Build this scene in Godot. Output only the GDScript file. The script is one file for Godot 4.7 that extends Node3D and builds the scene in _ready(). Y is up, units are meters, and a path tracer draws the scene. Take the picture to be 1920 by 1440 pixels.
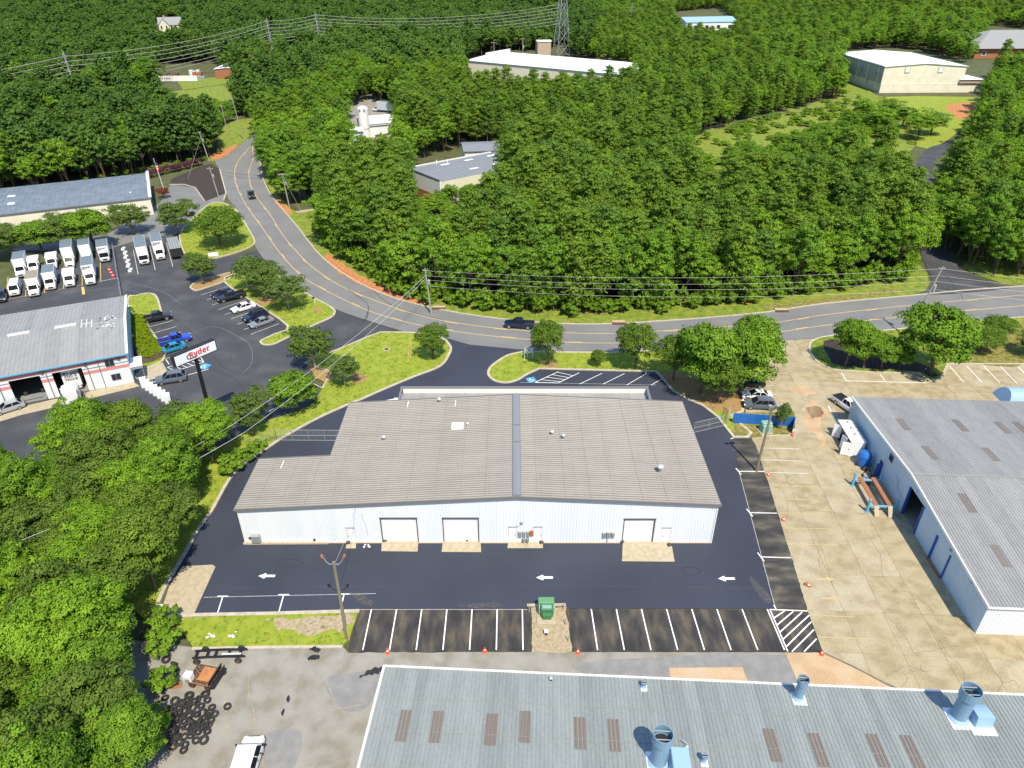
extends Node3D
# Aerial view of an industrial park: a white metal building on fresh asphalt, a truck rental yard, workshops, a curving road and pine woods.

var M := {}
var taken := {}
var rng := RandomNumberGenerator.new()
const ROT_SHOP := 3.0          # the two blue workshops are turned by this many degrees
const ROT_YARD := 25.0         # the buildings of the truck yard

func _ready() -> void:
	rng.seed = 7
	setup_view()
	make_materials()
	build_ground()
	build_main_building()
	build_shops()
	build_yard_buildings()
	build_far_buildings()
	build_vehicles()
	build_street_things()
	build_lot_things()
	build_trees()
	build_ground_cover()

func setup_view() -> void:
	var cam := Camera3D.new(); cam.name = "camera"
	cam.fov = 56.5; cam.near = 0.5; cam.far = 6000.0
	add_child(cam)
	cam.position = Vector3(0, 61, 0); cam.rotation_degrees = Vector3(-31.3, 0, 0)
	cam.current = true
	var sm := ProceduralSkyMaterial.new()
	sm.sky_top_color = Color(0.42, 0.56, 0.76); sm.sky_horizon_color = Color(0.82, 0.87, 0.92); sm.sky_curve = 0.2
	sm.ground_horizon_color = Color(0.55, 0.58, 0.58); sm.ground_bottom_color = Color(0.12, 0.14, 0.1)
	sm.sky_energy_multiplier = 1.0
	var sky := Sky.new(); sky.sky_material = sm
	var e := Environment.new()
	e.background_mode = Environment.BG_SKY; e.sky = sky; e.background_energy_multiplier = 1.15
	e.tonemap_mode = Environment.TONE_MAPPER_LINEAR; e.tonemap_exposure = 1.4
	e.sdfgi_enabled = true; e.ssao_enabled = true; e.ssil_enabled = true
	var we := WorldEnvironment.new(); we.name = "world"; we.environment = e
	add_child(we)
	var sun := DirectionalLight3D.new(); sun.name = "sun"
	sun.light_energy = 1.5; sun.light_color = Color(1.0, 0.95, 0.86); sun.light_angular_distance = 0.5; sun.shadow_enabled = true
	add_child(sun)
	sun.look_at_from_position(Vector3(17.7, 83.9, 51.5), Vector3.ZERO)

# ---------------------------------------------------------------- helpers
func V(a: Array) -> PackedVector2Array:
	var o := PackedVector2Array()
	for i in range(0, a.size(), 2): o.append(Vector2(a[i], a[i + 1]))
	return o

func numbered(n: String) -> String:
	var k: int = taken.get(n, 0)
	taken[n] = k + 1
	return n if k == 0 else "%s_%03d" % [n, k]

func mb() -> SurfaceTool:
	var st := SurfaceTool.new()
	st.begin(Mesh.PRIMITIVE_TRIANGLES)
	st.set_smooth_group(-1)
	return st

func done(st: SurfaceTool) -> ArrayMesh:
	st.generate_normals()
	return st.commit()

func obj(called: String, shape, m: Material, parent: Node = null) -> MeshInstance3D:
	var o := MeshInstance3D.new()
	o.mesh = done(shape) if shape is SurfaceTool else shape
	o.material_override = m
	if parent == null:
		o.name = numbered(called); add_child(o)
	else:
		o.name = called; parent.add_child(o, true)
	return o

func put(called: String, mesh: Mesh, m: Material, parent: Node, x: Transform3D) -> MeshInstance3D:
	var o := obj(called, mesh, m, parent)
	o.transform = x
	return o

func tag(o: Node, label: String, category: String, group := "") -> Node:
	o.set_meta("label", label); o.set_meta("category", category)
	if group: o.set_meta("group", group)
	return o

func setting(called: String, shape, m: Material) -> MeshInstance3D:
	var o := obj(called, shape, m)
	o.set_meta("kind", "structure")
	return o

func thing(called: String, label: String, category: String, at := Vector3.ZERO, turn := 0.0, group := "") -> Node3D:
	var o := Node3D.new(); o.name = numbered(called); add_child(o)
	o.position = at; o.rotation_degrees.y = turn
	tag(o, label, category, group)
	return o

func again(root: Node3D, at: Vector3, turn: float, label := "", group := "") -> Node3D:
	var base := String(root.name)
	var cut := base.rfind("_")
	if cut > 0 and base.substr(cut + 1).is_valid_int(): base = base.left(cut)
	var r: Node3D = root.duplicate()
	r.name = numbered(base); add_child(r)
	r.position = at; r.rotation_degrees.y = turn
	if label: r.set_meta("label", label)
	if group: r.set_meta("group", group)
	return r

# corners run counter-clockwise as seen from the front
func quad(st: SurfaceTool, a: Vector3, b: Vector3, c: Vector3, d: Vector3) -> void:
	for p in [a, c, b, a, d, c]: st.add_vertex(p)

func tri(st: SurfaceTool, a: Vector3, b: Vector3, c: Vector3) -> void:
	for p in [a, c, b]: st.add_vertex(p)

func hexa(st: SurfaceTool, p: Array) -> void:
	# p: bottom four corners counter-clockwise from above, then the top four
	quad(st, p[3], p[2], p[1], p[0]); quad(st, p[4], p[5], p[6], p[7])
	for i in 4:
		var j := (i + 1) % 4
		quad(st, p[i], p[j], p[4 + j], p[4 + i])

func box(st: SurfaceTool, c: Vector3, s: Vector3, b := Basis()) -> void:
	var h := s / 2
	var p := []
	for y in [-h.y, h.y]:
		for q in [[-1, 1], [1, 1], [1, -1], [-1, -1]]: p.append(c + b * Vector3(q[0] * h.x, y, q[1] * h.z))
	hexa(st, p)

# a box with its four upright edges and its top edges chamfered by r
func soft_box(st: SurfaceTool, c: Vector3, s: Vector3, r: float) -> void:
	var h := s / 2
	var rings := []
	for lv in [[-h.y, 0.0], [h.y - r, 0.0], [h.y, r]]:
		var ex: float = h.x - lv[1]
		var ez: float = h.z - lv[1]
		var ring := []
		for q in [[-ex + r, ez], [ex - r, ez], [ex, ez - r], [ex, -ez + r], [ex - r, -ez], [-ex + r, -ez], [-ex, -ez + r], [-ex, ez - r]]:
			ring.append(c + Vector3(q[0], lv[0], q[1]))
		rings.append(ring)
	loft(st, rings, true, true)

func loft(st: SurfaceTool, rings: Array, cap0 := true, cap1 := true) -> void:
	for k in rings.size() - 1:
		var a: Array = rings[k]
		var b: Array = rings[k + 1]
		var n := a.size()
		for i in n:
			var j := (i + 1) % n
			quad(st, a[i], a[j], b[j], b[i])
	for e in [[cap0, rings[0], true], [cap1, rings[-1], false]]:
		if not e[0]: continue
		var r: Array = e[1]
		for i in range(1, r.size() - 1):
			if e[2]: tri(st, r[0], r[i + 1], r[i])
			else: tri(st, r[0], r[i], r[i + 1])

func tube(st: SurfaceTool, pts: Array, rad, n := 6) -> void:
	var rings := []
	for i in pts.size():
		var d: Vector3 = (pts[mini(i + 1, pts.size() - 1)] - pts[maxi(i - 1, 0)]).normalized()
		var u := d.cross(Vector3.UP if absf(d.y) < 0.95 else Vector3.RIGHT).normalized()
		var w := u.cross(d)
		var r: float = rad[i] if rad is Array else rad
		var ring := []
		for k in n:
			var a := TAU * k / n
			ring.append(pts[i] + (u * cos(a) + w * sin(a)) * r)
		ring.reverse()
		rings.append(ring)
	loft(st, rings)

func lathe(st: SurfaceTool, prof: Array, n: int, x := Transform3D(), caps := true) -> void:
	var rings := []
	for p in prof:
		var ring := []
		for k in n:
			var a := -TAU * k / n
			ring.append(x * Vector3(cos(a) * p[0], p[1], sin(a) * p[0]))
		rings.append(ring)
	loft(st, rings, caps, caps)

func area2(p: PackedVector2Array) -> float:
	var s := 0.0
	for i in p.size():
		var q := p[(i + 1) % p.size()]
		s += p[i].x * q.y - q.x * p[i].y
	return s / 2

func sheet(st: SurfaceTool, p: PackedVector2Array, y: float) -> void:
	var ix := Geometry2D.triangulate_polygon(p)
	for t in range(0, ix.size(), 3):
		var a := p[ix[t]]; var b := p[ix[t + 1]]; var c := p[ix[t + 2]]
		var A := Vector3(a.x, y, a.y); var B := Vector3(b.x, y, b.y); var C := Vector3(c.x, y, c.y)
		if (b - a).cross(c - a) > 0: tri(st, A, C, B)
		else: tri(st, A, B, C)

func slab(st: SurfaceTool, p: PackedVector2Array, y0: float, y1: float) -> void:
	sheet(st, p, y1)
	var s := area2(p)
	for i in p.size():
		var a := p[i]; var b := p[(i + 1) % p.size()]
		if s < 0:
			var t := a; a = b; b = t
		quad(st, Vector3(b.x, y0, b.y), Vector3(a.x, y0, a.y), Vector3(a.x, y1, a.y), Vector3(b.x, y1, b.y))

func smooth(p: PackedVector2Array, n := 4, closed := false) -> PackedVector2Array:
	var o := PackedVector2Array()
	var c := p.size()
	for i in (c if closed else c - 1):
		var p0 := p[(i - 1 + c) % c] if closed or i > 0 else p[0]
		var p3 := p[(i + 2) % c] if closed or i + 2 < c else p[c - 1]
		for k in n: o.append(p[i].cubic_interpolate(p[(i + 1) % c], p0, p3, float(k) / n))
	if not closed: o.append(p[c - 1])
	return o

# a strip that follows a line: offsets a..b to its left (negative) or right
func strip(st: SurfaceTool, p: PackedVector2Array, a: float, b: float, y0: float, y1: float, closed := false, flat := false) -> void:
	var n := p.size()
	var L := []; var R := []
	for i in n:
		var d0 := (p[i] - p[i - 1 if i > 0 else (n - 1 if closed else 0)])
		var d1 := (p[(i + 1) % n if closed else mini(i + 1, n - 1)] - p[i])
		var d := (d0.normalized() + d1.normalized()).normalized()
		if d == Vector2.ZERO: d = Vector2.RIGHT
		var m := Vector2(-d.y, d.x)
		var k := 1.0 / maxf(0.5, m.dot(Vector2(-d1.y, d1.x).normalized()) if d1.length() > 0.001 else 1.0)
		L.append(p[i] + m * a * k); R.append(p[i] + m * b * k)
	for i in (n if closed else n - 1):
		var j := (i + 1) % n
		var l0 := Vector3(L[i].x, y1, L[i].y); var l1 := Vector3(L[j].x, y1, L[j].y)
		var r0 := Vector3(R[i].x, y1, R[i].y); var r1 := Vector3(R[j].x, y1, R[j].y)
		var dn := Vector3(0, y0 - y1, 0)
		quad(st, l0, r0, r1, l1)
		if flat: continue
		quad(st, l0 + dn, l0, l1, l1 + dn)
		quad(st, r0, r0 + dn, r1 + dn, r1)
	if not closed and not flat:
		for e in [[0, 1], [n - 1, -1]]:
			var l := Vector3(L[e[0]].x, y1, L[e[0]].y); var r := Vector3(R[e[0]].x, y1, R[e[0]].y)
			var dn := Vector3(0, y0 - y1, 0)
			if e[1] > 0: quad(st, l + dn, r + dn, r, l)
			else: quad(st, r + dn, l + dn, l, r)

func xf(x: Vector3, y: Vector3, z: Vector3, o: Vector3) -> Transform3D:
	return Transform3D(Basis(x, y, z), o)

# ribbed metal sheet: x 0..w, y from bottom b0/b1 to top t0/t1, ribs stand out along +z
# only: 0 the whole sheet, 1 the flat pans, 2 the ribs
func rib_panel(w: float, b0: float, b1: float, t0: float, t1: float, ribs: int, rh: float, rw: float, only := 0) -> ArrayMesh:
	var st := mb()
	var xs := [[0.0, 0.0]]
	for i in ribs:
		var c := w * (i + 0.5) / ribs
		xs += [[c - rw / 2, 0.0], [c - rw * 0.28, rh], [c + rw * 0.28, rh], [c + rw / 2, 0.0]]
	xs.append([w, 0.0])
	for i in xs.size() - 1:
		var p: Array = xs[i]
		var q: Array = xs[i + 1]
		if only and (p[1] + q[1] > 0.0) != (only == 2): continue
		var f0: float = p[0] / w
		var f1: float = q[0] / w
		quad(st, Vector3(p[0], lerpf(b0, b1, f0), p[1]), Vector3(q[0], lerpf(b0, b1, f1), q[1]), Vector3(q[0], lerpf(t0, t1, f1), q[1]), Vector3(p[0], lerpf(t0, t1, f0), p[1]))
	return done(st)

func text_mesh(t: String, size: float, depth := 0.02, font := "Droid Sans", bold := true) -> TextMesh:
	var tm := TextMesh.new()
	var sf := SystemFont.new()
	sf.font_names = PackedStringArray([font]); sf.font_weight = 700 if bold else 400
	tm.font = sf; tm.text = t; tm.font_size = 64; tm.pixel_size = size / 46.0; tm.depth = depth; tm.curve_step = 2.0
	return tm

# ---------------------------------------------------------------- materials
func lin(r: float, g: float, b: float) -> Color:
	return Color(r, g, b).linear_to_srgb()

func noise_tex(sd: int, freq: float, oct: int, cols: Array, pos: Array, size := 512, soft := 0.6) -> NoiseTexture2D:
	var n := FastNoiseLite.new()
	n.seed = sd; n.frequency = freq; n.noise_type = FastNoiseLite.TYPE_SIMPLEX_SMOOTH; n.fractal_octaves = oct
	var g := Gradient.new()
	g.offsets = PackedFloat32Array(pos)
	var cs := PackedColorArray()
	var mid: Array = cols[1]
	for c in cols: cs.append(lin(lerpf(mid[0], c[0], soft), lerpf(mid[1], c[1], soft), lerpf(mid[2], c[2], soft)))
	g.colors = cs
	var t := NoiseTexture2D.new()
	t.width = size; t.height = size; t.seamless = true; t.noise = n; t.color_ramp = g; t.generate_mipmaps = false
	return t

func plain(r: float, g: float, b: float, rough := 0.7, metal := 0.0) -> StandardMaterial3D:
	var m := StandardMaterial3D.new()
	m.albedo_color = lin(r, g, b); m.roughness = rough; m.metallic = metal
	return m

func mottled(tex: Texture2D, tile: Vector3, rough := 0.9, grain: Texture2D = null, grain_tile := 3.0, tint := Color(1, 1, 1)) -> StandardMaterial3D:
	var m := StandardMaterial3D.new()
	m.albedo_texture = tex; m.albedo_color = tint
	m.uv1_triplanar = true; m.uv1_world_triplanar = true
	m.uv1_scale = Vector3(1.0 / tile.x, 1.0 / tile.y, 1.0 / tile.z)
	m.roughness = rough
	if grain:
		m.detail_enabled = true; m.detail_albedo = grain; m.detail_blend_mode = BaseMaterial3D.BLEND_MODE_MUL
		m.detail_uv_layer = BaseMaterial3D.DETAIL_UV_2
		m.uv2_triplanar = true; m.uv2_world_triplanar = true
		m.uv2_scale = Vector3.ONE / grain_tile
	return m

func make_materials() -> void:
	var grit := noise_tex(3, 0.09, 4, [[0.6, 0.6, 0.6], [0.95, 0.95, 0.95], [1, 1, 1]], [0.2, 0.55, 0.8])
	var grit2 := noise_tex(5, 0.05, 5, [[0.55, 0.52, 0.45], [0.95, 0.95, 0.93], [1, 1, 1]], [0.15, 0.5, 0.9])
	M.grit = grit
	M.soil = mottled(noise_tex(11, 0.012, 5, [[0.05, 0.065, 0.022], [0.085, 0.1, 0.035], [0.13, 0.11, 0.055]], [0.2, 0.5, 0.85]), Vector3(40, 40, 40), 1.0, grit2, 6.0)
	M.road = mottled(noise_tex(12, 0.010, 5, [[0.165, 0.17, 0.172], [0.19, 0.193, 0.193], [0.215, 0.215, 0.212]], [0.2, 0.5, 0.85]), Vector3(45, 45, 45), 0.92, grit, 2.3)
	M.asphalt = mottled(noise_tex(13, 0.006, 5, [[0.028, 0.034, 0.053], [0.036, 0.044, 0.068], [0.048, 0.057, 0.082]], [0.2, 0.5, 0.9]), Vector3(55, 55, 55), 0.8, grit, 1.7)
	M.old_asphalt = mottled(noise_tex(14, 0.011, 6, [[0.04, 0.044, 0.054], [0.058, 0.062, 0.073], [0.11, 0.11, 0.11]], [0.2, 0.55, 0.95]), Vector3(42, 42, 42), 0.85, grit2, 5.0)
	M.stall_front = mottled(noise_tex(15, 0.008, 6, [[0.024, 0.023, 0.026], [0.052, 0.048, 0.045], [0.14, 0.115, 0.075]], [0.2, 0.5, 0.9], 1024, 0.8), Vector3(15, 15, 38), 0.9, grit, 1.5)
	M.stall_side = mottled(noise_tex(16, 0.008, 6, [[0.024, 0.023, 0.026], [0.06, 0.056, 0.05], [0.17, 0.15, 0.105]], [0.2, 0.5, 0.9], 1024, 0.8), Vector3(40, 40, 16), 0.9, grit, 1.5)
	M.concrete = mottled(noise_tex(17, 0.010, 6, [[0.27, 0.215, 0.125], [0.375, 0.318, 0.2], [0.43, 0.38, 0.265]], [0.2, 0.5, 0.8], 1024), Vector3(34, 34, 24), 0.9, grit2, 5.0)
	M.concrete_b = mottled(noise_tex(18, 0.012, 6, [[0.26, 0.2, 0.11], [0.36, 0.3, 0.185], [0.42, 0.37, 0.25]], [0.22, 0.5, 0.8], 1024), Vector3(27, 27, 19), 0.9, grit2, 4.0)
	M.concrete_c = mottled(noise_tex(19, 0.010, 6, [[0.3, 0.245, 0.155], [0.395, 0.342, 0.23], [0.45, 0.4, 0.29]], [0.2, 0.5, 0.8], 1024), Vector3(30, 30, 30), 0.9, grit2, 6.0)
	M.clay_concrete = mottled(noise_tex(20, 0.012, 5, [[0.42, 0.27, 0.15], [0.5, 0.36, 0.22], [0.52, 0.42, 0.3]], [0.2, 0.5, 0.8]), Vector3(22, 22, 22), 0.9, grit2, 4.0)
	M.apron = mottled(noise_tex(21, 0.02, 5, [[0.36, 0.3, 0.19], [0.44, 0.38, 0.265], [0.49, 0.44, 0.33]], [0.2, 0.5, 0.8]), Vector3(9, 9, 9), 0.9, grit, 1.3)
	M.kerb = mottled(noise_tex(22, 0.03, 5, [[0.36, 0.31, 0.23], [0.5, 0.45, 0.36], [0.58, 0.53, 0.44]], [0.2, 0.5, 0.8]), Vector3(14, 14, 14), 0.9, grit, 1.5)
	M.kerb_yellow = mottled(noise_tex(22, 0.03, 5, [[0.45, 0.3, 0.07], [0.6, 0.42, 0.12], [0.6, 0.5, 0.3]], [0.2, 0.5, 0.9]), Vector3(14, 14, 14), 0.9, grit, 1.5)
	M.yard = mottled(noise_tex(23, 0.008, 6, [[0.2, 0.178, 0.135], [0.285, 0.273, 0.245], [0.33, 0.322, 0.3]], [0.22, 0.5, 0.8], 1024), Vector3(26, 26, 26), 0.95, grit2, 2.5)
	M.yard_patch = mottled(noise_tex(24, 0.02, 5, [[0.2, 0.2, 0.195], [0.24, 0.24, 0.235], [0.28, 0.28, 0.27]], [0.2, 0.5, 0.8]), Vector3(16, 16, 16), 0.95, grit, 1.5)
	M.gravel = mottled(noise_tex(25, 0.03, 5, [[0.27, 0.2, 0.11], [0.38, 0.31, 0.2], [0.44, 0.4, 0.31]], [0.2, 0.5, 0.8]), Vector3(9, 9, 9), 1.0, grit2, 1.6)
	var blades := noise_tex(26, 0.12, 3, [[0.5, 0.55, 0.4], [1, 1, 1], [1, 1, 0.8]], [0.2, 0.55, 0.9])
	M.grass = mottled(noise_tex(27, 0.012, 6, [[0.11, 0.175, 0.018], [0.175, 0.235, 0.022], [0.25, 0.265, 0.035]], [0.2, 0.5, 0.85], 1024, 0.9), Vector3(30, 30, 30), 1.0, blades, 3.0)
	M.lawn = mottled(noise_tex(28, 0.012, 6, [[0.18, 0.25, 0.02], [0.24, 0.3, 0.024], [0.3, 0.325, 0.045]], [0.2, 0.5, 0.85], 1024, 0.9), Vector3(24, 24, 24), 1.0, blades, 2.6)
	M.dry_grass = mottled(noise_tex(29, 0.015, 6, [[0.11, 0.14, 0.02], [0.22, 0.2, 0.045], [0.3, 0.22, 0.1]], [0.25, 0.5, 0.8], 1024, 0.9), Vector3(16, 16, 16), 1.0, blades, 2.6)
	M.clay = mottled(noise_tex(30, 0.02, 5, [[0.35, 0.13, 0.045], [0.48, 0.2, 0.075], [0.55, 0.3, 0.13]], [0.2, 0.5, 0.85]), Vector3(12, 12, 12), 1.0, grit2, 2.0)
	M.mulch = mottled(noise_tex(31, 0.05, 4, [[0.025, 0.02, 0.018], [0.045, 0.036, 0.033], [0.07, 0.055, 0.05]], [0.2, 0.5, 0.85]), Vector3(9, 9, 9), 1.0, grit2, 1.5)
	M.straw = mottled(noise_tex(32, 0.05, 4, [[0.2, 0.13, 0.05], [0.34, 0.22, 0.09], [0.42, 0.3, 0.12]], [0.2, 0.5, 0.85]), Vector3(7, 7, 7), 1.0, grit2, 1.5)
	M.water = plain(0.03, 0.045, 0.03, 0.08)
	M.white_line = mottled(noise_tex(33, 0.03, 4, [[0.6, 0.6, 0.6], [0.78, 0.78, 0.77], [0.82, 0.82, 0.81]], [0.15, 0.4, 0.8]), Vector3(5, 5, 5), 0.7)
	M.worn_line = mottled(noise_tex(34, 0.03, 4, [[0.28, 0.28, 0.28], [0.55, 0.55, 0.54], [0.68, 0.68, 0.67]], [0.2, 0.5, 0.8]), Vector3(5, 5, 5), 0.8)
	M.yellow_line = mottled(noise_tex(35, 0.03, 4, [[0.42, 0.29, 0.1], [0.62, 0.42, 0.12], [0.68, 0.5, 0.2]], [0.2, 0.5, 0.8]), Vector3(6, 6, 6), 0.8)
	M.faint_line = mottled(noise_tex(36, 0.04, 4, [[0.38, 0.32, 0.2], [0.44, 0.345, 0.18], [0.5, 0.4, 0.2]], [0.2, 0.55, 0.85]), Vector3(4, 4, 4), 0.85)
	M.sign_blue = plain(0.06, 0.3, 0.62, 0.6)
	M.scuff = mottled(noise_tex(37, 0.02, 5, [[0.035, 0.038, 0.05], [0.06, 0.06, 0.065], [0.2, 0.19, 0.16]], [0.3, 0.6, 0.95]), Vector3(6, 6, 2), 0.85)
	M.crack = plain(0.15, 0.125, 0.085, 1.0)
	M.tar = plain(0.02, 0.02, 0.024, 0.7)
	# roofs and walls
	var weather := noise_tex(40, 0.012, 5, [[0.82, 0.81, 0.79], [0.96, 0.95, 0.94], [1, 1, 1]], [0.2, 0.5, 0.8])
	M.roof = []
	for k in 5:
		var a := 0.92 + 0.04 * k
		var t := noise_tex(41 + k, 0.01, 6, [[0.15 * a, 0.139 * a, 0.121 * a], [0.18 * a, 0.169 * a, 0.15 * a], [0.2 * a, 0.19 * a, 0.172 * a]], [0.22, 0.5, 0.78])
		M.roof.append(mottled(t, Vector3(31 + 3 * k, 20, 6 + k), 0.55, weather, 3.0))
	M.roof_rib = mottled(noise_tex(46, 0.01, 5, [[0.29, 0.27, 0.235], [0.345, 0.327, 0.29], [0.38, 0.363, 0.33]], [0.2, 0.5, 0.8]), Vector3(29, 20, 9), 0.5, weather, 3.0)
	M.blue_roof = []
	for k in 4:
		var a := 0.94 + 0.045 * k
		var t := noise_tex(50 + k, 0.01, 5, [[0.215 * a, 0.24 * a, 0.236 * a], [0.24 * a, 0.268 * a, 0.264 * a], [0.262 * a, 0.29 * a, 0.285 * a]], [0.22, 0.5, 0.78])
		M.blue_roof.append(mottled(t, Vector3(5 + k, 20, 23 + 3 * k), 0.5, weather, 3.3))
	M.grey_roof = []
	for k in 3:
		var a := 0.93 + 0.06 * k
		var t := noise_tex(54 + k, 0.01, 5, [[0.25 * a, 0.256 * a, 0.254 * a], [0.285 * a, 0.29 * a, 0.287 * a], [0.31 * a, 0.315 * a, 0.31 * a]], [0.22, 0.5, 0.78])
		M.grey_roof.append(mottled(t, Vector3(9, 20, 17 + 2 * k), 0.5, weather, 3.3))
	M.slate_roof = mottled(noise_tex(57, 0.01, 5, [[0.12, 0.15, 0.19], [0.16, 0.2, 0.245], [0.2, 0.24, 0.28]], [0.2, 0.5, 0.8]), Vector3(20, 20, 20), 0.6, weather, 3.0)
	M.white_wall = [plain(0.69, 0.74, 0.78, 0.5), plain(0.71, 0.755, 0.79, 0.5), plain(0.675, 0.73, 0.775, 0.5)]
	M.blue_wall = [plain(0.42, 0.55, 0.64, 0.55), plain(0.44, 0.565, 0.65, 0.55), plain(0.41, 0.54, 0.635, 0.55)]
	M.cream = mottled(noise_tex(58, 0.01, 4, [[0.62, 0.59, 0.47], [0.7, 0.67, 0.55], [0.74, 0.71, 0.6]], [0.2, 0.5, 0.8]), Vector3(20, 20, 20), 0.8)
	M.cream_dark = plain(0.5, 0.5, 0.43, 0.8)
	M.white = plain(0.76, 0.77, 0.78, 0.5)
	M.door_white = mottled(noise_tex(59, 0.01, 4, [[0.6, 0.68, 0.76], [0.74, 0.76, 0.77], [0.78, 0.77, 0.72]], [0.25, 0.5, 0.75]), Vector3(60, 7, 7), 0.5)
	M.trim_white = plain(0.74, 0.74, 0.72, 0.5)
	M.trim_dark = plain(0.17, 0.165, 0.16, 0.5)
	M.trim_grey = plain(0.2, 0.215, 0.235, 0.5)
	M.frame_dark = plain(0.06, 0.06, 0.065, 0.5)
	M.footing = mottled(noise_tex(60, 0.03, 4, [[0.35, 0.24, 0.16], [0.46, 0.36, 0.27], [0.5, 0.43, 0.34]], [0.2, 0.5, 0.8]), Vector3(6, 6, 6), 0.9)
	M.steel = plain(0.42, 0.43, 0.44, 0.4, 0.7)
	M.galv = plain(0.4, 0.43, 0.44, 0.5, 0.5)
	M.bright = plain(0.62, 0.63, 0.63, 0.35, 0.5)
	M.dark = plain(0.02, 0.02, 0.023, 0.6)
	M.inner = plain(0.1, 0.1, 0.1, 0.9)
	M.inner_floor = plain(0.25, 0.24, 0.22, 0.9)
	M.glass = plain(0.012, 0.016, 0.022, 0.06)
	M.pane = plain(0.03, 0.04, 0.05, 0.1)
	M.pale_pane = plain(0.3, 0.4, 0.42, 0.2)
	M.rubber = mottled(noise_tex(61, 0.05, 4, [[0.015, 0.015, 0.016], [0.026, 0.026, 0.027], [0.06, 0.056, 0.05]], [0.2, 0.55, 0.95]), Vector3(2, 2, 2), 0.85)
	M.skylight = mottled(noise_tex(62, 0.06, 4, [[0.1, 0.085, 0.07], [0.17, 0.145, 0.125], [0.26, 0.22, 0.19]], [0.2, 0.5, 0.85]), Vector3(2, 2, 6), 0.7)
	M.red_stripe = plain(0.6, 0.24, 0.22, 0.6)
	M.brick_red = mottled(noise_tex(63, 0.08, 3, [[0.24, 0.09, 0.05], [0.33, 0.13, 0.07], [0.4, 0.2, 0.12]], [0.2, 0.5, 0.8]), Vector3(5, 5, 5), 0.9)
	M.stack_blue = plain(0.16, 0.28, 0.4, 0.4)
	M.hood_blue = plain(0.27, 0.42, 0.6, 0.45)
	M.deep_blue = plain(0.02, 0.09, 0.36, 0.4)
	M.panel_blue = mottled(noise_tex(64, 0.03, 4, [[0.01, 0.09, 0.3], [0.015, 0.13, 0.45], [0.05, 0.2, 0.5]], [0.2, 0.5, 0.85]), Vector3(3, 3, 3), 0.45)
	M.lift_blue = plain(0.12, 0.36, 0.52, 0.45)
	M.rust = mottled(noise_tex(65, 0.05, 5, [[0.12, 0.05, 0.025], [0.33, 0.125, 0.05], [0.46, 0.25, 0.14]], [0.2, 0.5, 0.8]), Vector3(3, 3, 3), 0.9)
	M.rust_dark = mottled(noise_tex(66, 0.03, 5, [[0.025, 0.02, 0.018], [0.07, 0.05, 0.035], [0.4, 0.16, 0.05]], [0.3, 0.52, 0.78], 512, 0.9), Vector3(3.4, 3.4, 3.4), 0.85)
	M.cabinet_green = plain(0.045, 0.17, 0.07, 0.45)
	M.cabinet_light = plain(0.11, 0.27, 0.13, 0.45)
	M.cabinet_pale = plain(0.22, 0.38, 0.32, 0.5)
	M.orange = plain(0.75, 0.1, 0.03, 0.5)
	M.red = plain(0.6, 0.02, 0.03, 0.45)
	M.sign_white = plain(0.72, 0.76, 0.8, 0.5)
	M.black = plain(0.012, 0.012, 0.016, 0.5)
	M.wood_pole = mottled(noise_tex(67, 0.04, 4, [[0.13, 0.12, 0.075], [0.2, 0.185, 0.125], [0.26, 0.24, 0.18]], [0.2, 0.5, 0.8]), Vector3(1, 6, 1), 0.9)
	M.grey_pole = mottled(noise_tex(67, 0.04, 4, [[0.22, 0.2, 0.17], [0.32, 0.3, 0.27], [0.4, 0.38, 0.35]], [0.2, 0.5, 0.8]), Vector3(1, 6, 1), 0.9)
	M.wire = plain(0.5, 0.51, 0.52, 0.5)
	M.wire_dark = plain(0.05, 0.05, 0.05, 0.5)
	M.chrome = plain(0.55, 0.56, 0.58, 0.2, 0.9)
	M.lamp_red = plain(0.4, 0.015, 0.015, 0.25)
	M.lamp_clear = plain(0.6, 0.62, 0.65, 0.15)
	M.tan_roof = plain(0.26, 0.22, 0.165, 0.7)
	M.truck_white = plain(0.74, 0.75, 0.77, 0.3)
	M.box_side = plain(0.5, 0.56, 0.6, 0.5)
	M.truck_roof = plain(0.14, 0.18, 0.21, 0.6)
	M.bark = mottled(noise_tex(70, 0.05, 4, [[0.06, 0.045, 0.03], [0.12, 0.09, 0.065], [0.17, 0.14, 0.11]], [0.2, 0.5, 0.8]), Vector3(1.5, 5, 1.5), 1.0)
	M.pale_bark = mottled(noise_tex(71, 0.05, 4, [[0.2, 0.17, 0.13], [0.3, 0.26, 0.2], [0.38, 0.33, 0.27]], [0.2, 0.5, 0.8]), Vector3(1.5, 5, 1.5), 1.0)
	var lf := StandardMaterial3D.new()
	lf.vertex_color_use_as_albedo = true; lf.roughness = 0.8; lf.metallic_specular = 0.15; lf.backlight_enabled = true; lf.backlight = Color(0.7, 0.75, 0.3)
	M.leaf = lf
	var bl := StandardMaterial3D.new()
	bl.vertex_color_use_as_albedo = true; bl.roughness = 0.9; bl.metallic_specular = 0.1
	M.blade = bl
	for m in [M.glass, M.pane]: m.metallic_specular = 0.08


# ---------------------------------------------------------------- ground
var lawns := []      # [polygon, height]: where blades of grass grow

func line_on(parent: Node, a: Vector2, b: Vector2, w: float, y: float, m: Material, called := "stall_line") -> void:
	var st := mb()
	strip(st, PackedVector2Array([a, b]), -w / 2, w / 2, y - 0.01, y)
	obj(called, st, m, parent)

func lawn(called: String, p: PackedVector2Array, y: float, m: Material, grow := true) -> MeshInstance3D:
	var st := mb()
	slab(st, p, -0.12, y)
	if grow: lawns.append([p, y])
	return setting(called, st, m)

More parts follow.
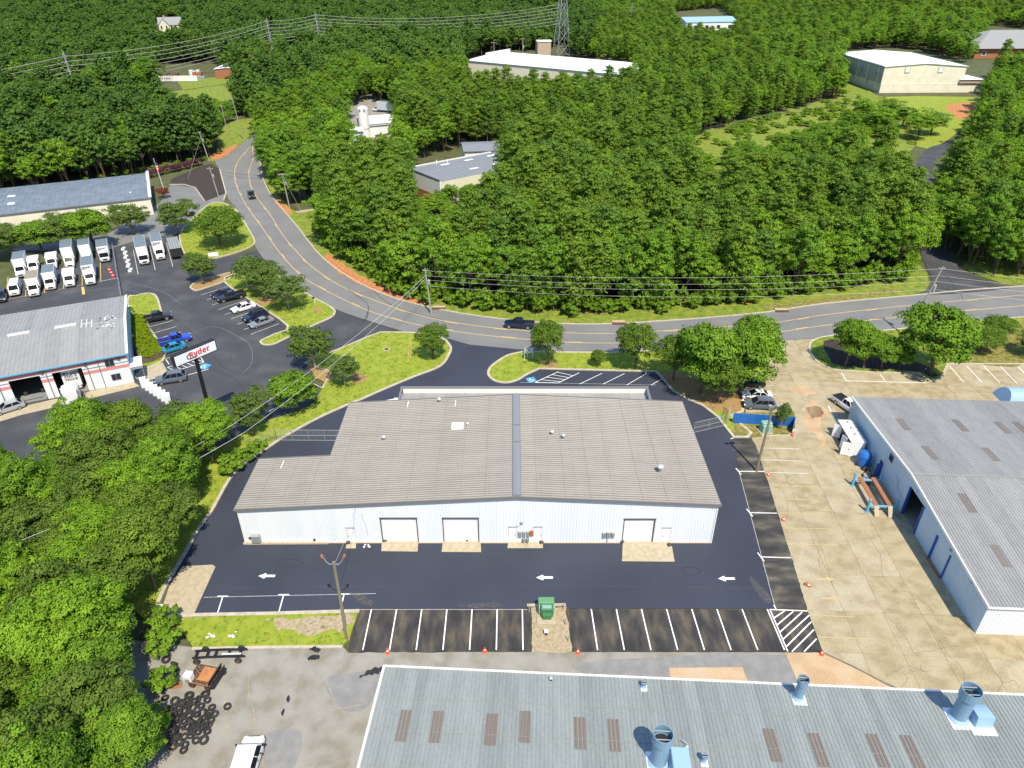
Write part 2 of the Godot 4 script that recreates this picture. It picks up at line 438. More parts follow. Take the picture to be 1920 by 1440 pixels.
func kerb(p: PackedVector2Array, parent: Node, closed := false, w := 0.42, h := 0.15, m: Material = null) -> void:
	var st := mb()
	strip(st, p, -w / 2, w / 2, -0.1, h, closed)
	obj("kerb", st, m if m else M.kerb, parent)

func patch(parent: Node, called: String, p: PackedVector2Array, y: float, m: Material, grow := 0.0) -> void:
	var st := mb()
	var q := p
	if grow > 0:
		q = PackedVector2Array()
		var s := smooth(p, 5, true)
		for v in s: q.append(v + Vector2(rng.randf_range(-grow, grow), rng.randf_range(-grow, grow)))
	sheet(st, q, y)
	obj(called, st, m, parent)

func arrow_mesh(len_: float, w: float) -> ArrayMesh:
	var st := mb()
	var p := PackedVector2Array([Vector2(-len_ / 2, 0), Vector2(-len_ * 0.1, w / 2), Vector2(-len_ * 0.04, w * 0.2), Vector2(len_ / 2, w * 0.2), Vector2(len_ / 2, -w * 0.2), Vector2(-len_ * 0.04, -w * 0.2), Vector2(-len_ * 0.1, -w / 2)])
	slab(st, p, -0.004, 0.004)
	return done(st)

func build_ground() -> void:
	var st := mb()
	sheet(st, V([-3500, 200, 3500, 200, 3500, -5500, -3500, -5500]), -0.12)
	setting("ground", st, M.soil)
	# ---- the road
	var far_edge := smooth(V([-109.41, -313.07, -96.46, -276.75, -85.73, -246.54, -77.22, -222.23, -69.13, -203.82, -61.33, -189.21, -54.42, -176.27, -50.46, -168.44, -44.72, -157.71, -39.28, -149.59, -32.44, -141.41, -25.82, -135.22, -19.87, -131.34, -14.26, -128.59, -8.33, -126.18, 0, -123.83, 9.65, -122.23, 19.4, -122.23, 29.18, -123.49, 36.82, -124.64, 50.34, -127.38, 63.04, -131.34, 82.41, -135.22, 93.59, -137.64, 108.49, -140.13, 138.65, -145.63]), 3)
	var near_edge := smooth(V([-116.24, -297.38, -108.25, -271.56, -101.43, -247.98, -94.79, -234.17, -89.01, -220.44, -82.9, -205.91, -76.58, -193.88, -70.73, -182.55, -65.42, -172.28, -60.64, -161.86, -54.62, -151.16, -48.15, -142.7, -42.63, -136.56, -38.96, -132.61, -34.92, -128.84, -27.71, -123.83, -21.54, -119.99, -15.72, -116.97, -7.71, -114.06, 1.24, -112.24, 8.43, -111.45, 17.22, -111.25, 26.66, -112.24, 36.52, -113.65, 46.19, -115.08, 56.41, -116.76, 70.62, -119.77, 90.35, -124.3, 99.65, -125.7, 127.04, -130.33]), 3)
	st = mb()
	var ring := far_edge.duplicate()
	var back := near_edge.duplicate(); back.reverse()
	ring.append_array(back)
	sheet(st, ring, 0.0)
	var road := setting("road", st, M.road)
	var y_far := smooth(V([-95.52, -269.87, -88.39, -248.71, -84.86, -232.86, -79.19, -216.36, -71.58, -200.24, -65.66, -189.21, -57.41, -172.28, -51.2, -161.16, -45.01, -151.16, -36.62, -140.7, -28.26, -133.39, -17.67, -125.94, -8.12, -122, 1.5, -119.77, 10.53, -118.68, 19.24, -118.47, 28.47, -119.55, 48.9, -122.68, 61.2, -126.42, 80.31, -130.83, 105.81, -135.76, 135.34, -141.26]), 4)
	var y_near := smooth(V([-94.74, -264.9, -92.6, -246.54, -89.51, -232.86, -83.55, -216.36, -76.12, -200.24, -70.42, -189.21, -64.04, -177.5, -57.17, -164.37, -51.1, -153.73, -44.91, -144.44, -36.98, -136.02, -27.87, -127.86, -18.82, -122.46, -7.94, -118.47, 3.51, -115.91, 10.27, -114.88, 18.77, -114.67, 27.73, -115.5, 47.21, -118.47, 59.46, -121.78, 77.97, -125.94, 102.64, -130.58, 131.16, -135.76]), 4)
	for e in [[y_far, 0.22], [y_near, -0.22]]:
		st = mb(); strip(st, e[0], -0.075, 0.075, -0.006, 0.004)
		obj("centre_line", st, M.yellow_line, road)
		var line: PackedVector2Array = e[0]
		var run := 0.0
		for i in line.size() - 1:
			run += line[i].distance_to(line[i + 1])
			if run > 9.0 and i % 2 == 0:
				run = 0.0
				var d := (line[i + 1] - line[i]).normalized()
				var m := Vector2(-d.y, d.x) * float(e[1])
				line_on(road, line[i] + m, line[i] + d * 2.6 + m, 0.15, 0.004, M.yellow_line, "dash")
	# cracks sealed with tar
	for c in [V([-34.87, -139.3, -31.6, -134.96, -28.91, -130.83, -28.36, -126.42, -28.61, -123.14]), V([-28.44, -128.11, -28.15, -126.42, -28.16, -124.06]), V([94.84, -146.53, 94.58, -142.7, 93.35, -139.3, 93.3, -137.1, 92.14, -133.91]), V([-29.01, -137.92, -23.45, -130.08, -13.36, -124.06])]:
		st = mb(); strip(st, smooth(c, 4), -0.06, 0.06, -0.006, 0.004)
		obj("sealed_crack", st, M.tar, road)
	# side road on the far side
	st = mb()
	sheet(st, smooth(V([86.19, -135.76, 89.76, -141.55, 92.01, -147.44, 95.4, -157.71, 102.85, -176.27, 113.09, -198.74, 123.82, -220.44, 137.81, -246.54, 149.39, -263.28, 157.57, -269.87, 168.1, -276.75, 159.18, -260.09, 149.93, -253.91, 141.45, -242.99, 126.01, -214.65, 114.29, -189.21, 105.89, -168.44, 100.47, -151.16, 101.18, -145.93, 103.83, -141.26, 104.44, -139.02]), 3, true), 0.004)
	var side := setting("side_road", st, M.old_asphalt)
	# kerbs of the road
	st = mb(); strip(st, far_edge, -0.32, 0.0, -0.1, 0.14)
	var fk := setting("road_kerb", st, M.kerb)
	# ---- verge across the road, clay banks and lawns
	lawn("verge", V([-99.4, -287.68, -83.19, -246.54, -74.72, -220.44, -67.27, -204.86, -60.87, -192.93, -57.72, -189.21, -52.8, -192.93, -43.54, -176.27, -32.87, -161.16, -18.58, -145.03, -6.66, -137.1, 4.36, -133.91, 20.65, -133.39, 37.3, -134.96, 54.68, -137.92, 73.37, -142.7, 87.65, -148.66, 92.24, -152.76, 91.54, -147.44, 89.08, -141.55, 86.49, -137.92, 82.79, -136.02, 63.23, -131.84, 50.49, -127.86, 36.9, -125, 29.27, -123.95, 19.46, -122.68, 9.68, -122.68, 0, -124.3, -8.35, -126.54, -14.3, -129.09, -19.93, -131.84, -25.9, -135.76, -32.4, -141.83, -39.11, -149.9, -44.55, -158.05, -50.29, -168.82, -54.25, -176.68, -61.16, -189.67, -68.97, -204.34, -77.07, -222.83, -85.36, -246.54]), 0.05, M.grass)
	lawn("verge", V([101.19, -151.16, 101.86, -146.53, 104.56, -142.12, 109, -140.98, 139.33, -146.53, 158.87, -172.28, 122.07, -166.57, 109.98, -161.16]), 0.05, M.grass)
	lawn("verge", V([-103.99, -246.54, -102.48, -250.92, -108.44, -271.56, -116.66, -297.38, -116.11, -313.07, -109.32, -316.39, -100.02, -283.03, -99.28, -268.19, -99.07, -261.68, -99.68, -252.41, -100.52, -244.4]), 0.05, M.grass)
	var clay := setting("clay_bank", blob(V([-43.57, -157.03, -42.13, -158.39, -37.21, -151.16, -31.1, -143.57, -24.55, -137.92, -24.68, -134.96, -29.01, -137.92, -34.5, -143.27, -39.09, -148.66]), 0.056, 0.35), M.clay)
	patch(clay, "bare_soil", V([-25.11, -137.92, -19.63, -133.91, -17.18, -131.34, -20.47, -131.84, -24.06, -134.43]), 0.06, M.clay, 0.3)
	patch(clay, "bare_soil", V([-68.36, -203.82, -63.25, -196.29, -59.69, -190.13, -60.36, -188.3, -65.04, -195.8]), 0.06, M.clay, 0.3)
	patch(clay, "bare_soil", V([46.34, -133.91, 48.82, -134.96, 48.84, -132.36, 46.72, -131.34]), 0.06, M.clay, 0.3)
	patch(clay, "bare_soil", V([-104.84, -253.91, -102.47, -263.28, -100.8, -269.87, -98.86, -255.43, -100.38, -246.54]), 0.06, M.clay, 0.4)
	patch(clay, "bare_soil", V([10.55, -128.35, 17.99, -128.84, 23.42, -129.83, 19.87, -126.9, 12.51, -126.42]), 0.06, M.dry_grass, 0.3)
	patch(clay, "bare_soil", V([51.4, -130.83, 63.24, -133.91, 75.77, -137.64, 82.11, -139.3, 77.27, -136.02, 64.83, -132.36, 51.84, -128.84]), 0.06, M.dry_grass, 0.4)
	# ---- fresh black asphalt round the main building
	st = mb()
	sheet(st, V([-11.95, -116.54, -7.71, -114.06, 1.24, -112.24, 2.08, -110.86, -2.03, -107.8, -3.8, -104.86, -3.84, -103.08, -2.91, -101.35, -1.14, -100.67, 0.71, -101.35, 3.33, -104.14, 4.72, -105.4, 24.35, -104.32, 26.05, -98.17, 27.79, -95.76, 29.82, -93.9, 31.48, -90.46, 32.15, -86.79, 32.2, -85.17, 31, -77.3, 30.09, -68.96, 29.28, -61.23, 28.48, -53.51, 2.14, -53.51, -16.75, -53.51, -16.79, -53.07, -35.93, -52.5, -38.36, -56.62, -38.79, -58.87, -38.64, -62.1, -38.6, -66.03, -38.18, -69.26, -38.14, -73.68, -37.92, -76.6, -37.19, -79.08, -35.44, -81.92, -33.12, -85.71, -29.62, -90.17, -25.89, -93.9, -23.58, -95.92, -20.77, -98.66, -16.47, -102.56, -12.33, -106.13, -11.09, -110.28, -10.99, -112.84]), 0.008)
	var lot := setting("asphalt_lot", st, M.asphalt)
	for a in [Vector2(-27.95, -58.22), Vector2(3.7, -57.97), Vector2(24.33, -57.81)]:
		var ar := obj("painted_arrow", arrow_mesh(1.9, 0.85), M.white_line, lot)
		ar.position = Vector3(a.x, 0.014, a.y)
	var ar2 := obj("painted_arrow", arrow_mesh(2.4, 0.9), M.white_line, lot)
	var p2 := Vector2(-18.78, -95.6)
	ar2.position = Vector3(p2.x, 0.014, p2.y); ar2.rotation_degrees.y = 200
	# joints between the paver's passes
	for c in [V([-34.27, -56.39, -15.55, -56.7, 8.38, -56.78, 28.61, -56.39]), V([-30.24, -59.7, -9.89, -59.87, 8.67, -60.03, 27.16, -59.7])]:
		st = mb(); strip(st, c, -0.02, 0.02, 0.0, 0.0105); obj("paving_joint", st, M.old_asphalt, lot)
	# rear bays with their tee marks
	for t in [[Vector2(-31.68, -52.93), Vector2(-31.91, -55.23)], [Vector2(-25.12, -53.07), Vector2(-25.26, -55.46)], [Vector2(-18.54, -53.22), Vector2(-18.6, -55.54)], [Vector2(-38.03, -52.86), Vector2(-38.11, -54.03)]]:
		line_on(lot, t[0], t[1], 0.13, 0.014, M.white_line)
		line_on(lot, t[1] + Vector2(-0.6, 0), t[1] + Vector2(0.6, 0), 0.13, 0.015, M.white_line)
	line_on(lot, Vector2(-33.97, -55.08), Vector2(-15.07, -55.61), 0.05, 0.013, M.worn_line, "chalk_line")
	for s in [[V([-26.7, -54.93, -25.31, -55.23, -23.39, -54.62, -21.53, -54.18, -20.15, -53.73, -20.42, -53.36, -22.04, -53.88, -24.19, -54.33, -26.2, -54.62])], [V([-18.07, -55.84, -16.51, -55.38, -15.18, -54.47, -15.66, -53.88, -17.1, -54.78])], [V([27.04, -58.22, 27.67, -57.25, 28.4, -55.69, 28.33, -54.33, 27.53, -54.78, 27.04, -56.31])], [V([-5.81, -53.95, -3.21, -54.33, -0.87, -54.1, -1.74, -53.73, -4.34, -53.66])], [V([30.45, -72.7, 30.55, -70.59, 30.31, -68.06, 29.86, -68.86, 29.94, -70.59])]]:
		patch(lot, "dusty_scuff", s[0], 0.0125, M.scuff, 0.12)
	# front stalls: lines, hatch and the accessible bay
	var row_a := [Vector2(11.13, -100.33), Vector2(14.98, -100.33), Vector2(18.79, -99.99), Vector2(22.81, -99.99)]
	var row_b := [Vector2(15.18, -103.79), Vector2(18.94, -103.7), Vector2(22.62, -103.7), Vector2(25.89, -102.9)]
	for i in 4: line_on(lot, row_a[i], row_b[i], 0.11, 0.014, M.white_line)
	var ha := [Vector2(3.78, -100.84), Vector2(7.84, -104.32), Vector2(11.33, -103.96), Vector2(7.64, -100.67)]
	for e in [[0, 1], [2, 3], [0, 3]]: line_on(lot, ha[e[0]], ha[e[1]], 0.12, 0.014, M.white_line)
	for k in 4:
		var f := 0.16 + 0.24 * k
		line_on(lot, (ha[3] as Vector2).lerp(ha[2], f * 0.8), (ha[0] as Vector2).lerp(ha[1], minf(f + 0.08, 1)), 0.11, 0.0145, M.white_line, "hatch_line")
	wheelchair_mark(lot, Vector2(3.19, -101.69), 1.5, 20.0, 0.014)
	line_on(lot, Vector2(1.32, -100.84), Vector2(23.6, -99.99), 0.05, 0.013, M.worn_line, "chalk_line")
	for s in [V([-27.32, -60.29, -26.65, -60.8, -25.4, -60.8, -24.42, -60.37, -24.71, -59.78, -26.21, -59.62]), V([19.68, -59.37, 20.72, -59.62, 21.76, -59.03, 20.7, -58.38, 19.79, -58.71])]:
		st = mb(); strip(st, smooth(s, 4, true), -0.05, 0.05, 0.0, 0.0125, true)
		obj("tyre_mark", st, M.tar, lot)
	# ---- older sealed strips with stalls
	st = mb(); slab(st, ragged(V([-16.69, -53.47, 2.08, -53.47, 1.95, -47.94, -16.69, -47.87]), 0.1), -0.05, 0.03)
	var bays := setting("sealed_bays", st, M.stall_front)
	var x0 := Vector2(-15.2, -53.4)
	for i in 7: line_on(bays, Vector2(x0.x + 2.72 * i - 0.04 * 0, -53.36), Vector2(x0.x + 2.72 * i, -48.13), 0.13, 0.036, M.white_line)
	line_on(bays, Vector2(-16.44, -53.36), Vector2(1.96, -53.36), 0.04, 0.035, M.worn_line, "chalk_line")
	st = mb(); slab(st, ragged(V([5.83, -53.47, 31.9, -53.36, 31.45, -47.94, 6.29, -47.94]), 0.1), -0.05, 0.03)
	bays = setting("sealed_bays", st, M.stall_front)
	for i in 8: line_on(bays, Vector2(8.57, -53.4) + Vector2(2.72 * i, 0), Vector2(8.72, -48.13) + Vector2(2.72 * i, 0), 0.13, 0.036, M.white_line)
	var hz := [Vector2(27.89, -53.36), Vector2(31.88, -53.15), Vector2(28.03, -47.94)]
	line_on(bays, hz[0], hz[1], 0.13, 0.0365, M.white_line); line_on(bays, hz[0], hz[2], 0.13, 0.036, M.white_line)
	for e in [[Vector2(27.88, -52.14), Vector2(29.4, -53.15)], [Vector2(28.01, -51.29), Vector2(30.3, -53.07)], [Vector2(27.98, -50.33), Vector2(31.25, -53)], [Vector2(28.03, -49.45), Vector2(31.84, -52.57)], [Vector2(28.06, -48.52), Vector2(31.77, -51.71)], [Vector2(28.46, -47.94), Vector2(31.67, -50.67)], [Vector2(29.71, -47.94), Vector2(31.53, -49.52)]]:
		line_on(bays, e[0], e[1], 0.13, 0.0355, M.white_line, "hatch_line")
	st = mb(); slab(st, ragged(V([32.15, -85.3, 35, -85.44, 35.02, -82.3, 34.5, -77.3, 33.5, -67.57, 32.75, -60.54, 31.92, -53.44, 28.49, -53.55, 29.28, -61.23, 30.09, -68.96, 31, -77.3]), 0.1), -0.05, 0.022)
	var side_bays := setting("sealed_bays", st, M.stall_side)
	for e in [[Vector2(31, -77.3), Vector2(34.57, -77.3)], [Vector2(30.14, -68.91), Vector2(33.56, -68.81)], [Vector2(29.26, -61.19), Vector2(32.73, -61.06)]]:
		line_on(side_bays, e[0], e[1], 0.13, 0.028, M.white_line)
		line_on(side_bays, e[0] + Vector2(-0.2, -0.7), e[0] + Vector2(0.15, 0.7), 0.14, 0.029, M.white_line)
	line_on(side_bays, Vector2(28.5, -53.95), Vector2(28.57, -53.44), 0.14, 0.029, M.white_line)
	line_on(side_bays, Vector2(31.89, -84.9), Vector2(32.43, -85.17), 0.14, 0.029, M.white_line)
	line_on(side_bays, Vector2(31.01, -77.07), Vector2(28.55, -53.73), 0.05, 0.027, M.worn_line, "chalk_line")
	# ---- grey yard in front, with patches
	st = mb(); sheet(st, V([-39.15, -49.38, -32.35, -48.46, -17.37, -48.59, -16.7, -47.94, 31.58, -47.87, 42.09, -41.49, 57.61, -38.83, 47.34, -25.29, -32.22, -25.29]), -0.004)
	var yard := setting("yard_paving", st, M.yard)
	patch(yard, "paving_patch", V([-18.28, -44.83, -13.72, -45.68, -12.89, -45.43, -13.58, -41.77, -16.03, -41.49]), 0.0, M.yard_patch, 0.05)
	patch(yard, "paving_patch", V([-22.25, -39.09, -19.21, -39.19, -19.07, -35.86, -21.33, -35.62]), 0.0, M.yard_patch, 0.05)
	patch(yard, "paving_patch", V([-25.92, -45.86, -21.27, -46.29, -19.57, -45.86, -20.62, -43.76, -25.08, -43.18, -27.2, -44.95]), 0.001, M.yard_patch, 0.5)
	patch(yard, "paving_patch", V([7.49, -46.79, 28.07, -47.55, 27.32, -43.76, 15.06, -44.35, 8.37, -44.95]), 0.0, M.yard_patch, 0.2)
	patch(yard, "tar_spill", V([-15.07, -44.95, -14.25, -45.68, -13.26, -46.11, -12.69, -45.86, -13.35, -45.31, -14.17, -45.19]), 0.006, M.tar, 0.15)
	patch(yard, "oil_stain", V([-21.5, -42.61, -21.35, -43.01, -21.14, -42.61, -21.22, -42.16]), 0.006, M.tar, 0.03)
	patch(yard, "oil_stain", V([-21.58, -41.05, -21.48, -41.6, -21.3, -41.33, -21.37, -40.84]), 0.006, M.tar, 0.03)
	patch(yard, "concrete_pad", V([15.58, -46.04, 22.92, -46.11, 23.02, -44.23, 15.57, -43.76]), 0.003, M.clay_concrete)
	for c in [V([-26.01, -46.17, -25.52, -43.76, -24.3, -41.49, -23.65, -39.87]), V([-18.31, -44.95, -17.03, -42.61, -16.46, -41.6, -13.64, -42.16]), V([-29.69, -46.79, -27.64, -43.18, -25.9, -38.83])]:
		st = mb(); strip(st, smooth(c, 4), -0.03, 0.03, -0.01, 0.003)
		obj("paving_crack", st, M.gravel, yard)
	# gravel gap round the green cabinet
	st = mb(); slab(st, ragged(V([2.08, -53.66, 5.84, -53.66, 6.12, -47.87, 1.95, -47.81]), 0.12), -0.05, 0.024)
	var gap := setting("gravel_bed", st, M.gravel)
	st = mb(); strip(st, V([1.62, -53.88, 5.86, -53.95]), -0.16, 0.16, -0.05, 0.16)
	obj("kerb", st, M.apron, gap)
	# ---- concrete aprons at the doors, and the corner slab
	for a in [[V([-15.7, -63.84, -11.3, -63.84, -11.19, -62.06, -15.5, -62.14])], [V([-8.32, -64.03, -3.8, -64.03, -3.66, -61.97, -8.34, -62.01])], [V([-0.39, -63.89, 3.73, -63.89, 3.69, -62.63, -0.57, -62.63])], [V([13.39, -63.84, 19.17, -63.8, 18.96, -60.42, 12.82, -60.5])], [V([-19.88, -63.8, -18.78, -63.8, -18.62, -62.59, -19.83, -62.59])]]:
		st = mb(); slab(st, a[0], -0.05, 0.05)
		setting("concrete_apron", st, M.apron)
	st = mb(); slab(st, V([-37.79, -52.71, -38.43, -56.78, -38.14, -59.7, -34.78, -59.95, -34.29, -59.62, -34.16, -52.78]), -0.05, 0.03)
	setting("corner_slab", st, M.apron)
	st = mb(); strip(st, V([-37.61, -52.28, -34.02, -52.57, -25.22, -52.78, -16.45, -53.11]), -0.22, 0.22, -0.1, 0.14)
	setting("lot_kerb", st, M.kerb)
	st = mb(); strip(st, V([-32.65, -48.26, -25.08, -48.43, -17.31, -48.52]), -0.16, 0.16, -0.1, 0.12)
	setting("lot_kerb", st, M.kerb)
	var strip_lawn := lawn("grass_strip", V([-36.36, -52, -31.94, -52.35, -25.15, -52.57, -16.58, -52.89, -16.61, -52.14, -16.84, -49.52, -17.35, -48.72, -25.13, -48.59, -32.62, -48.46, -34.17, -50.06]), 0.1, M.lawn)
	patch(strip_lawn, "dead_grass", V([-25.93, -52.28, -22.83, -52.42, -18.29, -52.57, -16.96, -52.14, -17.36, -50.74, -18.95, -50.33, -22.26, -50.19, -24.68, -50.88]), 0.106, M.gravel, 0.5)
	patch(strip_lawn, "dead_grass", V([-35.76, -51.93, -33, -52.14, -32.76, -50.74, -33.9, -50.06]), 0.106, M.dry_grass, 0.4)
	patch(strip_lawn, "dead_grass", V([-24.36, -49.72, -21.64, -49.92, -21.92, -48.85, -23.84, -48.85]), 0.106, M.dry_grass, 0.4)
	# ---- grass wedge between the main building and the truck yard
	var wedge_kerb := smooth(V([-24.65, -118.79, -18.36, -118.57, -14.28, -117.39, -12.16, -115.5, -10.99, -112.84, -11.09, -110.28, -12.33, -106.13, -16.47, -102.56, -20.77, -98.66, -23.58, -95.92, -25.89, -93.9, -29.62, -90.17, -33.12, -85.71, -35.44, -81.92, -37.19, -79.08, -37.92, -76.6, -38.14, -73.68, -38.18, -69.26, -38.6, -66.03, -38.64, -62.1, -38.79, -58.87, -38.88, -57.01, -38.65, -54.33]), 4)
	var wl := wedge_kerb.duplicate()
	wl.append_array(V([-39.26, -52.14, -55.58, -64.25, -48.34, -77.77, -41.33, -82.94, -40.02, -85.98, -36.8, -89.74, -32.95, -92.08, -31.09, -94.67, -30.8, -98.99, -30.44, -104.14, -35.71, -107.24, -33.7, -109.7, -30.85, -112.24, -25.61, -117.39]))
	var wedge := lawn("grass_wedge", wl, 0.11, M.lawn)
	kerb(wedge_kerb, wedge)
	kerb(V([-24.63, -118.68, -26.52, -116.97, -30.85, -112.24, -33.7, -109.7, -35.71, -107.24, -30.44, -104.14, -30.8, -98.99]), wedge, false, 0.3)
	for s in [V([-35.39, -107.05, -30.66, -104.32, -28.75, -103.79, -30.67, -100.33, -33.69, -103.79]), V([-37.83, -83.98, -36.1, -85.98, -35.11, -88.04, -33.7, -88.74, -34.14, -85.98, -35.97, -82.94, -37.6, -82.05]), V([-22.1, -116.97, -19.7, -117.39, -17.83, -116.54, -18.46, -115.29, -20.95, -115.71]), V([-26.95, -103.79, -24.1, -102.9, -24.6, -100.67, -26.89, -101.18])]:
		patch(wedge, "pine_straw", s, 0.116, M.straw, 0.35)
	# ---- island between the main lot and the road
	var isle := smooth(V([2.08, -111.25, -0.47, -110.08, -2.04, -108.36, -3.47, -106.13, -3.97, -104.32, -3.84, -102.9, -2.91, -101.35, -1.14, -100.67, 0.71, -101.35, 2.23, -103.08, 3.33, -104.14]), 4)
	isle.append_array(V([4.63, -105.31, 9.61, -105.04, 24.35, -104.32, 25.36, -101.01, 26.05, -98.17, 27.79, -95.76, 29.82, -93.9, 31.48, -90.46, 32.15, -86.79, 32.47, -85.3, 34.5, -85.3, 35.27, -86.38, 33.46, -90.9, 35.58, -92.08, 37.29, -97.03, 39.1, -101.01, 43.67, -105.58, 46.26, -114.67, 36.43, -113.24, 26.59, -111.84, 17.17, -110.86, 8.41, -111.06]))
	var island := lawn("grass_island", isle, 0.12, M.lawn)
	kerb(isle, island, true)
	patch(island, "pine_straw", V([25.15, -103.79, 29.64, -103.79, 36.8, -100.33, 35.91, -92.38, 31.37, -92.38, 28.06, -96.24, 26.13, -99.49]), 0.126, M.straw, 0.4)
	patch(island, "pine_straw", V([4.6, -107.05, 7.37, -107.42, 8.23, -106.31, 6.37, -105.58]), 0.126, M.straw, 0.2)
	var isle2 := V([32.43, -85.17, 34.11, -91.49, 43.49, -92.08, 42.29, -88.04, 40.72, -85.71, 36.61, -85.57])
	island = lawn("grass_island", isle2, 0.13, M.dry_grass)
	kerb(V([36.61, -85.57, 40.72, -85.71, 42.05, -87.35]), island, false, 0.25)
	# ---- island beside the concrete drive
	var isle3 := smooth(V([70.57, -119.66, 63.48, -118.47, 59.1, -117.39, 56.29, -116.44, 54.36, -114.88, 53.37, -113.04, 52.83, -110.86, 52.92, -107.24, 54.67, -104.86]), 4)
	isle3.append_array(V([59.62, -104.14, 68.36, -103.61, 69.03, -101.35, 70.18, -101.35, 71.59, -102.21, 72.95, -104.14, 74.99, -106.86, 88.12, -106.86, 109.09, -106.68, 126.66, -129.83, 99.36, -125.23, 90.09, -123.83]))
	island = lawn("grass_island", isle3, 0.12, M.grass)
	kerb(isle3, island, true, 0.36)
	patch(island, "pine_straw", V([56.84, -115.29, 62.19, -115.29, 66.65, -112.24, 70.96, -105.58, 70.7, -102.38, 66.89, -104.68, 58.22, -105.58, 55.29, -107.42]), 0.126, M.mulch, 0.3)
	patch(island, "pine_straw", V([79.25, -107.42, 83.4, -113.24, 91.89, -119.55, 97.25, -121.78, 88.46, -107.42]), 0.126, M.dry_grass, 0.4)
	build_concrete_lot()
	build_yard_ground()

func blob(p: PackedVector2Array, y: float, grow: float) -> SurfaceTool:
	var st := mb()
	var q := PackedVector2Array()
	for v in smooth(p, 5, true): q.append(v + Vector2(rng.randf_range(-grow, grow), rng.randf_range(-grow, grow)))
	sheet(st, q, y)
	return st

func ragged(p: PackedVector2Array, amount: float) -> PackedVector2Array:
	var o := PackedVector2Array()
	for i in p.size():
		var a := p[i]
		var b := p[(i + 1) % p.size()]
		var n := maxi(1, int(a.distance_to(b) / 0.7))
		for k in n: o.append(a.lerp(b, float(k) / n) + Vector2(rng.randf_range(-amount, amount), rng.randf_range(-amount, amount)))
	return o

func wheelchair_mark(parent: Node, at: Vector2, s: float, turn: float, y: float) -> void:
	var st := mb()
	slab(st, PackedVector2Array([Vector2(-s / 2, -s / 2), Vector2(s / 2, -s / 2), Vector2(s / 2, s / 2), Vector2(-s / 2, s / 2)]), -0.004, 0.0)
	var o := obj("accessible_mark", st, M.sign_blue, parent)
	o.position = Vector3(at.x, y, at.y); o.rotation_degrees.y = turn
	st = mb()
	var u := s / 1.5
	var c := PackedVector2Array()
	for k in 9: c.append(Vector2(-0.05, 0.18) * u + Vector2(cos(0.6 + k * 0.5), sin(0.6 + k * 0.5)) * 0.34 * u)
	strip(st, c, -0.05 * u, 0.05 * u, 0.0, 0.004)
	strip(st, PackedVector2Array([Vector2(-0.1, -0.35) * u, Vector2(-0.05, 0.05) * u, Vector2(0.25, 0.08) * u, Vector2(0.36, 0.42) * u]), -0.05 * u, 0.05 * u, 0.0, 0.005)
	var hd := PackedVector2Array()
	for k in 8: hd.append(Vector2(-0.12, -0.5) * u + Vector2(cos(k * TAU / 8), sin(k * TAU / 8)) * 0.1 * u)
	slab(st, hd, 0.0, 0.004)
	obj("wheelchair_symbol", st, M.white_line, o)

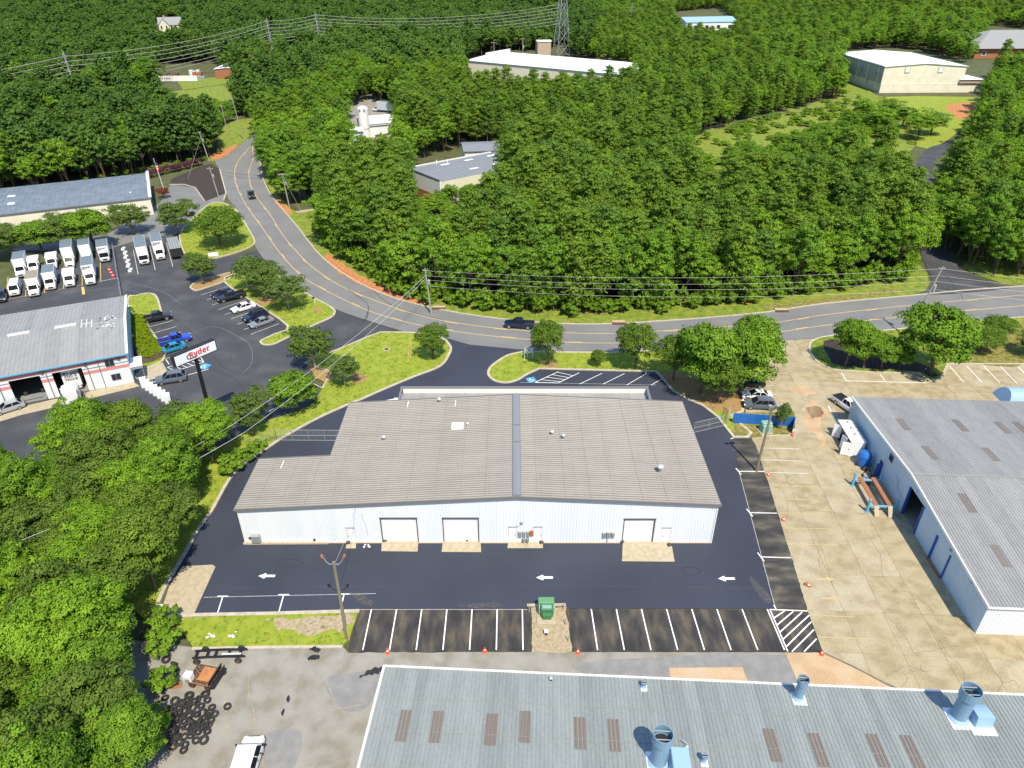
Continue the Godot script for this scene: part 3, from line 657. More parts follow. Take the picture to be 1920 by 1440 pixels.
func build_concrete_lot() -> void:
	var edge := V([46.16, -114.98, 56.33, -116.54, 53.37, -113.04, 52.83, -110.86, 52.92, -107.24, 54.6, -104.68, 59.54, -103.96, 68.28, -103.43, 68.95, -101.18, 70.36, -101.18, 72.31, -103.08, 74.9, -106.68, 88.01, -106.68, 113.39, -106.31, 59.22, -37.81, 47.1, -41.49, 37.96, -43.36, 31.58, -47.87, 31.92, -53.44, 32.75, -60.54, 33.5, -67.57, 34.5, -77.3, 35.02, -82.3, 34.96, -85.3, 36.56, -85.44, 40.67, -85.57, 42.09, -87.21, 43.57, -92.08, 35.99, -91.79, 37.37, -97.03, 39.14, -100.84, 43.76, -105.58])
	var st := mb()
	sheet(st, edge, -0.03)
	var lot := setting("concrete_lot", st, M.crack)
	# slabs: the joints run along the workshop, which is turned a little
	var a := deg_to_rad(ROT_SHOP)
	var ux := Vector2(cos(a), sin(a))
	var uz := Vector2(-sin(a), cos(a))
	var o := Vector2(31.45, -47.94)
	var pw := 4.1
	var pd := 5.4
	var mats := [M.concrete, M.concrete_b, M.concrete_c]
	for i in range(-4, 16):
		for j in range(-16, 3):
			var q := PackedVector2Array()
			for c in [[0, 0], [1, 0], [1, 1], [0, 1]]: q.append(o + ux * ((i + c[0]) * pw + (-0.012 if c[0] else 0.012)) + uz * ((j + c[1]) * pd + (-0.012 if c[1] else 0.012)))
			for piece in Geometry2D.intersect_polygons(q, edge):
				if absf(area2(piece)) < 0.3: continue
				var s := mb()
				slab(s, piece, -0.05, 0.016 + rng.randf_range(-0.002, 0.002))
				obj("concrete_slab", s, mats[rng.randi() % 3], lot)
	# stains of red clay, cracks, worn stall lines and arrows
	for p in [V([43.98, -89.46, 47.33, -95.45, 48.03, -93.9, 46.44, -88.04, 44.68, -82.69, 44.73, -85.98, 43.79, -86.66]), V([45.12, -98.99, 48.39, -99.66, 48.63, -96.71, 46.72, -97.36]), V([43, -80.18, 44.3, -81.67, 43.21, -77.77, 41.63, -74.9, 41.76, -76.6]), V([45.67, -93.13, 47.91, -93.59, 49.42, -92.08, 47.17, -90.46, 45.3, -90.9])]:
		patch(lot, "clay_stain", p, 0.0205, M.clay_concrete, 0.5)
	patch(lot, "clay_slab", V([27.75, -47.74, 31.45, -47.81, 33.93, -46.04, 37.47, -43.41, 27.84, -43.76]), 0.0205, M.clay_concrete)
	st = mb(); strip(st, V([31.56, -47.81, 33.98, -46.17, 36.3, -44.23, 37.88, -43.18]), -0.1, 0.1, 0.0, 0.023); obj("joint_seam", st, M.crack, lot)
	for c in [V([43.38, -54.85, 40.24, -53.07, 40.53, -51.43, 40.73, -50.06, 40.79, -47.74]), V([43.38, -54.85, 45.14, -54.25, 45.16, -51.43]), V([40.79, -47.74, 42.29, -47.94, 43.85, -48.33, 45.96, -48.72]), V([44.14, -51.09, 44.09, -47.74, 44.75, -46.17, 43.98, -44.06]), V([36.62, -44.95, 38, -45.68, 38.71, -44.95, 37.64, -43.76]), V([38, -45.68, 39.29, -46.17, 40.46, -45.86, 41.06, -44.95]), V([47.88, -45.43, 47.78, -44.35, 48.99, -44.65, 48.98, -43.76]), V([47.78, -44.35, 46.58, -43.18]), V([35.88, -73.24, 35.26, -70.07, 33.98, -66.6]), V([37.32, -66.12, 36.81, -62.45, 36.6, -59.87, 35.85, -56.62]), V([35.7, -66.6, 37.17, -65.18]), V([36.02, -61.14, 35.4, -59.45]), V([40.76, -46.48, 40.58, -45.55, 41.49, -45.8]), V([43.24, -65.65, 43.41, -61.58, 42.24, -58.22, 42.67, -55.84])]:
		st = mb()
		var q := smooth(c, 4)
		for k in q.size(): q[k] += Vector2(rng.randf_range(-0.1, 0.1), rng.randf_range(-0.1, 0.1))
		strip(st, q, -0.017, 0.017, 0.0, 0.022); obj("slab_crack", st, M.crack, lot)
	for e in [[Vector2(35.9, -82.69), Vector2(41.08, -82.43), 0], [Vector2(35.22, -79.93), Vector2(40.69, -79.57), 0], [Vector2(34.79, -77.07), Vector2(40.46, -76.84), 0], [Vector2(34.82, -74.34), Vector2(40.17, -74.01), 1], [Vector2(34.32, -71.64), Vector2(39.89, -71.32), 1], [Vector2(33.95, -68.96), Vector2(39.45, -68.66), 1], [Vector2(33.56, -66.12), Vector2(39.42, -65.93), 1], [Vector2(33.3, -63.35), Vector2(39, -63.17), 1], [Vector2(32.04, -52.64), Vector2(36.5, -52.35), 1], [Vector2(31.74, -49.79), Vector2(37, -49.52), 1], [Vector2(40.82, -99.99), Vector2(42.78, -99.82), 0], [Vector2(41.05, -97.03), Vector2(42.42, -97.03), 0]]:
		line_on(lot, e[0], e[1], 0.11, 0.022, M.faint_line if e[2] else M.worn_line)
	for p in [Vector2(35.55, -57.73), Vector2(35.15, -54.93)]:
		var ar := obj("painted_arrow", arrow_mesh(2.2, 0.8), M.faint_line, lot)
		ar.position = Vector3(p.x, 0.022, p.y); ar.rotation_degrees.y = 180
	for e in [[Vector2(55.58, -103.96), Vector2(55.35, -101.35)], [Vector2(61.83, -103.43), Vector2(61.73, -101.01)], [Vector2(55.35, -101.35), Vector2(68.34, -100.67)], [Vector2(74.98, -106.31), Vector2(74.49, -100.84)], [Vector2(77.91, -106.31), Vector2(77.48, -100.84)], [Vector2(80.83, -106.31), Vector2(80.37, -100.67)], [Vector2(83.65, -106.13), Vector2(83.08, -100.5)], [Vector2(86.57, -106.13), Vector2(85.87, -100.33)]]:
		line_on(lot, e[0], e[1], 0.12, 0.022, M.white_line)
	line_on(lot, Vector2(49.47, -93.74), Vector2(48.8, -87.35), 0.13, 0.022, M.white_line)
	# oily strip along the workshop wall
	patch(lot, "oil_stain", V([48.79, -79.2, 50.22, -78.72, 49.04, -68.26, 47.91, -59.87, 47.8, -53.22, 47.22, -54.33, 48.26, -65.18, 48.31, -72.7]), 0.0207, M.concrete_b, 0.3)

func build_yard_ground() -> void:
	var st := mb()
	sheet(st, V([-122.43, -115.29, -114.18, -131.84, -107.8, -139.02, -102.37, -149.59, -96.42, -161.86, -91.1, -169.96, -83.35, -173.07, -74.23, -154.38, -68.84, -155.7, -62.51, -159.77, -60.64, -161.86, -54.62, -151.16, -48.15, -142.7, -42.63, -136.56, -35.39, -129.09, -27.67, -123.6, -21.48, -119.55, -24.6, -118.47, -30.27, -111.25, -34.57, -105.58, -30.79, -97.03, -33.89, -89.46, -39.72, -82.69, -44.99, -74.9, -63.32, -73.24, -83.7, -67.08]), 0.004)
	var yard := setting("truck_yard", st, M.old_asphalt)
	# lawns and islands
	var a := smooth(V([-83.02, -171.89, -73.62, -154.05, -71.18, -154.71, -67.71, -157.03, -64.36, -160.81, -62.99, -163.29, -62.5, -165.83, -63.66, -169.2, -67.21, -176.27, -70.59, -182.98, -74.47, -190.13, -78.87, -196.29, -84.21, -198.74, -84.85, -189.21]), 3, true)
	var o := lawn("grass_island", a, 0.12, M.lawn); kerb(a, o, true, 0.36)
	var b := smooth(V([-60.6, -147.44, -61.91, -142.7, -51.55, -131.34, -42.43, -121.33, -44.02, -118.03, -45.6, -115.71, -45.58, -114.67, -44.66, -113.85, -43.18, -114.06, -41.89, -115.71, -38.67, -120.44, -35.45, -124.53, -34.77, -126.66, -35.29, -128.59, -36.89, -130.58, -38.96, -132.61, -42.56, -136.29, -47.2, -141.26, -53.89, -148.66, -57.62, -151.16]), 3, true)
	o = lawn("grass_island", b, 0.12, M.lawn); kerb(b, o, true, 0.36)
	for s in [V([-45.3, -115.71, -44.13, -117.39, -43.03, -119.12, -42.2, -118.25, -43.72, -115.29, -44.65, -114.46]), V([-56.46, -140.7, -55.08, -142.12, -52.86, -139.3, -54.12, -137.92]), V([-51.96, -133.39, -50.47, -134.96, -48.57, -136.02, -48.08, -132.36, -50.17, -130.33]), V([-39.47, -128.84, -38.26, -129.58, -37.66, -127.86, -38.75, -127.14])]: patch(o, "pine_straw", s, 0.126, M.straw, 0.25)
	var c := smooth(V([-68.03, -140.13, -67.05, -138.47, -65.84, -137.92, -63.85, -140.13, -61.91, -142.7, -60.58, -147.74, -62.36, -147.44, -64.66, -145.63, -67.39, -143.57]), 3, true)
	o = lawn("mulch_island", c, 0.12, M.straw, false); kerb(c, o, true, 0.34)
	var d := smooth(V([-78.51, -133.91, -77.46, -135.22, -76.06, -136.29, -74.18, -136.02, -72.51, -133.91, -70.78, -130.83, -68.3, -125.94, -68.23, -124.06, -69.79, -122.68, -63.7, -114.26, -60.71, -108.93, -61.42, -106.68, -63.11, -105.95, -67.58, -113.24, -72.12, -120.66]), 3, true)
	o = lawn("grass_island", d, 0.12, M.lawn); kerb(d, o, true, 0.36)
	# concrete walk by the entrance
	st = mb(); slab(st, V([-63.11, -105.95, -60.36, -107.42, -57.62, -103.43, -60.58, -101.01, -63.14, -102.38]), -0.02, 0.06); setting("concrete_walk", st, M.apron)
	st = mb(); slab(st, V([-83.38, -83.98, -81.84, -88.74, -77.07, -93.29, -70.13, -97.03, -62.52, -101.01, -60.86, -99.66, -70.83, -93.59, -75.26, -91.19, -81.61, -85.98]), -0.02, 0.02); setting("concrete_walk", st, M.apron)
	# stall lines: the row by the road, the row by the hedge, the trucks
	for e in [[Vector2(-64.26, -135.76), Vector2(-60.23, -140.13)], [Vector2(-62.18, -133.39), Vector2(-58.29, -137.37)], [Vector2(-60.18, -130.83), Vector2(-56.39, -134.96)], [Vector2(-58.21, -128.59), Vector2(-54.24, -133.39)], [Vector2(-56.2, -126.42), Vector2(-52.31, -130.33)], [Vector2(-54.31, -124.53), Vector2(-50.36, -128.84)], [Vector2(-52.32, -122.23), Vector2(-48.38, -126.42)], [Vector2(-50.38, -119.99), Vector2(-46.24, -124.06)], [Vector2(-48.47, -118.03), Vector2(-44.46, -122.46)],
			[Vector2(-69.1, -120.66), Vector2(-65.26, -123.83)], [Vector2(-67.36, -118.03), Vector2(-63.54, -121.33)], [Vector2(-65.57, -115.71), Vector2(-61.76, -119.12)], [Vector2(-63.56, -113.24), Vector2(-59.09, -116.33)], [Vector2(-60.44, -108.74), Vector2(-58, -111.06)],
			[Vector2(-89.91, -161.51), Vector2(-82.21, -146.83)], [Vector2(-87.07, -164.01), Vector2(-79.5, -149.28)], [Vector2(-84.15, -166.57), Vector2(-76.34, -151.16)], [Vector2(-81.55, -169.2), Vector2(-73.61, -153.73)]]:
		line_on(yard, e[0], e[1], 0.11, 0.01, M.worn_line)
	for e in [[Vector2(-93.93, -153.73), Vector2(-88.53, -142.98)], [Vector2(-97.57, -152.76), Vector2(-91.37, -140.7)], [Vector2(-100.83, -151.16), Vector2(-94.44, -139.02)], [Vector2(-104.28, -149.59), Vector2(-97.26, -136.83)], [Vector2(-107.43, -148.05), Vector2(-100.05, -134.96)], [Vector2(-109.74, -145.03), Vector2(-103.32, -133.65)]]:
		line_on(yard, e[0], e[1], 0.14, 0.01, M.yellow_line)
	line_on(yard, Vector2(-104.04, -132.87), Vector2(-91.29, -140.98), 0.09, 0.011, M.yellow_line); line_on(yard, Vector2(-88.73, -142.7), Vector2(-85.8, -144.74), 0.09, 0.011, M.white_line)
	line_on(yard, Vector2(-90.83, -139.85), Vector2(-88.64, -136.02), 0.5, 0.011, M.yellow_line, "painted_bar")
	# hatched bay by the entrance
	var h := [Vector2(-58.84, -105.76), Vector2(-54.59, -109.5), Vector2(-53.33, -107.61), Vector2(-57.65, -103.96)]
	for e in [[0, 1], [1, 2], [2, 3]]: line_on(yard, h[e[0]], h[e[1]], 0.12, 0.011, M.white_line)
	for k in 6: line_on(yard, (h[0] as Vector2).lerp(h[1], k / 6.0), (h[3] as Vector2).lerp(h[2], (k + 1) / 6.0), 0.1, 0.012, M.white_line, "hatch_line")
	line_on(yard, Vector2(-54.61, -103.08), Vector2(-51.63, -105.22), 0.12, 0.011, M.white_line)
	line_on(yard, Vector2(-60.27, -108.55), Vector2(-59.02, -106.86), 0.12, 0.011, M.white_line)
	wheelchair_mark(yard, Vector2(-52.69, -106.13), 1.7, -20.0, 0.011)
	# stalls under the trees in front
	for e in [[Vector2(-41.88, -98.33), Vector2(-37.05, -94.98)], [Vector2(-46.29, -92.53), Vector2(-40.67, -88.46)], [Vector2(-44.2, -95.45), Vector2(-40.55, -92.68)], [Vector2(-48.27, -88.04), Vector2(-44.97, -85.57)], [Vector2(-40.35, -101.69), Vector2(-36.88, -99.32)], [Vector2(-37.64, -92.08), Vector2(-36.62, -93.44)], [Vector2(-30.96, -100.84), Vector2(-30.02, -102.21)], [Vector2(-37.42, -104.32), Vector2(-31.02, -99.16)], [Vector2(-51.56, -85.98), Vector2(-50.57, -85.3)]]:
		line_on(yard, e[0], e[1], 0.13, 0.01, M.worn_line)
	for c2 in [V([-107.13, -137.92, -101.23, -139.3, -92.19, -137.1, -83.23, -139.3, -71.96, -133.91]), V([-64.74, -124.06, -56.36, -115.29, -49.13, -105.58, -44.02, -103.79]), V([-50.24, -117.39, -46.97, -113.24, -44.97, -107.42, -45.36, -103.79]), V([-61.21, -115.29, -56.57, -121.33, -48.58, -115.29]), V([-51.86, -105.58, -46.13, -102.03, -43.02, -97.84]), V([-82.28, -142.12, -73.65, -137.92, -66.59, -131.34])]:
		st = mb(); strip(st, smooth(c2, 4), -0.04, 0.04, -0.01, 0.008); obj("sealed_crack", st, M.tar if rng.randf() < 0.4 else M.road, yard)
	# drive and mulch bed of the office behind
	st = mb(); sheet(st, V([-92.28, -161.16, -84.42, -173.07, -80.36, -196.29, -83.94, -208.04, -87.29, -199.74, -94.92, -213.52, -103.67, -216.94, -99.25, -198.74, -101.46, -172.28, -121.36, -161.16]), 0.002); setting("office_drive", st, M.road)
	var mul := V([-104.23, -217.51, -105.74, -222.83, -102.33, -238.17, -100.15, -240.91, -94.79, -234.17, -89.01, -220.44, -83.78, -208.04, -86.99, -199.74, -95.14, -214.09, -99.84, -217.51])
	var mo := lawn("mulch_bed", mul, 0.11, M.mulch, false)
	kerb(V([-103.99, -216.94, -99.62, -216.94, -94.92, -213.52, -86.99, -199.74]), mo, false, 0.3); kerb(V([-94.79, -234.17, -89.01, -220.44, -83.78, -208.04, -82.24, -201.76]), mo, false, 0.36)
	# drive across the road
	st = mb(); slab(st, V([-61.6, -189.67, -52.69, -194.36, -45.89, -202.79, -38.93, -209.12, -38.45, -194.84, -48.09, -184.73, -50.88, -182.12, -53.2, -174.66]), -0.05, 0.02); setting("concrete_drive", st, M.apron)
	# pond
	st = mb(); sheet(st, smooth(V([-165.75, -389.04, -155.72, -399, -143.48, -395.63, -133.5, -373.41, -139.86, -361.72, -154.79, -367.48]), 3, true), -0.05); setting("pond_water", st, M.water)
	lawn("pond_bank", V([-183.78, -420.38, -156.81, -435.84, -141.24, -405.9, -156.33, -400.7, -165.85, -385.82]), 0.0, M.grass, false)
	# clearings farther off
	lawn("hill_lawn", V([175.42, -367.48, 197.49, -370.42, 229.6, -367.48, 202.83, -324.38, 165.03, -278.52, 149.55, -261.68, 144.84, -269.87, 165.58, -318.63]), 0.0, M.lawn, false)
	var hl := setting("clay_slope", blob(V([198.76, -345.37, 214.12, -353.37, 212.67, -342.77, 198.15, -320.91, 188.21, -316.39]), 0.01, 1.0), M.clay)
	lawn("overgrown_field", V([51.15, -239.53, 65.32, -283.03, 99.17, -316.39, 153.67, -364.58, 185.52, -439.87, 194.65, -439.87, 178, -373.41, 180.58, -367.48, 167.85, -318.63, 148.76, -269.87, 132.03, -246.54, 92.95, -232.86, 66.33, -229.65]), 0.0, M.grass, false)
	lawn("service_yard", V([-90.26, -356.11, -71.46, -377.98, -36.88, -324.38, -40.02, -276.75, -62.04, -276.75, -73.61, -302.45]), 0.0, M.yard, false)
	lawn("line_clearing", V([-204.83, -336.44, -156.94, -402.42, -142.94, -420.38, -127.33, -370.42, -140.49, -342.77, -175.87, -307.68]), 0.0, M.grass, false)


# ---------------------------------------------------------------- the white metal building
func mh(x: float) -> float:
	return 7.3 - (0.0586 * (0.55 - x) if x < 0.55 else 0.051 * (x - 0.55))

# a wall of ribbed sheets along +x in a frame F, with openings [x0, x1, top]
func panel_wall(parent: Node, F: Transform3D, x0: float, x1: float, openings: Array, top: Callable, mats: Array, y0 := 0.1, pw := 1.04, ribs := 3) -> void:
	var cuts := [x0, x1]
	for o in openings: cuts += [o[0], o[1]]
	cuts.sort()
	for i in cuts.size() - 1:
		var a: float = cuts[i]
		var b: float = cuts[i + 1]
		if b - a < 0.02: continue
		var bottom := y0
		for o in openings:
			if a >= o[0] - 0.001 and b <= o[1] + 0.001: bottom = o[2]
		var n := maxi(1, roundi((b - a) / pw))
		var w := (b - a) / n
		for k in n:
			var u := a + k * w
			var t0: float = top.call(u)
			var t1: float = top.call(u + w)
			var r := maxi(1, roundi(w / pw * ribs))
			var o := obj("wall_panel", rib_panel(w, bottom, bottom, t0, t1, r, 0.035, 0.1), mats[(i * 7 + k * 5 + k / 3) % mats.size()], parent)
			o.transform = F * Transform3D(Basis(), Vector3(u, 0, 0))

func roof_run(parent: Node, o: Vector3, X: Vector3, Y: Vector3, count: int, w: float, length: float, ribs: int, rh: float, rw: float, mats: Array, rib_mat: Material = null) -> void:
	var mesh := rib_panel(w, 0, 0, length, length, ribs, rh, rw, 1 if rib_mat else 0)
	var rib_mesh := rib_panel(w, 0, 0, length, length, ribs, rh, rw, 2) if rib_mat else null
	Y = Y.normalized()
	var Z := X.cross(Y).normalized()
	for i in count:
		var pn := put("roof_panel", mesh, mats[(i * 3 + (i / 4) * 2 + rng.randi() % 2) % mats.size()], parent, xf(X, Y, Z, o + X * (w * i)))
		if rib_mat: obj("ribs", rib_mesh, rib_mat, pn)

func beam(parent: Node, called: String, a: Vector3, b: Vector3, w: float, h: float, m: Material) -> MeshInstance3D:
	var st := mb()
	var d := (b - a)
	var z := d.normalized()
	var x := Vector3.UP.cross(z).normalized() if absf(z.y) < 0.98 else Vector3.RIGHT
	var y := z.cross(x)
	box(st, (a + b) / 2, Vector3(w, h, d.length()), Basis(x, y, z))
	return obj(called, st, m, parent)

func block(parent: Node, called: String, c: Vector3, s: Vector3, m: Material, r := 0.0) -> MeshInstance3D:
	var st := mb()
	if r > 0: soft_box(st, Vector3.ZERO, s, r)
	else: box(st, Vector3.ZERO, s)
	var o := obj(called, st, m, parent)
	o.position = c
	return o

func roof_vent(label: String, p: Vector3, s: float) -> void:
	var t := thing("roof_vent", label, "roof vent", p)
	var st := mb(); lathe(st, [[0.24 * s, -0.05], [0.24 * s, 0.04], [0.13 * s, 0.1], [0.12 * s, 0.55 * s]], 10)
	obj("pipe", st, M.steel, t)
	st = mb(); lathe(st, [[0.13 * s, 0.5 * s], [0.27 * s, 0.52 * s], [0.27 * s, 0.68 * s], [0.1 * s, 0.82 * s]], 12)
	obj("cap", st, M.bright, t)

func build_main_building() -> void:
	var b := thing("metal_building", "long white metal building with a low tan gable roof on black asphalt", "building")
	var zf := -63.6
	var xl := -32.0
	var xr := 23.9
	var doors := [[-15.55, -11.2, 3.9], [-8.2, -3.93, 3.9], [13.2, 16.9, 3.75], [-19.7, -18.75, 2.35], [-0.4, 0.5, 2.5], [2.6, 3.55, 2.5], [17.85, 18.85, 2.35]]
	panel_wall(b, Transform3D(Basis(), Vector3(0, 0, zf)), xl, xr, doors, mh, M.white_wall)
	# right, left and rear walls
	panel_wall(b, xf(Vector3(0, 0, -1), Vector3.UP, Vector3(1, 0, 0), Vector3(xr, 0, zf)), 0, 21.6, [], func(_u): return mh(23.9), M.white_wall, 0.1, 2.1, 6)
	panel_wall(b, xf(Vector3(0, 0, 1), Vector3.UP, Vector3(-1, 0, 0), Vector3(xl, 0, -72.8)), 0, 9.2, [], func(_u): return mh(-32.0), M.white_wall, 0.1, 2.1, 6)
	panel_wall(b, xf(Vector3(-1, 0, 0), Vector3.UP, Vector3(0, 0, -1), Vector3(-22.9, 0, -72.8)), 0, 9.1, [], func(u): return mh(-22.9 - u), M.white_wall, 0.1, 2.1, 6)
	panel_wall(b, xf(Vector3(0, 0, 1), Vector3.UP, Vector3(-1, 0, 0), Vector3(-22.9, 0, -85.2)), 0, 12.4, [], func(_u): return mh(-22.9), M.white_wall, 0.1, 2.1, 6)
	panel_wall(b, xf(Vector3(-1, 0, 0), Vector3.UP, Vector3(0, 0, -1), Vector3(xr, 0, -85.2)), 0, 46.8, [], func(u): return mh(23.9 - u), M.white_wall, 0.1, 2.1, 6)
	# footing
	var st := mb()
	slab(st, V([-32.12, -63.45, 24.0, -63.45, 24.0, -85.3, -23.0, -85.3, -23.0, -72.9, -32.12, -72.9]), -0.1, 0.1)
	obj("footing", st, M.footing, b)
	st = mb(); slab(st, V([-32.2, -63.2, -22, -63.3, -22, -63.5, -32.2, -63.5]), -0.05, 0.22); obj("footing", st, M.footing, b)
	# roof
	var rl := Vector3(1, 0.0586, 0); var rr := Vector3(-1, 0.051, 0)
	var lr := (24.15 - 0.55) * rr.length()
	roof_run(b, Vector3(24.15, mh(24.15) + 0.04, -63.35), Vector3(0, 0, -1), rr, 18, 22.0 / 18, lr, 3, 0.07, 0.19, M.roof, M.roof_rib)
	roof_run(b, Vector3(-32.25, mh(-32.25) + 0.04, -72.95), Vector3(0, 0, 1), rl, 8, 9.6 / 8, 32.8 * rl.length(), 3, 0.07, 0.19, M.roof, M.roof_rib)
	roof_run(b, Vector3(-23.1, mh(-23.1) + 0.04, -85.35), Vector3(0, 0, 1), rl, 10, 1.24, 23.65 * rl.length(), 3, 0.07, 0.19, M.roof, M.roof_rib)
	# laps where the sheets overlap: long thin seams across the slope
	for x in range(-30, 24, 3):
		if absf(x - 0.5) < 1.2: continue
		var zr := -72.9 if x < -23 else -85.3
		var r := rl if x < 0.55 else rr
		st = mb()
		box(st, Vector3.ZERO, Vector3(0.05, 0.012, absf(zr + 63.4)))
		var o := obj("sheet_lap", st, M.roof[4], b)
		o.transform = xf(r.normalized() * signf(r.x), Vector3(-r.y * signf(r.x), 1, 0).normalized() if r.x > 0 else Vector3(r.y, 1, 0).normalized(), Vector3(0, 0, 1), Vector3(x + rng.randf_range(-0.2, 0.2), mh(x) + 0.088, (zr - 63.4) / 2))
	# rake and eave trims
	for e in [[-32.3, 0.6], [0.6, 24.2]]:
		beam(b, "rake_trim", Vector3(e[0], mh(e[0]) - 0.02, -63.3), Vector3(e[1], mh(e[1]) - 0.02, -63.3), 0.14, 0.34, M.trim_dark)
		beam(b, "rake_trim", Vector3(maxf(e[0], -23.1), mh(maxf(e[0], -23.1)) + 0.0, -85.4), Vector3(e[1], mh(e[1]), -85.4), 0.1, 0.26, M.trim_dark)
	beam(b, "rake_trim", Vector3(-32.3, mh(-32.3), -73.0), Vector3(-23.1, mh(-23.1), -73.0), 0.1, 0.26, M.trim_dark)
	beam(b, "gutter", Vector3(24.2, mh(24.2) - 0.08, -63.3), Vector3(24.2, mh(24.2) - 0.08, -85.4), 0.12, 0.16, M.trim_dark)
	beam(b, "gutter", Vector3(-32.33, mh(-32.3) - 0.08, -63.3), Vector3(-32.33, mh(-32.3) - 0.08, -73.0), 0.12, 0.16, M.trim_dark)
	beam(b, "gutter", Vector3(-23.15, mh(-23.1) - 0.08, -73.0), Vector3(-23.15, mh(-23.1) - 0.08, -85.4), 0.12, 0.16, M.trim_dark)
	beam(b, "corner_trim", Vector3(23.95, 0.1, -63.56), Vector3(23.95, mh(23.9), -63.56), 0.12, 0.12, M.trim_white)
	beam(b, "corner_trim", Vector3(-32.05, 0.1, -63.56), Vector3(-32.05, mh(-32.0), -63.56), 0.12, 0.12, M.trim_white)
	# ridge vent in three lengths
	for e in [[-63.4, -73.6], [-73.8, -77.4], [-77.6, -85.3]]:
		st = mb()
		var z0: float = e[0]
		var z1: float = e[1]
		loft(st, [[Vector3(0.0, 7.3, z0), Vector3(1.12, 7.3, z0), Vector3(1.0, 7.58, z0), Vector3(0.56, 7.66, z0), Vector3(0.14, 7.58, z0)], [Vector3(0.0, 7.3, z1), Vector3(1.12, 7.3, z1), Vector3(1.0, 7.58, z1), Vector3(0.56, 7.66, z1), Vector3(0.14, 7.58, z1)]])
		obj("ridge_vent", st, M.trim_grey, b)
	# overhead doors in four sections, personnel doors
	for i in 3:
		var d: Array = doors[i]
		var n := 4
		var h: float = (d[2] - 0.05) / n
		for k in n:
			st = mb()
			soft_box(st, Vector3((d[0] + d[1]) / 2, 0.05 + h * (k + 0.5), zf - 0.18), Vector3(d[1] - d[0] - 0.1, h - 0.015, 0.06), 0.012)
			obj("overhead_door_section", st, M.door_white, b)
		beam(b, "door_jamb", Vector3(d[0] + 0.03, 0.05, zf - 0.08), Vector3(d[0] + 0.03, d[2], zf - 0.08), 0.1, 0.26, M.frame_dark)
		beam(b, "door_jamb", Vector3(d[1] - 0.03, 0.05, zf - 0.08), Vector3(d[1] - 0.03, d[2], zf - 0.08), 0.1, 0.26, M.frame_dark)
		block(b, "door_head", Vector3((d[0] + d[1]) / 2, d[2] + 0.02, zf - 0.05), Vector3(d[1] - d[0] + 0.1, 0.12, 0.28), M.frame_dark)
	for i in range(3, 7):
		var d: Array = doors[i]
		var dr := block(b, "door", Vector3((d[0] + d[1]) / 2, d[2] / 2 + 0.03, zf - 0.02), Vector3(d[1] - d[0] - 0.04, d[2] - 0.06, 0.05), M.white, 0.01)
		block(dr, "door_knob", Vector3(0.36 if i in [4, 5] else -0.34, -0.15, 0.05), Vector3(0.07, 0.12, 0.07), M.dark)
		block(b, "door_head", Vector3((d[0] + d[1]) / 2, d[2] + 0.03, zf + 0.02), Vector3(d[1] - d[0] + 0.14, 0.07, 0.1), M.trim_grey)
	# boxes and meters on the wall
	block(b, "meter_box", Vector3(0.95, 1.5, zf + 0.15), Vector3(0.42, 0.8, 0.22), M.galv, 0.02)
	block(b, "meter_box", Vector3(1.45, 1.55, zf + 0.15), Vector3(0.3, 0.75, 0.22), M.galv, 0.02)
	block(b, "meter_box", Vector3(1.9, 1.55, zf + 0.15), Vector3(0.3, 0.75, 0.22), M.galv, 0.02)
	block(b, "rusty_box", Vector3(2.32, 1.65, zf + 0.15), Vector3(0.42, 0.72, 0.2), M.rust, 0.02)
	for x in [1.4, 1.88]:
		var mt := block(b, "gas_meter", Vector3(x, 0.75, zf + 0.3), Vector3(0.34, 0.42, 0.3), M.trim_grey, 0.05)
		st = mb(); tube(st, [Vector3(0, -0.7, 0.02), Vector3(0, -0.2, 0.02)], 0.04, 6); obj("pipe", st, M.galv, mt)
	block(b, "wall_light", Vector3(1.1, 3.25, zf + 0.14), Vector3(0.35, 0.2, 0.22), M.trim_grey, 0.03)
	block(b, "wall_box", Vector3(0.75, 2.9, zf + 0.1), Vector3(0.25, 0.35, 0.12), M.white, 0.02)
	for e in [[11.0, 1.35, 0.42], [11.55, 1.4, 0.5], [12.05, 1.35, 0.3]]: block(b, "electric_box", Vector3(e[0], e[1], zf + 0.13), Vector3(e[2], 0.78, 0.2), M.galv, 0.02)
	st = mb(); tube(st, [Vector3(11.4, 0.0, zf + 0.12), Vector3(11.4, 1.0, zf + 0.12)], 0.045, 6); obj("conduit", st, M.galv, b)
	block(b, "utility_box", Vector3(-30.55, 0.95, zf + 0.3), Vector3(1.0, 1.05, 0.5), M.galv, 0.03)
	block(b, "wall_socket", Vector3(-31.4, 0.75, zf + 0.07), Vector3(0.22, 0.3, 0.1), M.dark)
	block(b, "wall_socket", Vector3(-23.7, 0.5, zf + 0.07), Vector3(0.24, 0.25, 0.1), M.dark)
	st = mb(); tube(st, [Vector3(-17.6, 4.6, zf + 0.06), Vector3(-17.3, 2.6, zf + 0.06), Vector3(-17.2, 1.3, zf + 0.06)], 0.02, 4); obj("cable", st, M.galv, b)
	# hatch and odds and ends on the roof
	var hp := Vector3(-7.22, 6.84, -78.04)
	block(b, "roof_hatch", hp + Vector3(0, 0.2, 0), Vector3(1.6, 0.3, 1.35), M.white, 0.05)
	for p in [Vector3(-14.59, 6.41, -84.16), Vector3(-7.88, 6.81, -83.69), Vector3(-28.85, 5.58, -71.52)]:
		block(b, "flashing_strip", p + Vector3(0, 0.13, 0), Vector3(0.1, 0.08, 1.5), M.trim_white)
	# the flat-roofed office along the street side with its parapet
	var op := func(u): return 5.35
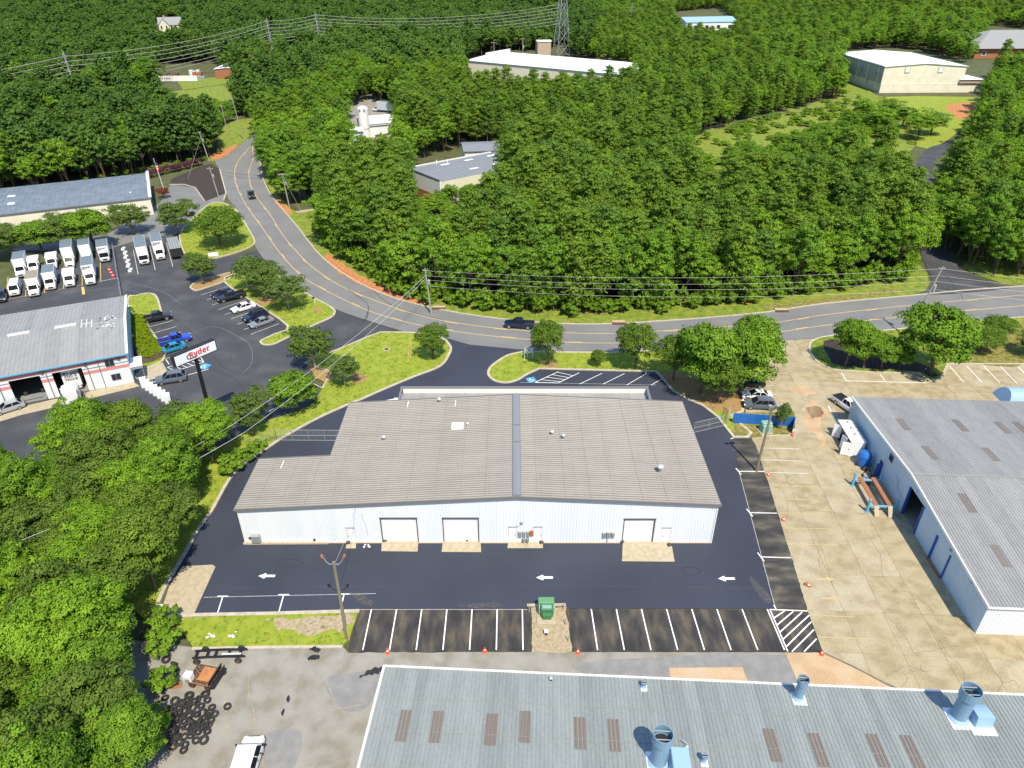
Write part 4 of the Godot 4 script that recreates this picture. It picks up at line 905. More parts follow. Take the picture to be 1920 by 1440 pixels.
	panel_wall(b, Transform3D(Basis(), Vector3(0, 0, -90.3)), -16.2, 19.9, [], op, [M.trim_white], 4.45, 1.2, 6)
	panel_wall(b, xf(Vector3(-1, 0, 0), Vector3.UP, Vector3(0, 0, -1), Vector3(19.9, 0, -90.55)), 0, 36.1, [], op, M.white_wall, 0.1, 2.2, 6)
	panel_wall(b, xf(Vector3(0, 0, -1), Vector3.UP, Vector3(1, 0, 0), Vector3(20.1, 0, -85.3)), 0, 5.2, [], op, M.white_wall, 0.1, 1.3, 4)
	panel_wall(b, xf(Vector3(0, 0, 1), Vector3.UP, Vector3(-1, 0, 0), Vector3(-16.4, 0, -90.5)), 0, 5.2, [], op, M.white_wall, 0.1, 1.3, 4)
	roof_run(b, Vector3(-16.3, 4.5, -85.2), Vector3(1, 0, 0), Vector3(0, -0.02, -1), 30, 36.3 / 30, 5.15, 4, 0.03, 0.08, M.grey_roof)
	beam(b, "parapet_cap", Vector3(-16.55, 5.42, -90.45), Vector3(20.25, 5.42, -90.45), 0.42, 0.14, M.trim_dark)
	beam(b, "parapet_cap", Vector3(20.05, 5.41, -85.35), Vector3(20.05, 5.41, -90.2), 0.3, 0.12, M.trim_dark)
	beam(b, "parapet_cap", Vector3(-16.35, 5.41, -85.35), Vector3(-16.35, 5.41, -90.2), 0.3, 0.12, M.trim_dark)
	for v in [["small roof vent on the tan roof near its stepped edge", Vector3(-16.69, 6.29, -75.79), 1.0], ["roof vent at the street edge of the tan roof", Vector3(-10.18, 6.67, -84.31), 1.0], ["thin vent pipe beside the white roof hatch", Vector3(-5.88, 6.92, -78.17), 0.7], ["roof vent next to the ridge, the one nearer it of a pair", Vector3(5.2, 7.06, -75.9), 1.0], ["roof vent of the pair by the ridge, the one farther down", Vector3(6.61, 6.99, -75.17), 1.0], ["large squat vent alone on the sunny tan roof slope", Vector3(18.05, 6.41, -68.97), 1.5]]:
		roof_vent(v[0], v[1], v[2])

# ---------------------------------------------------------------- the two blue workshops
func skylight(b: Node3D, wp: Vector3, len_: float, slope: Vector3, lift: float) -> void:
	var p: Vector3 = b.transform.affine_inverse() * wp
	var X := Vector3(1, 0, 0)
	var Y := slope.normalized()
	var Z := X.cross(Y)
	if Z.y < 0: X = -X; Z = -Z
	var y := lift
	var s := put("skylight", rib_panel(1.0, -len_ / 2, -len_ / 2, len_ / 2, len_ / 2, 3, 0.05, 0.14), M.skylight, b, xf(X, Y, Z, Vector3(p.x, y, p.z) - X * 0.5))
	s.set_meta("label", "weathered brown translucent roof light")

func stack(label: String, p: Vector3, r: float, h: float, n := 18) -> Node3D:
	var t := thing("exhaust_stack", label, "exhaust stack", p, -ROT_SHOP)
	var st := mb(); lathe(st, [[r, -0.05], [r, h * 0.72]], n, Transform3D(), false); obj("shaft", st, M.stack_blue, t)
	st = mb(); lathe(st, [[r * 0.98, h * 0.68], [r * 1.22, h * 0.74], [r * 1.22, h], [r * 1.14, h], [r * 1.14, h * 0.75], [r * 0.9, h * 0.7]], n, Transform3D(), false); obj("cowl", st, M.stack_blue, t)
	st = mb(); lathe(st, [[r * 0.9, h * 0.78], [0.02, h * 0.8]], n, Transform3D(), false); obj("damper", st, M.dark, t)
	for k in [-0.3, 0.25]: block(t, "damper_rod", Vector3(0, h * 0.93, k * r * 2), Vector3(r * 2.1, 0.05, 0.06), M.bright)
	st = mb(); lathe(st, [[r * 1.35, -0.08], [r * 1.3, 0.12], [r * 1.02, 0.3]], n); obj("collar", st, M.hood_blue, t)
	block(t, "flashing", Vector3(0.05, -0.02, 0.15), Vector3(r * 3.0, 0.12, r * 3.2), M.white, 0.03)
	return t

func build_shops() -> void:
	# the workshop beside the concrete lot
	var b := thing("blue_workshop", "light blue metal workshop with open bay door beside the concrete lot", "workshop", Vector3(48.35, 0, -50.2), -ROT_SHOP)
	var L := 46.0
	var D := 38.8
	var R := 19.2
	var hf := 4.2; var hr := 5.8; var hb := 4.5
	var top := func(u): return hf + (hr - hf) * u / R if u < R else hr + (hb - hr) * (u - R) / (D - R)
	var side := xf(Vector3(0, 0, 1), Vector3.UP, Vector3(-1, 0, 0), Vector3(0, 0, -D))
	var topr := func(u): return top.call(D - u)
	panel_wall(b, side, 0, D, [[D - 18.6, D - 14.9, 4.3], [D - 10.9, D - 7.7, 3.5], [D - 26.9, D - 26.0, 2.3]], topr, M.blue_wall, 0.0, 1.0, 3)
	panel_wall(b, Transform3D(), 0, L, [], func(_u): return hf, M.white_wall, 0.0, 1.0, 3)  # paler white sheets put the sun on this front into its colour
	panel_wall(b, xf(Vector3(-1, 0, 0), Vector3.UP, Vector3(0, 0, -1), Vector3(L, 0, -D)), 0, L, [], func(_u): return hb, M.blue_wall, 0.0, 2.0, 6)
	panel_wall(b, xf(Vector3(0, 0, -1), Vector3.UP, Vector3(1, 0, 0), Vector3(L, 0, 0)), 0, D, [], top, M.blue_wall, 0.0, 2.0, 6)
	var sf := Vector3(0, (hr - hf) / R, -1)
	var sb := Vector3(0, (hr - hb) / (D - R), 1)
	roof_run(b, Vector3(-0.2, hf + 0.04, 0.25), Vector3(1, 0, 0), sf, 44, 1.05, (R + 0.25) * sf.length(), 3, 0.05, 0.1, M.grey_roof)
	roof_run(b, Vector3(46.0, hb + 0.04, -D - 0.25), Vector3(-1, 0, 0), sb, 44, 1.05, (D - R + 0.25) * sb.length(), 3, 0.05, 0.1, M.grey_roof)
	beam(b, "ridge_cap", Vector3(-0.2, hr + 0.1, -R), Vector3(L, hr + 0.1, -R), 0.35, 0.06, M.grey_roof[0])
	for e in [[0.3, -R], [-R, -D - 0.3]]: beam(b, "rake_trim", Vector3(-0.22, top.call(clampf(-e[0], 0, D)) + 0.02, e[0]), Vector3(-0.22, top.call(clampf(-e[1], 0, D)) + 0.02, e[1]), 0.14, 0.3, M.trim_white)
	beam(b, "gutter", Vector3(-0.2, hf - 0.02, 0.28), Vector3(L, hf - 0.02, 0.28), 0.16, 0.18, M.trim_white)
	# inside seen through the open bay
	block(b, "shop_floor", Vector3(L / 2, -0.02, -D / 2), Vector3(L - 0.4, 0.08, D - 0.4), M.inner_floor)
	block(b, "work_bench", Vector3(3.2, 0.5, -15.6), Vector3(2.2, 0.9, 0.8), M.rust_dark, 0.05)
	for z in [-18.6, -14.9]: beam(b, "door_jamb", Vector3(-0.03, 0, z), Vector3(-0.03, 4.3, z), 0.3, 0.16, M.deep_blue)
	for z in [-10.9, -7.7]: beam(b, "door_jamb", Vector3(-0.03, 0, z), Vector3(-0.03, 3.5, z), 0.26, 0.16, M.deep_blue)
	for k in 5: block(b, "overhead_door_section", Vector3(0.12, 0.36 + 0.7 * k, -9.3), Vector3(0.06, 0.685, 3.1), M.blue_wall[1], 0.01)
	block(b, "door_sill", Vector3(-0.2, 0.05, -9.3), Vector3(0.25, 0.1, 3.4), M.rust)
	var wdw := block(b, "window", Vector3(-0.05, 4.2, -24.6), Vector3(0.1, 1.0, 1.05), M.trim_grey)
	block(wdw, "pane", Vector3(-0.04, 0, -0.24), Vector3(0.06, 0.84, 0.42), M.pane); block(wdw, "pane", Vector3(-0.04, 0, 0.24), Vector3(0.06, 0.84, 0.42), M.pane)
	var dr := block(b, "door", Vector3(-0.45, 1.15, -26.0), Vector3(0.88, 2.25, 0.06), M.deep_blue, 0.01)
	dr.rotation_degrees.y = 12
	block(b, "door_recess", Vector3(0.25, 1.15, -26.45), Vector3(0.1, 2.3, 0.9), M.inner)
	block(b, "wall_light", Vector3(-0.15, 4.75, -17.2), Vector3(0.3, 0.12, 0.2), M.trim_white)
	for e in [[-8, 4.0], [-3.2, 4.05]]:
		block(b, "wall_bracket", Vector3(-0.1, e[1], e[0]), Vector3(0.16, 0.14, 0.2), M.trim_grey)
	var st := mb(); tube(st, [Vector3(-0.08, 3.2, -22.5), Vector3(-0.08, 3.0, -21.6), Vector3(-0.08, 2.2, -21.3), Vector3(-0.08, 2.0, -20.0), Vector3(-0.08, 1.6, -19.6)], 0.02, 4); obj("air_hose", st, M.deep_blue, b)
	for e in [[Vector3(53.9, 5.1, -81.32), 1], [Vector3(61.63, 5.1, -81.07), 1], [Vector3(67.19, 5.1, -80.55), 1], [Vector3(69.75, 5.1, -80.55), 1], [Vector3(53.89, 5.5, -74.19), 1], [Vector3(61.54, 5.5, -73.85), 1], [Vector3(53.5, 5.4, -64.44), 0], [Vector3(52.95, 4.9, -56.55), 0]]:
		var lp: Vector3 = b.transform.affine_inverse() * e[0]
		skylight(b, e[0], 3.1, sb if e[1] else sf, top.call(-lp.z) + 0.065)
	# a rounded blue canopy behind it
	st = mb()
	var ring0 := []; var ring1 := []
	for k in 9:
		var a := PI * k / 8
		ring0.append(Vector3(23.0 + 0.8 * sin(a), 2.9 + sin(a) * 2.0, -D - 3.2 - cos(a) * 2.0)); ring1.append(Vector3(30.0, 2.9 + sin(a) * 2.0, -D - 3.2 - cos(a) * 2.0))
	loft(st, [ring0, ring1])
	var cn := obj("canopy", st, M.hood_blue)
	cn.transform = b.transform; cn.position += b.basis * Vector3(0, 0, 0)
	tag(cn, "rounded light blue canopy behind the blue workshop roof", "canopy")
	# the near workshop, of which the roof shows
	var n := thing("grey_workshop", "workshop under a blue grey metal roof with brown roof lights", "workshop", Vector3(-11.78, 0, -42.97), -ROT_SHOP)
	var s2 := Vector3(0, 0.05, 1)
	var s3 := Vector3(0, 0.05, -1)
	panel_wall(n, xf(Vector3(-1, 0, 0), Vector3.UP, Vector3(0, 0, -1), Vector3(60.9, 0, 0.2)), 0, 60.6, [], func(_u): return 4.15, M.white_wall, 0.0, 2.0, 6)
	panel_wall(n, xf(Vector3(0, 0, 1), Vector3.UP, Vector3(-1, 0, 0), Vector3(0.25, 0, 0.2)), 0, 37.6, [], func(u): return 4.15 + 0.05 * (u if u < 19 else 38 - u), M.white_wall, 0.0, 2.0, 6)
	panel_wall(n, Transform3D(Basis(), Vector3(0.25, 0, 37.8)), 0, 60.6, [], func(_u): return 4.15, M.white_wall, 0.0, 2.0, 6)
	panel_wall(n, xf(Vector3(0, 0, -1), Vector3.UP, Vector3(1, 0, 0), Vector3(60.85, 0, 37.8)), 0, 37.6, [], func(u): return 4.15 + 0.05 * (u if u < 19 else 38 - u), M.white_wall, 0.0, 2.0, 6)
	roof_run(n, Vector3(60.9, 4.2, 0), Vector3(-1, 0, 0), s2, 58, 1.05, 19.02, 3, 0.045, 0.07, M.blue_roof)
	roof_run(n, Vector3(0, 4.2, 38), Vector3(1, 0, 0), s3, 58, 1.05, 19.02, 3, 0.045, 0.07, M.blue_roof)
	beam(n, "ridge_cap", Vector3(0, 5.2, 19), Vector3(60.9, 5.2, 19), 0.4, 0.06, M.blue_roof[0])
	beam(n, "eave_trim", Vector3(-0.1, 4.22, -0.08), Vector3(61, 4.22, -0.08), 0.16, 0.14, M.trim_white)
	beam(n, "rake_trim", Vector3(-0.08, 4.25, -0.1), Vector3(-0.08, 5.2, 19), 0.2, 0.16, M.trim_white)
	beam(n, "rake_trim", Vector3(-0.08, 5.2, 19), Vector3(-0.08, 4.25, 38.1), 0.2, 0.16, M.trim_white)
	for z in [3.2, 6.4, 9.6, 12.8]:
		st = mb(); box(st, Vector3.ZERO, Vector3(60.6, 0.01, 0.04))
		var o := obj("screw_row", st, M.blue_roof[3], n); o.position = Vector3(30.4, 4.2 + 0.05 * z + 0.05, z); o.rotation.x = -0.05
	for q in [Vector3(-9.22, 4.55, -36.9), Vector3(-6.39, 4.55, -36.8), Vector3(-1.76, 4.55, -36.56), Vector3(1.09, 4.5, -36.83), Vector3(5.76, 4.55, -36.22), Vector3(8.61, 4.55, -36.03), Vector3(21.65, 4.6, -35.15), Vector3(25.35, 4.6, -34.73), Vector3(30.22, 4.6, -34.68), Vector3(33.01, 4.6, -34.55)]:
		var lp: Vector3 = n.transform.affine_inverse() * q
		skylight(n, q, 3.0, s2, 4.2 + 0.05 * lp.z + 0.03)
	stack("tall open blue exhaust stack next to a square blue hood", Vector3(11.86, 4.62, -33.59), 0.66, 3.9)
	stack("tall open blue exhaust stack next to a rounded blue hood", Vector3(38.5, 4.35, -37.77), 0.66, 3.8)
	stack("shorter narrow blue exhaust stack at the roof edge", Vector3(25.37, 4.27, -39.73), 0.4, 2.6)
	stack("small blue vent pipe on a white flashing beside the hood", Vector3(15.56, 4.6, -33.69), 0.2, 0.9, 10)
	stack("small pale vent pipe at the white eave", Vector3(11.82, 4.25, -40.82), 0.2, 0.7, 10)
	var h1 := thing("exhaust_hood", "square light blue sheet metal hood on the grey roof", "roof hood", Vector3(13.41, 4.65, -33.13), -ROT_SHOP)
	block(h1, "housing", Vector3(0.1, 0.55, 0.2), Vector3(1.45, 1.2, 2.6), M.hood_blue, 0.06)
	block(h1, "flashing", Vector3(0.1, 0.0, 0.2), Vector3(1.9, 0.1, 3.0), M.white)
	var h2 := thing("exhaust_hood", "rounded light blue sheet metal hood at the roof edge", "roof hood", Vector3(40.13, 4.4, -37.59), -ROT_SHOP)
	st = mb()
	ring0 = []; ring1 = []
	for k in 7:
		var a := PI / 2 * k / 6
		ring0.append(Vector3(-0.7, sin(a) * 1.2, 0.6 - cos(a) * 1.9)); ring1.append(Vector3(0.7, sin(a) * 1.2, 0.6 - cos(a) * 1.9))
	for r in [ring0, ring1]: r.append(Vector3(r[0].x, 1.2, 0.7)); r.append(Vector3(r[0].x, 0, 0.9))
	loft(st, [ring0, ring1]); obj("housing", st, M.hood_blue, h2)
	block(h2, "flashing", Vector3(-0.1, 0.0, 0.1), Vector3(2.0, 0.1, 2.9), M.white)
	var bx := thing("roof_bracket", "tiny dark vent cap at the far eave of the grey roof", "roof vent", Vector3(3.54, 4.25, -41.54))
	block(bx, "base", Vector3(0, 0.1, 0), Vector3(0.2, 0.3, 0.2), M.dark); block(bx, "cap", Vector3(0, 0.32, 0), Vector3(0.3, 0.12, 0.3), M.bright, 0.03)
	var pt := thing("pipe_elbow", "bent conduit standing out of the roof by the hood", "pipe", Vector3(14.48, 4.6, -34.96))
	st = mb(); tube(st, [Vector3(0, 0, 0), Vector3(0, 0.35, 0), Vector3(-0.12, 0.45, -0.1), Vector3(-0.35, 0.4, -0.3)], 0.04, 6); obj("conduit", st, M.bright, pt)
	st = mb(); lathe(st, [[0.14, -0.03], [0.1, 0.1]], 8); obj("boot", st, M.white, pt)

# ---------------------------------------------------------------- buildings of the truck yard
func build_yard_buildings() -> void:
	var b := thing("truck_garage", "truck garage with red striped walls, two open bays and a grey roof", "garage", Vector3(-62.34, 0, -101.0), ROT_YARD)
	var W := 44.0
	var D := 24.2
	var he := 5.45; var hr := 6.35
	var front := Transform3D(Basis(), Vector3(-W, 0, 0))
	var bays := [[W - 16.6, W - 12.4, 4.3], [W - 10.75, W - 6.6, 4.3], [W - 23.0, W - 18.8, 4.3]]
	panel_wall(b, front, 0, W, bays, func(_u): return he, M.white_wall, 0.0, 1.05, 3)
	panel_wall(b, xf(Vector3(0, 0, -1), Vector3.UP, Vector3(1, 0, 0), Vector3.ZERO), 0, D, [], func(u): return he + (hr - he) * (1 - absf(u - D / 2) / (D / 2)), M.blue_wall, 0.0, 1.05, 3)  # this end takes bluish sheets, its shade painted as wall colour
	panel_wall(b, xf(Vector3(-1, 0, 0), Vector3.UP, Vector3(0, 0, -1), Vector3(0, 0, -D)), 0, W, [], func(_u): return he, M.white_wall, 0.0, 2.0, 6)
	panel_wall(b, xf(Vector3(0, 0, 1), Vector3.UP, Vector3(-1, 0, 0), Vector3(-W, 0, -D)), 0, D, [], func(u): return he + (hr - he) * (1 - absf(u - D / 2) / (D / 2)), M.white_wall, 0.0, 2.0, 6)
	var s1 := Vector3(0, (hr - he) / (D / 2), -1); var s2 := Vector3(0, (hr - he) / (D / 2), 1)
	roof_run(b, Vector3(-W, he + 0.04, 0.3), Vector3(1, 0, 0), s1, 37, 1.195, (D / 2 + 0.3) * s1.length(), 2, 0.04, 0.06, M.grey_roof)
	roof_run(b, Vector3(0.2, he + 0.04, -D - 0.3), Vector3(-1, 0, 0), s2, 37, 1.195, (D / 2 + 0.3) * s2.length(), 2, 0.04, 0.06, M.grey_roof)
	beam(b, "rake_trim", Vector3(0.25, he + 0.1, 0.35), Vector3(0.25, hr + 0.1, -D / 2), 0.4, 0.14, M.trim_white)
	beam(b, "rake_trim", Vector3(0.25, hr + 0.1, -D / 2), Vector3(0.25, he + 0.1, -D - 0.35), 0.4, 0.14, M.trim_white)
	beam(b, "gutter", Vector3(-W, he - 0.05, 0.42), Vector3(0.3, he - 0.05, 0.42), 0.22, 0.2, M.lift_blue)
	for e in [[-17.3, -14.1], [-10.5, -7.2], [-25.0, -21.5]]: block(b, "ridge_skylight", Vector3((e[0] + e[1]) / 2, hr + 0.22, -D / 2 - 0.3), Vector3(e[1] - e[0], 0.22, 0.6), M.white, 0.05)
	# white patches of sealant where signs stood on the roof
	for e in [[-6.5, -12.6, 0.12, 3.4], [-5.7, -12.3, 0.12, 3.3], [-4.9, -11.9, 0.12, 3.2]]: block(b, "roof_sealant", Vector3(e[0], hr - 0.04 - absf(e[1] + D / 2) * 0.074 + 0.12, e[1]), Vector3(e[2], 0.03, e[3]), M.white)
	block(b, "roof_sealant", Vector3(-5.7, hr + 0.1, -12.2), Vector3(1.7, 0.03, 0.14), M.white)
	var rg := RandomNumberGenerator.new(); rg.seed = 5
	for k in 26:
		var x := rg.randf_range(-4.2, -1.0); var z := rg.randf_range(-14.8, -8.8)
		block(b, "roof_patch", Vector3(x, hr - absf(z + D / 2) * 0.0744 + 0.095, z), Vector3(rg.randf_range(0.1, 0.4), 0.03, rg.randf_range(0.1, 0.35)), M.white if k % 3 else M.dark)
	# red stripes
	var runs := [[-W, -23.0], [-18.8, -16.6], [-12.4, -10.75], [-6.6, 0.0]]
	for r in runs:
		block(b, "red_stripe", Vector3((r[0] + r[1]) / 2, 3.25, 0.045), Vector3(r[1] - r[0] - 0.02, 0.5, 0.025), M.red_stripe)
		block(b, "dark_stripe", Vector3((r[0] + r[1]) / 2, 3.95, 0.045), Vector3(r[1] - r[0] - 0.02, 0.12, 0.025), M.trim_grey)
	block(b, "red_stripe", Vector3(-W / 2, 4.75, 0.045), Vector3(W - 0.02, 0.5, 0.025), M.red_stripe)
	for x in [-18.0, -11.5, -5.8, -4.2]:
		var st := mb(); tube(st, [Vector3(x, 0, 0.14), Vector3(x, 5.3, 0.14)], 0.06, 6); obj("downpipe", st, M.trim_grey, b)
	for e in [[-2.6, 4.25, 1.3, 1.2], [-2.3, 1.6, 1.35, 1.15]]:
		var w := block(b, "window", Vector3(e[0], e[1], 0.05), Vector3(e[2], e[3], 0.12), M.trim_grey)
		for k in [-0.25, 0.25]: block(w, "pane", Vector3(k * e[2], 0, 0.05), Vector3(e[2] * 0.44, e[3] * 0.86, 0.05), M.pane)
	for x in [-12.0, -6.0, -1.2]: block(b, "wall_light", Vector3(x, 4.9, 0.2), Vector3(0.45, 0.3, 0.3), M.frame_dark, 0.04)
	# inside of the bays
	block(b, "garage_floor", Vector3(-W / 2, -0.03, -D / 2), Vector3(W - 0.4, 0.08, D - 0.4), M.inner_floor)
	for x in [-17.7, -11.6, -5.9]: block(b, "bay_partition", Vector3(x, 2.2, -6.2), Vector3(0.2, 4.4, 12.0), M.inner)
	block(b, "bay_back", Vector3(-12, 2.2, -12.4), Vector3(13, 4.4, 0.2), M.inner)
	block(b, "bay_ramp", Vector3(-14.5, 0.12, -1.2), Vector3(3.9, 0.18, 2.4), M.galv)
	block(b, "ramp_slot", Vector3(-14.4, 0.22, -0.6), Vector3(2.6, 0.03, 0.16), M.dark)
	for x in [-15.6, -13.2]: block(b, "wheel_stand", Vector3(x, 0.55, -2.4), Vector3(0.6, 0.8, 0.5), M.dark, 0.1)
	# awning over the side door
	var aw := thing("entrance_awning", "white flat awning over the garage side entrance", "awning", b.transform * Vector3(0.95, 0, -1.4), ROT_YARD)
	block(aw, "canopy", Vector3(0, 2.9, 0), Vector3(1.8, 0.16, 3.4), M.white, 0.03); block(aw, "fascia", Vector3(0, 2.6, 1.62), Vector3(1.8, 0.5, 0.1), M.galv)
	for z in [-1.4, 1.4]:
		var st := mb(); tube(st, [Vector3(0.8, 0, z), Vector3(0.8, 2.8, z)], 0.06, 6); obj("post", st, M.galv, aw)
	# stepped white block wall down to the lower yard
	var sw := thing("retaining_wall", "stepped white block wall below the grey SUV", "retaining wall", b.transform * Vector3(1.5, 0, 2.2), ROT_YARD)
	for k in 7:
		block(sw, "wall_block", Vector3(0.55 * k, 0.75 - 0.0 * k, 1.15 * k), Vector3(0.9, 1.5, 1.15), M.white_wall[k % 3], 0.04)
	# ---- office with the slate roof behind the trees
	var o := thing("cream_office", "long low cream building with a slate grey roof", "office", Vector3(-96.5, 0, -188.5), ROT_YARD)
	W = 70.0; D = 26.0
	block(o, "front_wall", Vector3(-W / 2, 2.3, -0.15), Vector3(W, 4.6, 0.3), M.cream)
	block(o, "rear_wall", Vector3(-W / 2, 2.3, -D + 0.15), Vector3(W, 4.6, 0.3), M.cream)
	block(o, "end_wall", Vector3(-0.15, 2.55, -D / 2), Vector3(0.3, 5.1, D - 0.6), M.white)
	for k in 4:
		var z := -3.2 - 6.5 * k
		var w := block(o, "window", Vector3(0.03, 2.0, z), Vector3(0.1, 2.6, 2.4), M.trim_grey)
		for q in [-0.6, 0.6]: block(w, "pane", Vector3(0.04, 0, q), Vector3(0.06, 2.3, 1.1), M.pane)
	block(o, "parapet", Vector3(0.15, 5.0, -D / 2), Vector3(0.7, 0.5, D + 1.0), M.white, 0.05)
	s1 = Vector3(0, 0.045, -1); s2 = Vector3(0, 0.045, 1)
	roof_run(o, Vector3(-W, 4.65, 0.3), Vector3(1, 0, 0), s1, 58, 1.2, 13.3, 1, 0.04, 0.08, [M.slate_roof])
	roof_run(o, Vector3(-0.2, 4.65, -D - 0.3), Vector3(-1, 0, 0), s2, 58, 1.2, 13.3, 1, 0.04, 0.08, [M.slate_roof])
	beam(o, "fascia", Vector3(-W, 4.6, 0.32), Vector3(-0.2, 4.6, 0.32), 0.14, 0.3, M.trim_grey)
	block(o, "roof_light", Vector3(-32.5, 5.0, -8), Vector3(1.6, 0.1, 2.4), M.white); block(o, "roof_vent", Vector3(-4.5, 5.1, -4.5), Vector3(0.7, 0.7, 0.7), M.galv, 0.1)
	block(o, "roof_light", Vector3(-33, 5.3, -14), Vector3(1.8, 0.1, 1.2), M.white)
	for x in [-26.0, -34.6, -17.0]: block(o, "joint", Vector3(x, 2.3, 0.02), Vector3(0.08, 4.5, 0.06), M.cream_dark)
	for e in [[-21.0, 1.1, 1.2, 2.1], [-23.2, 1.0, 0.7, 2.0], [-17.6, 3.7, 0.5, 0.4], [-30.0, 1.1, 1.0, 2.1]]: block(o, "door", Vector3(e[0], e[1], 0.04), Vector3(e[2], e[3], 0.1), M.trim_grey)

# ---------------------------------------------------------------- buildings among the trees
func gable(parent: Node3D, x0: float, x1: float, z0: float, z1: float, he: float, hr: float, along_x: bool, wall: Material, roof: Material, over := 0.4) -> void:
	# z0 is the near side (larger z)
	var xm := (x0 + x1) / 2
	var zm := (z0 + z1) / 2
	for s in [[Vector2(x0, z0), Vector2(x1, z0)], [Vector2(x1, z0), Vector2(x1, z1)], [Vector2(x1, z1), Vector2(x0, z1)], [Vector2(x0, z1), Vector2(x0, z0)]]:
		var a: Vector2 = s[0]
		var c: Vector2 = s[1]
		var st := mb()
		quad(st, Vector3(a.x, -0.1, a.y), Vector3(c.x, -0.1, c.y), Vector3(c.x, he, c.y), Vector3(a.x, he, a.y))
		var gable_end := (a.y == c.y) != along_x
		if gable_end:
			var m := (a + c) / 2
			tri(st, Vector3(a.x, he, a.y), Vector3(c.x, he, c.y), Vector3(m.x, hr, m.y))
		obj("wall", st, wall, parent)
	var ov := over * (hr - he) / maxf(0.1, (absf(z0 - z1) if along_x else x1 - x0) / 2)
	for k in [0, 1]:
		var st := mb()
		var p: Array
		if along_x:
			var zz := z0 + over if k == 0 else z1 - over
			p = [Vector3(x0 - over, he - ov, zz), Vector3(x1 + over, he - ov, zz), Vector3(x1 + over, hr, zm), Vector3(x0 - over, hr, zm)]
		else:
			var xx := x0 - over if k == 0 else x1 + over
			p = [Vector3(xx, he - ov, z1 - over), Vector3(xx, he - ov, z0 + over), Vector3(xm, hr, z0 + over), Vector3(xm, hr, z1 - over)]
		if (along_x and k == 1) or (not along_x and k == 1): p.reverse()
		var th := Vector3(0, 0.18, 0)
		hexa(st, [p[0], p[1], p[2], p[3], p[0] + th, p[1] + th, p[2] + th, p[3] + th])
		obj("roof", st, roof, parent)

func pane_window(parent: Node3D, c: Vector3, s: Vector3, face: Vector3, frame: Material, glass: Material) -> void:
	var w := block(parent, "window", c, s, frame)
	var t := Vector3(1, 1, 1) - face.abs()
	block(w, "pane", face * 0.06, s * t * 0.8 + face.abs() * 0.1, glass)

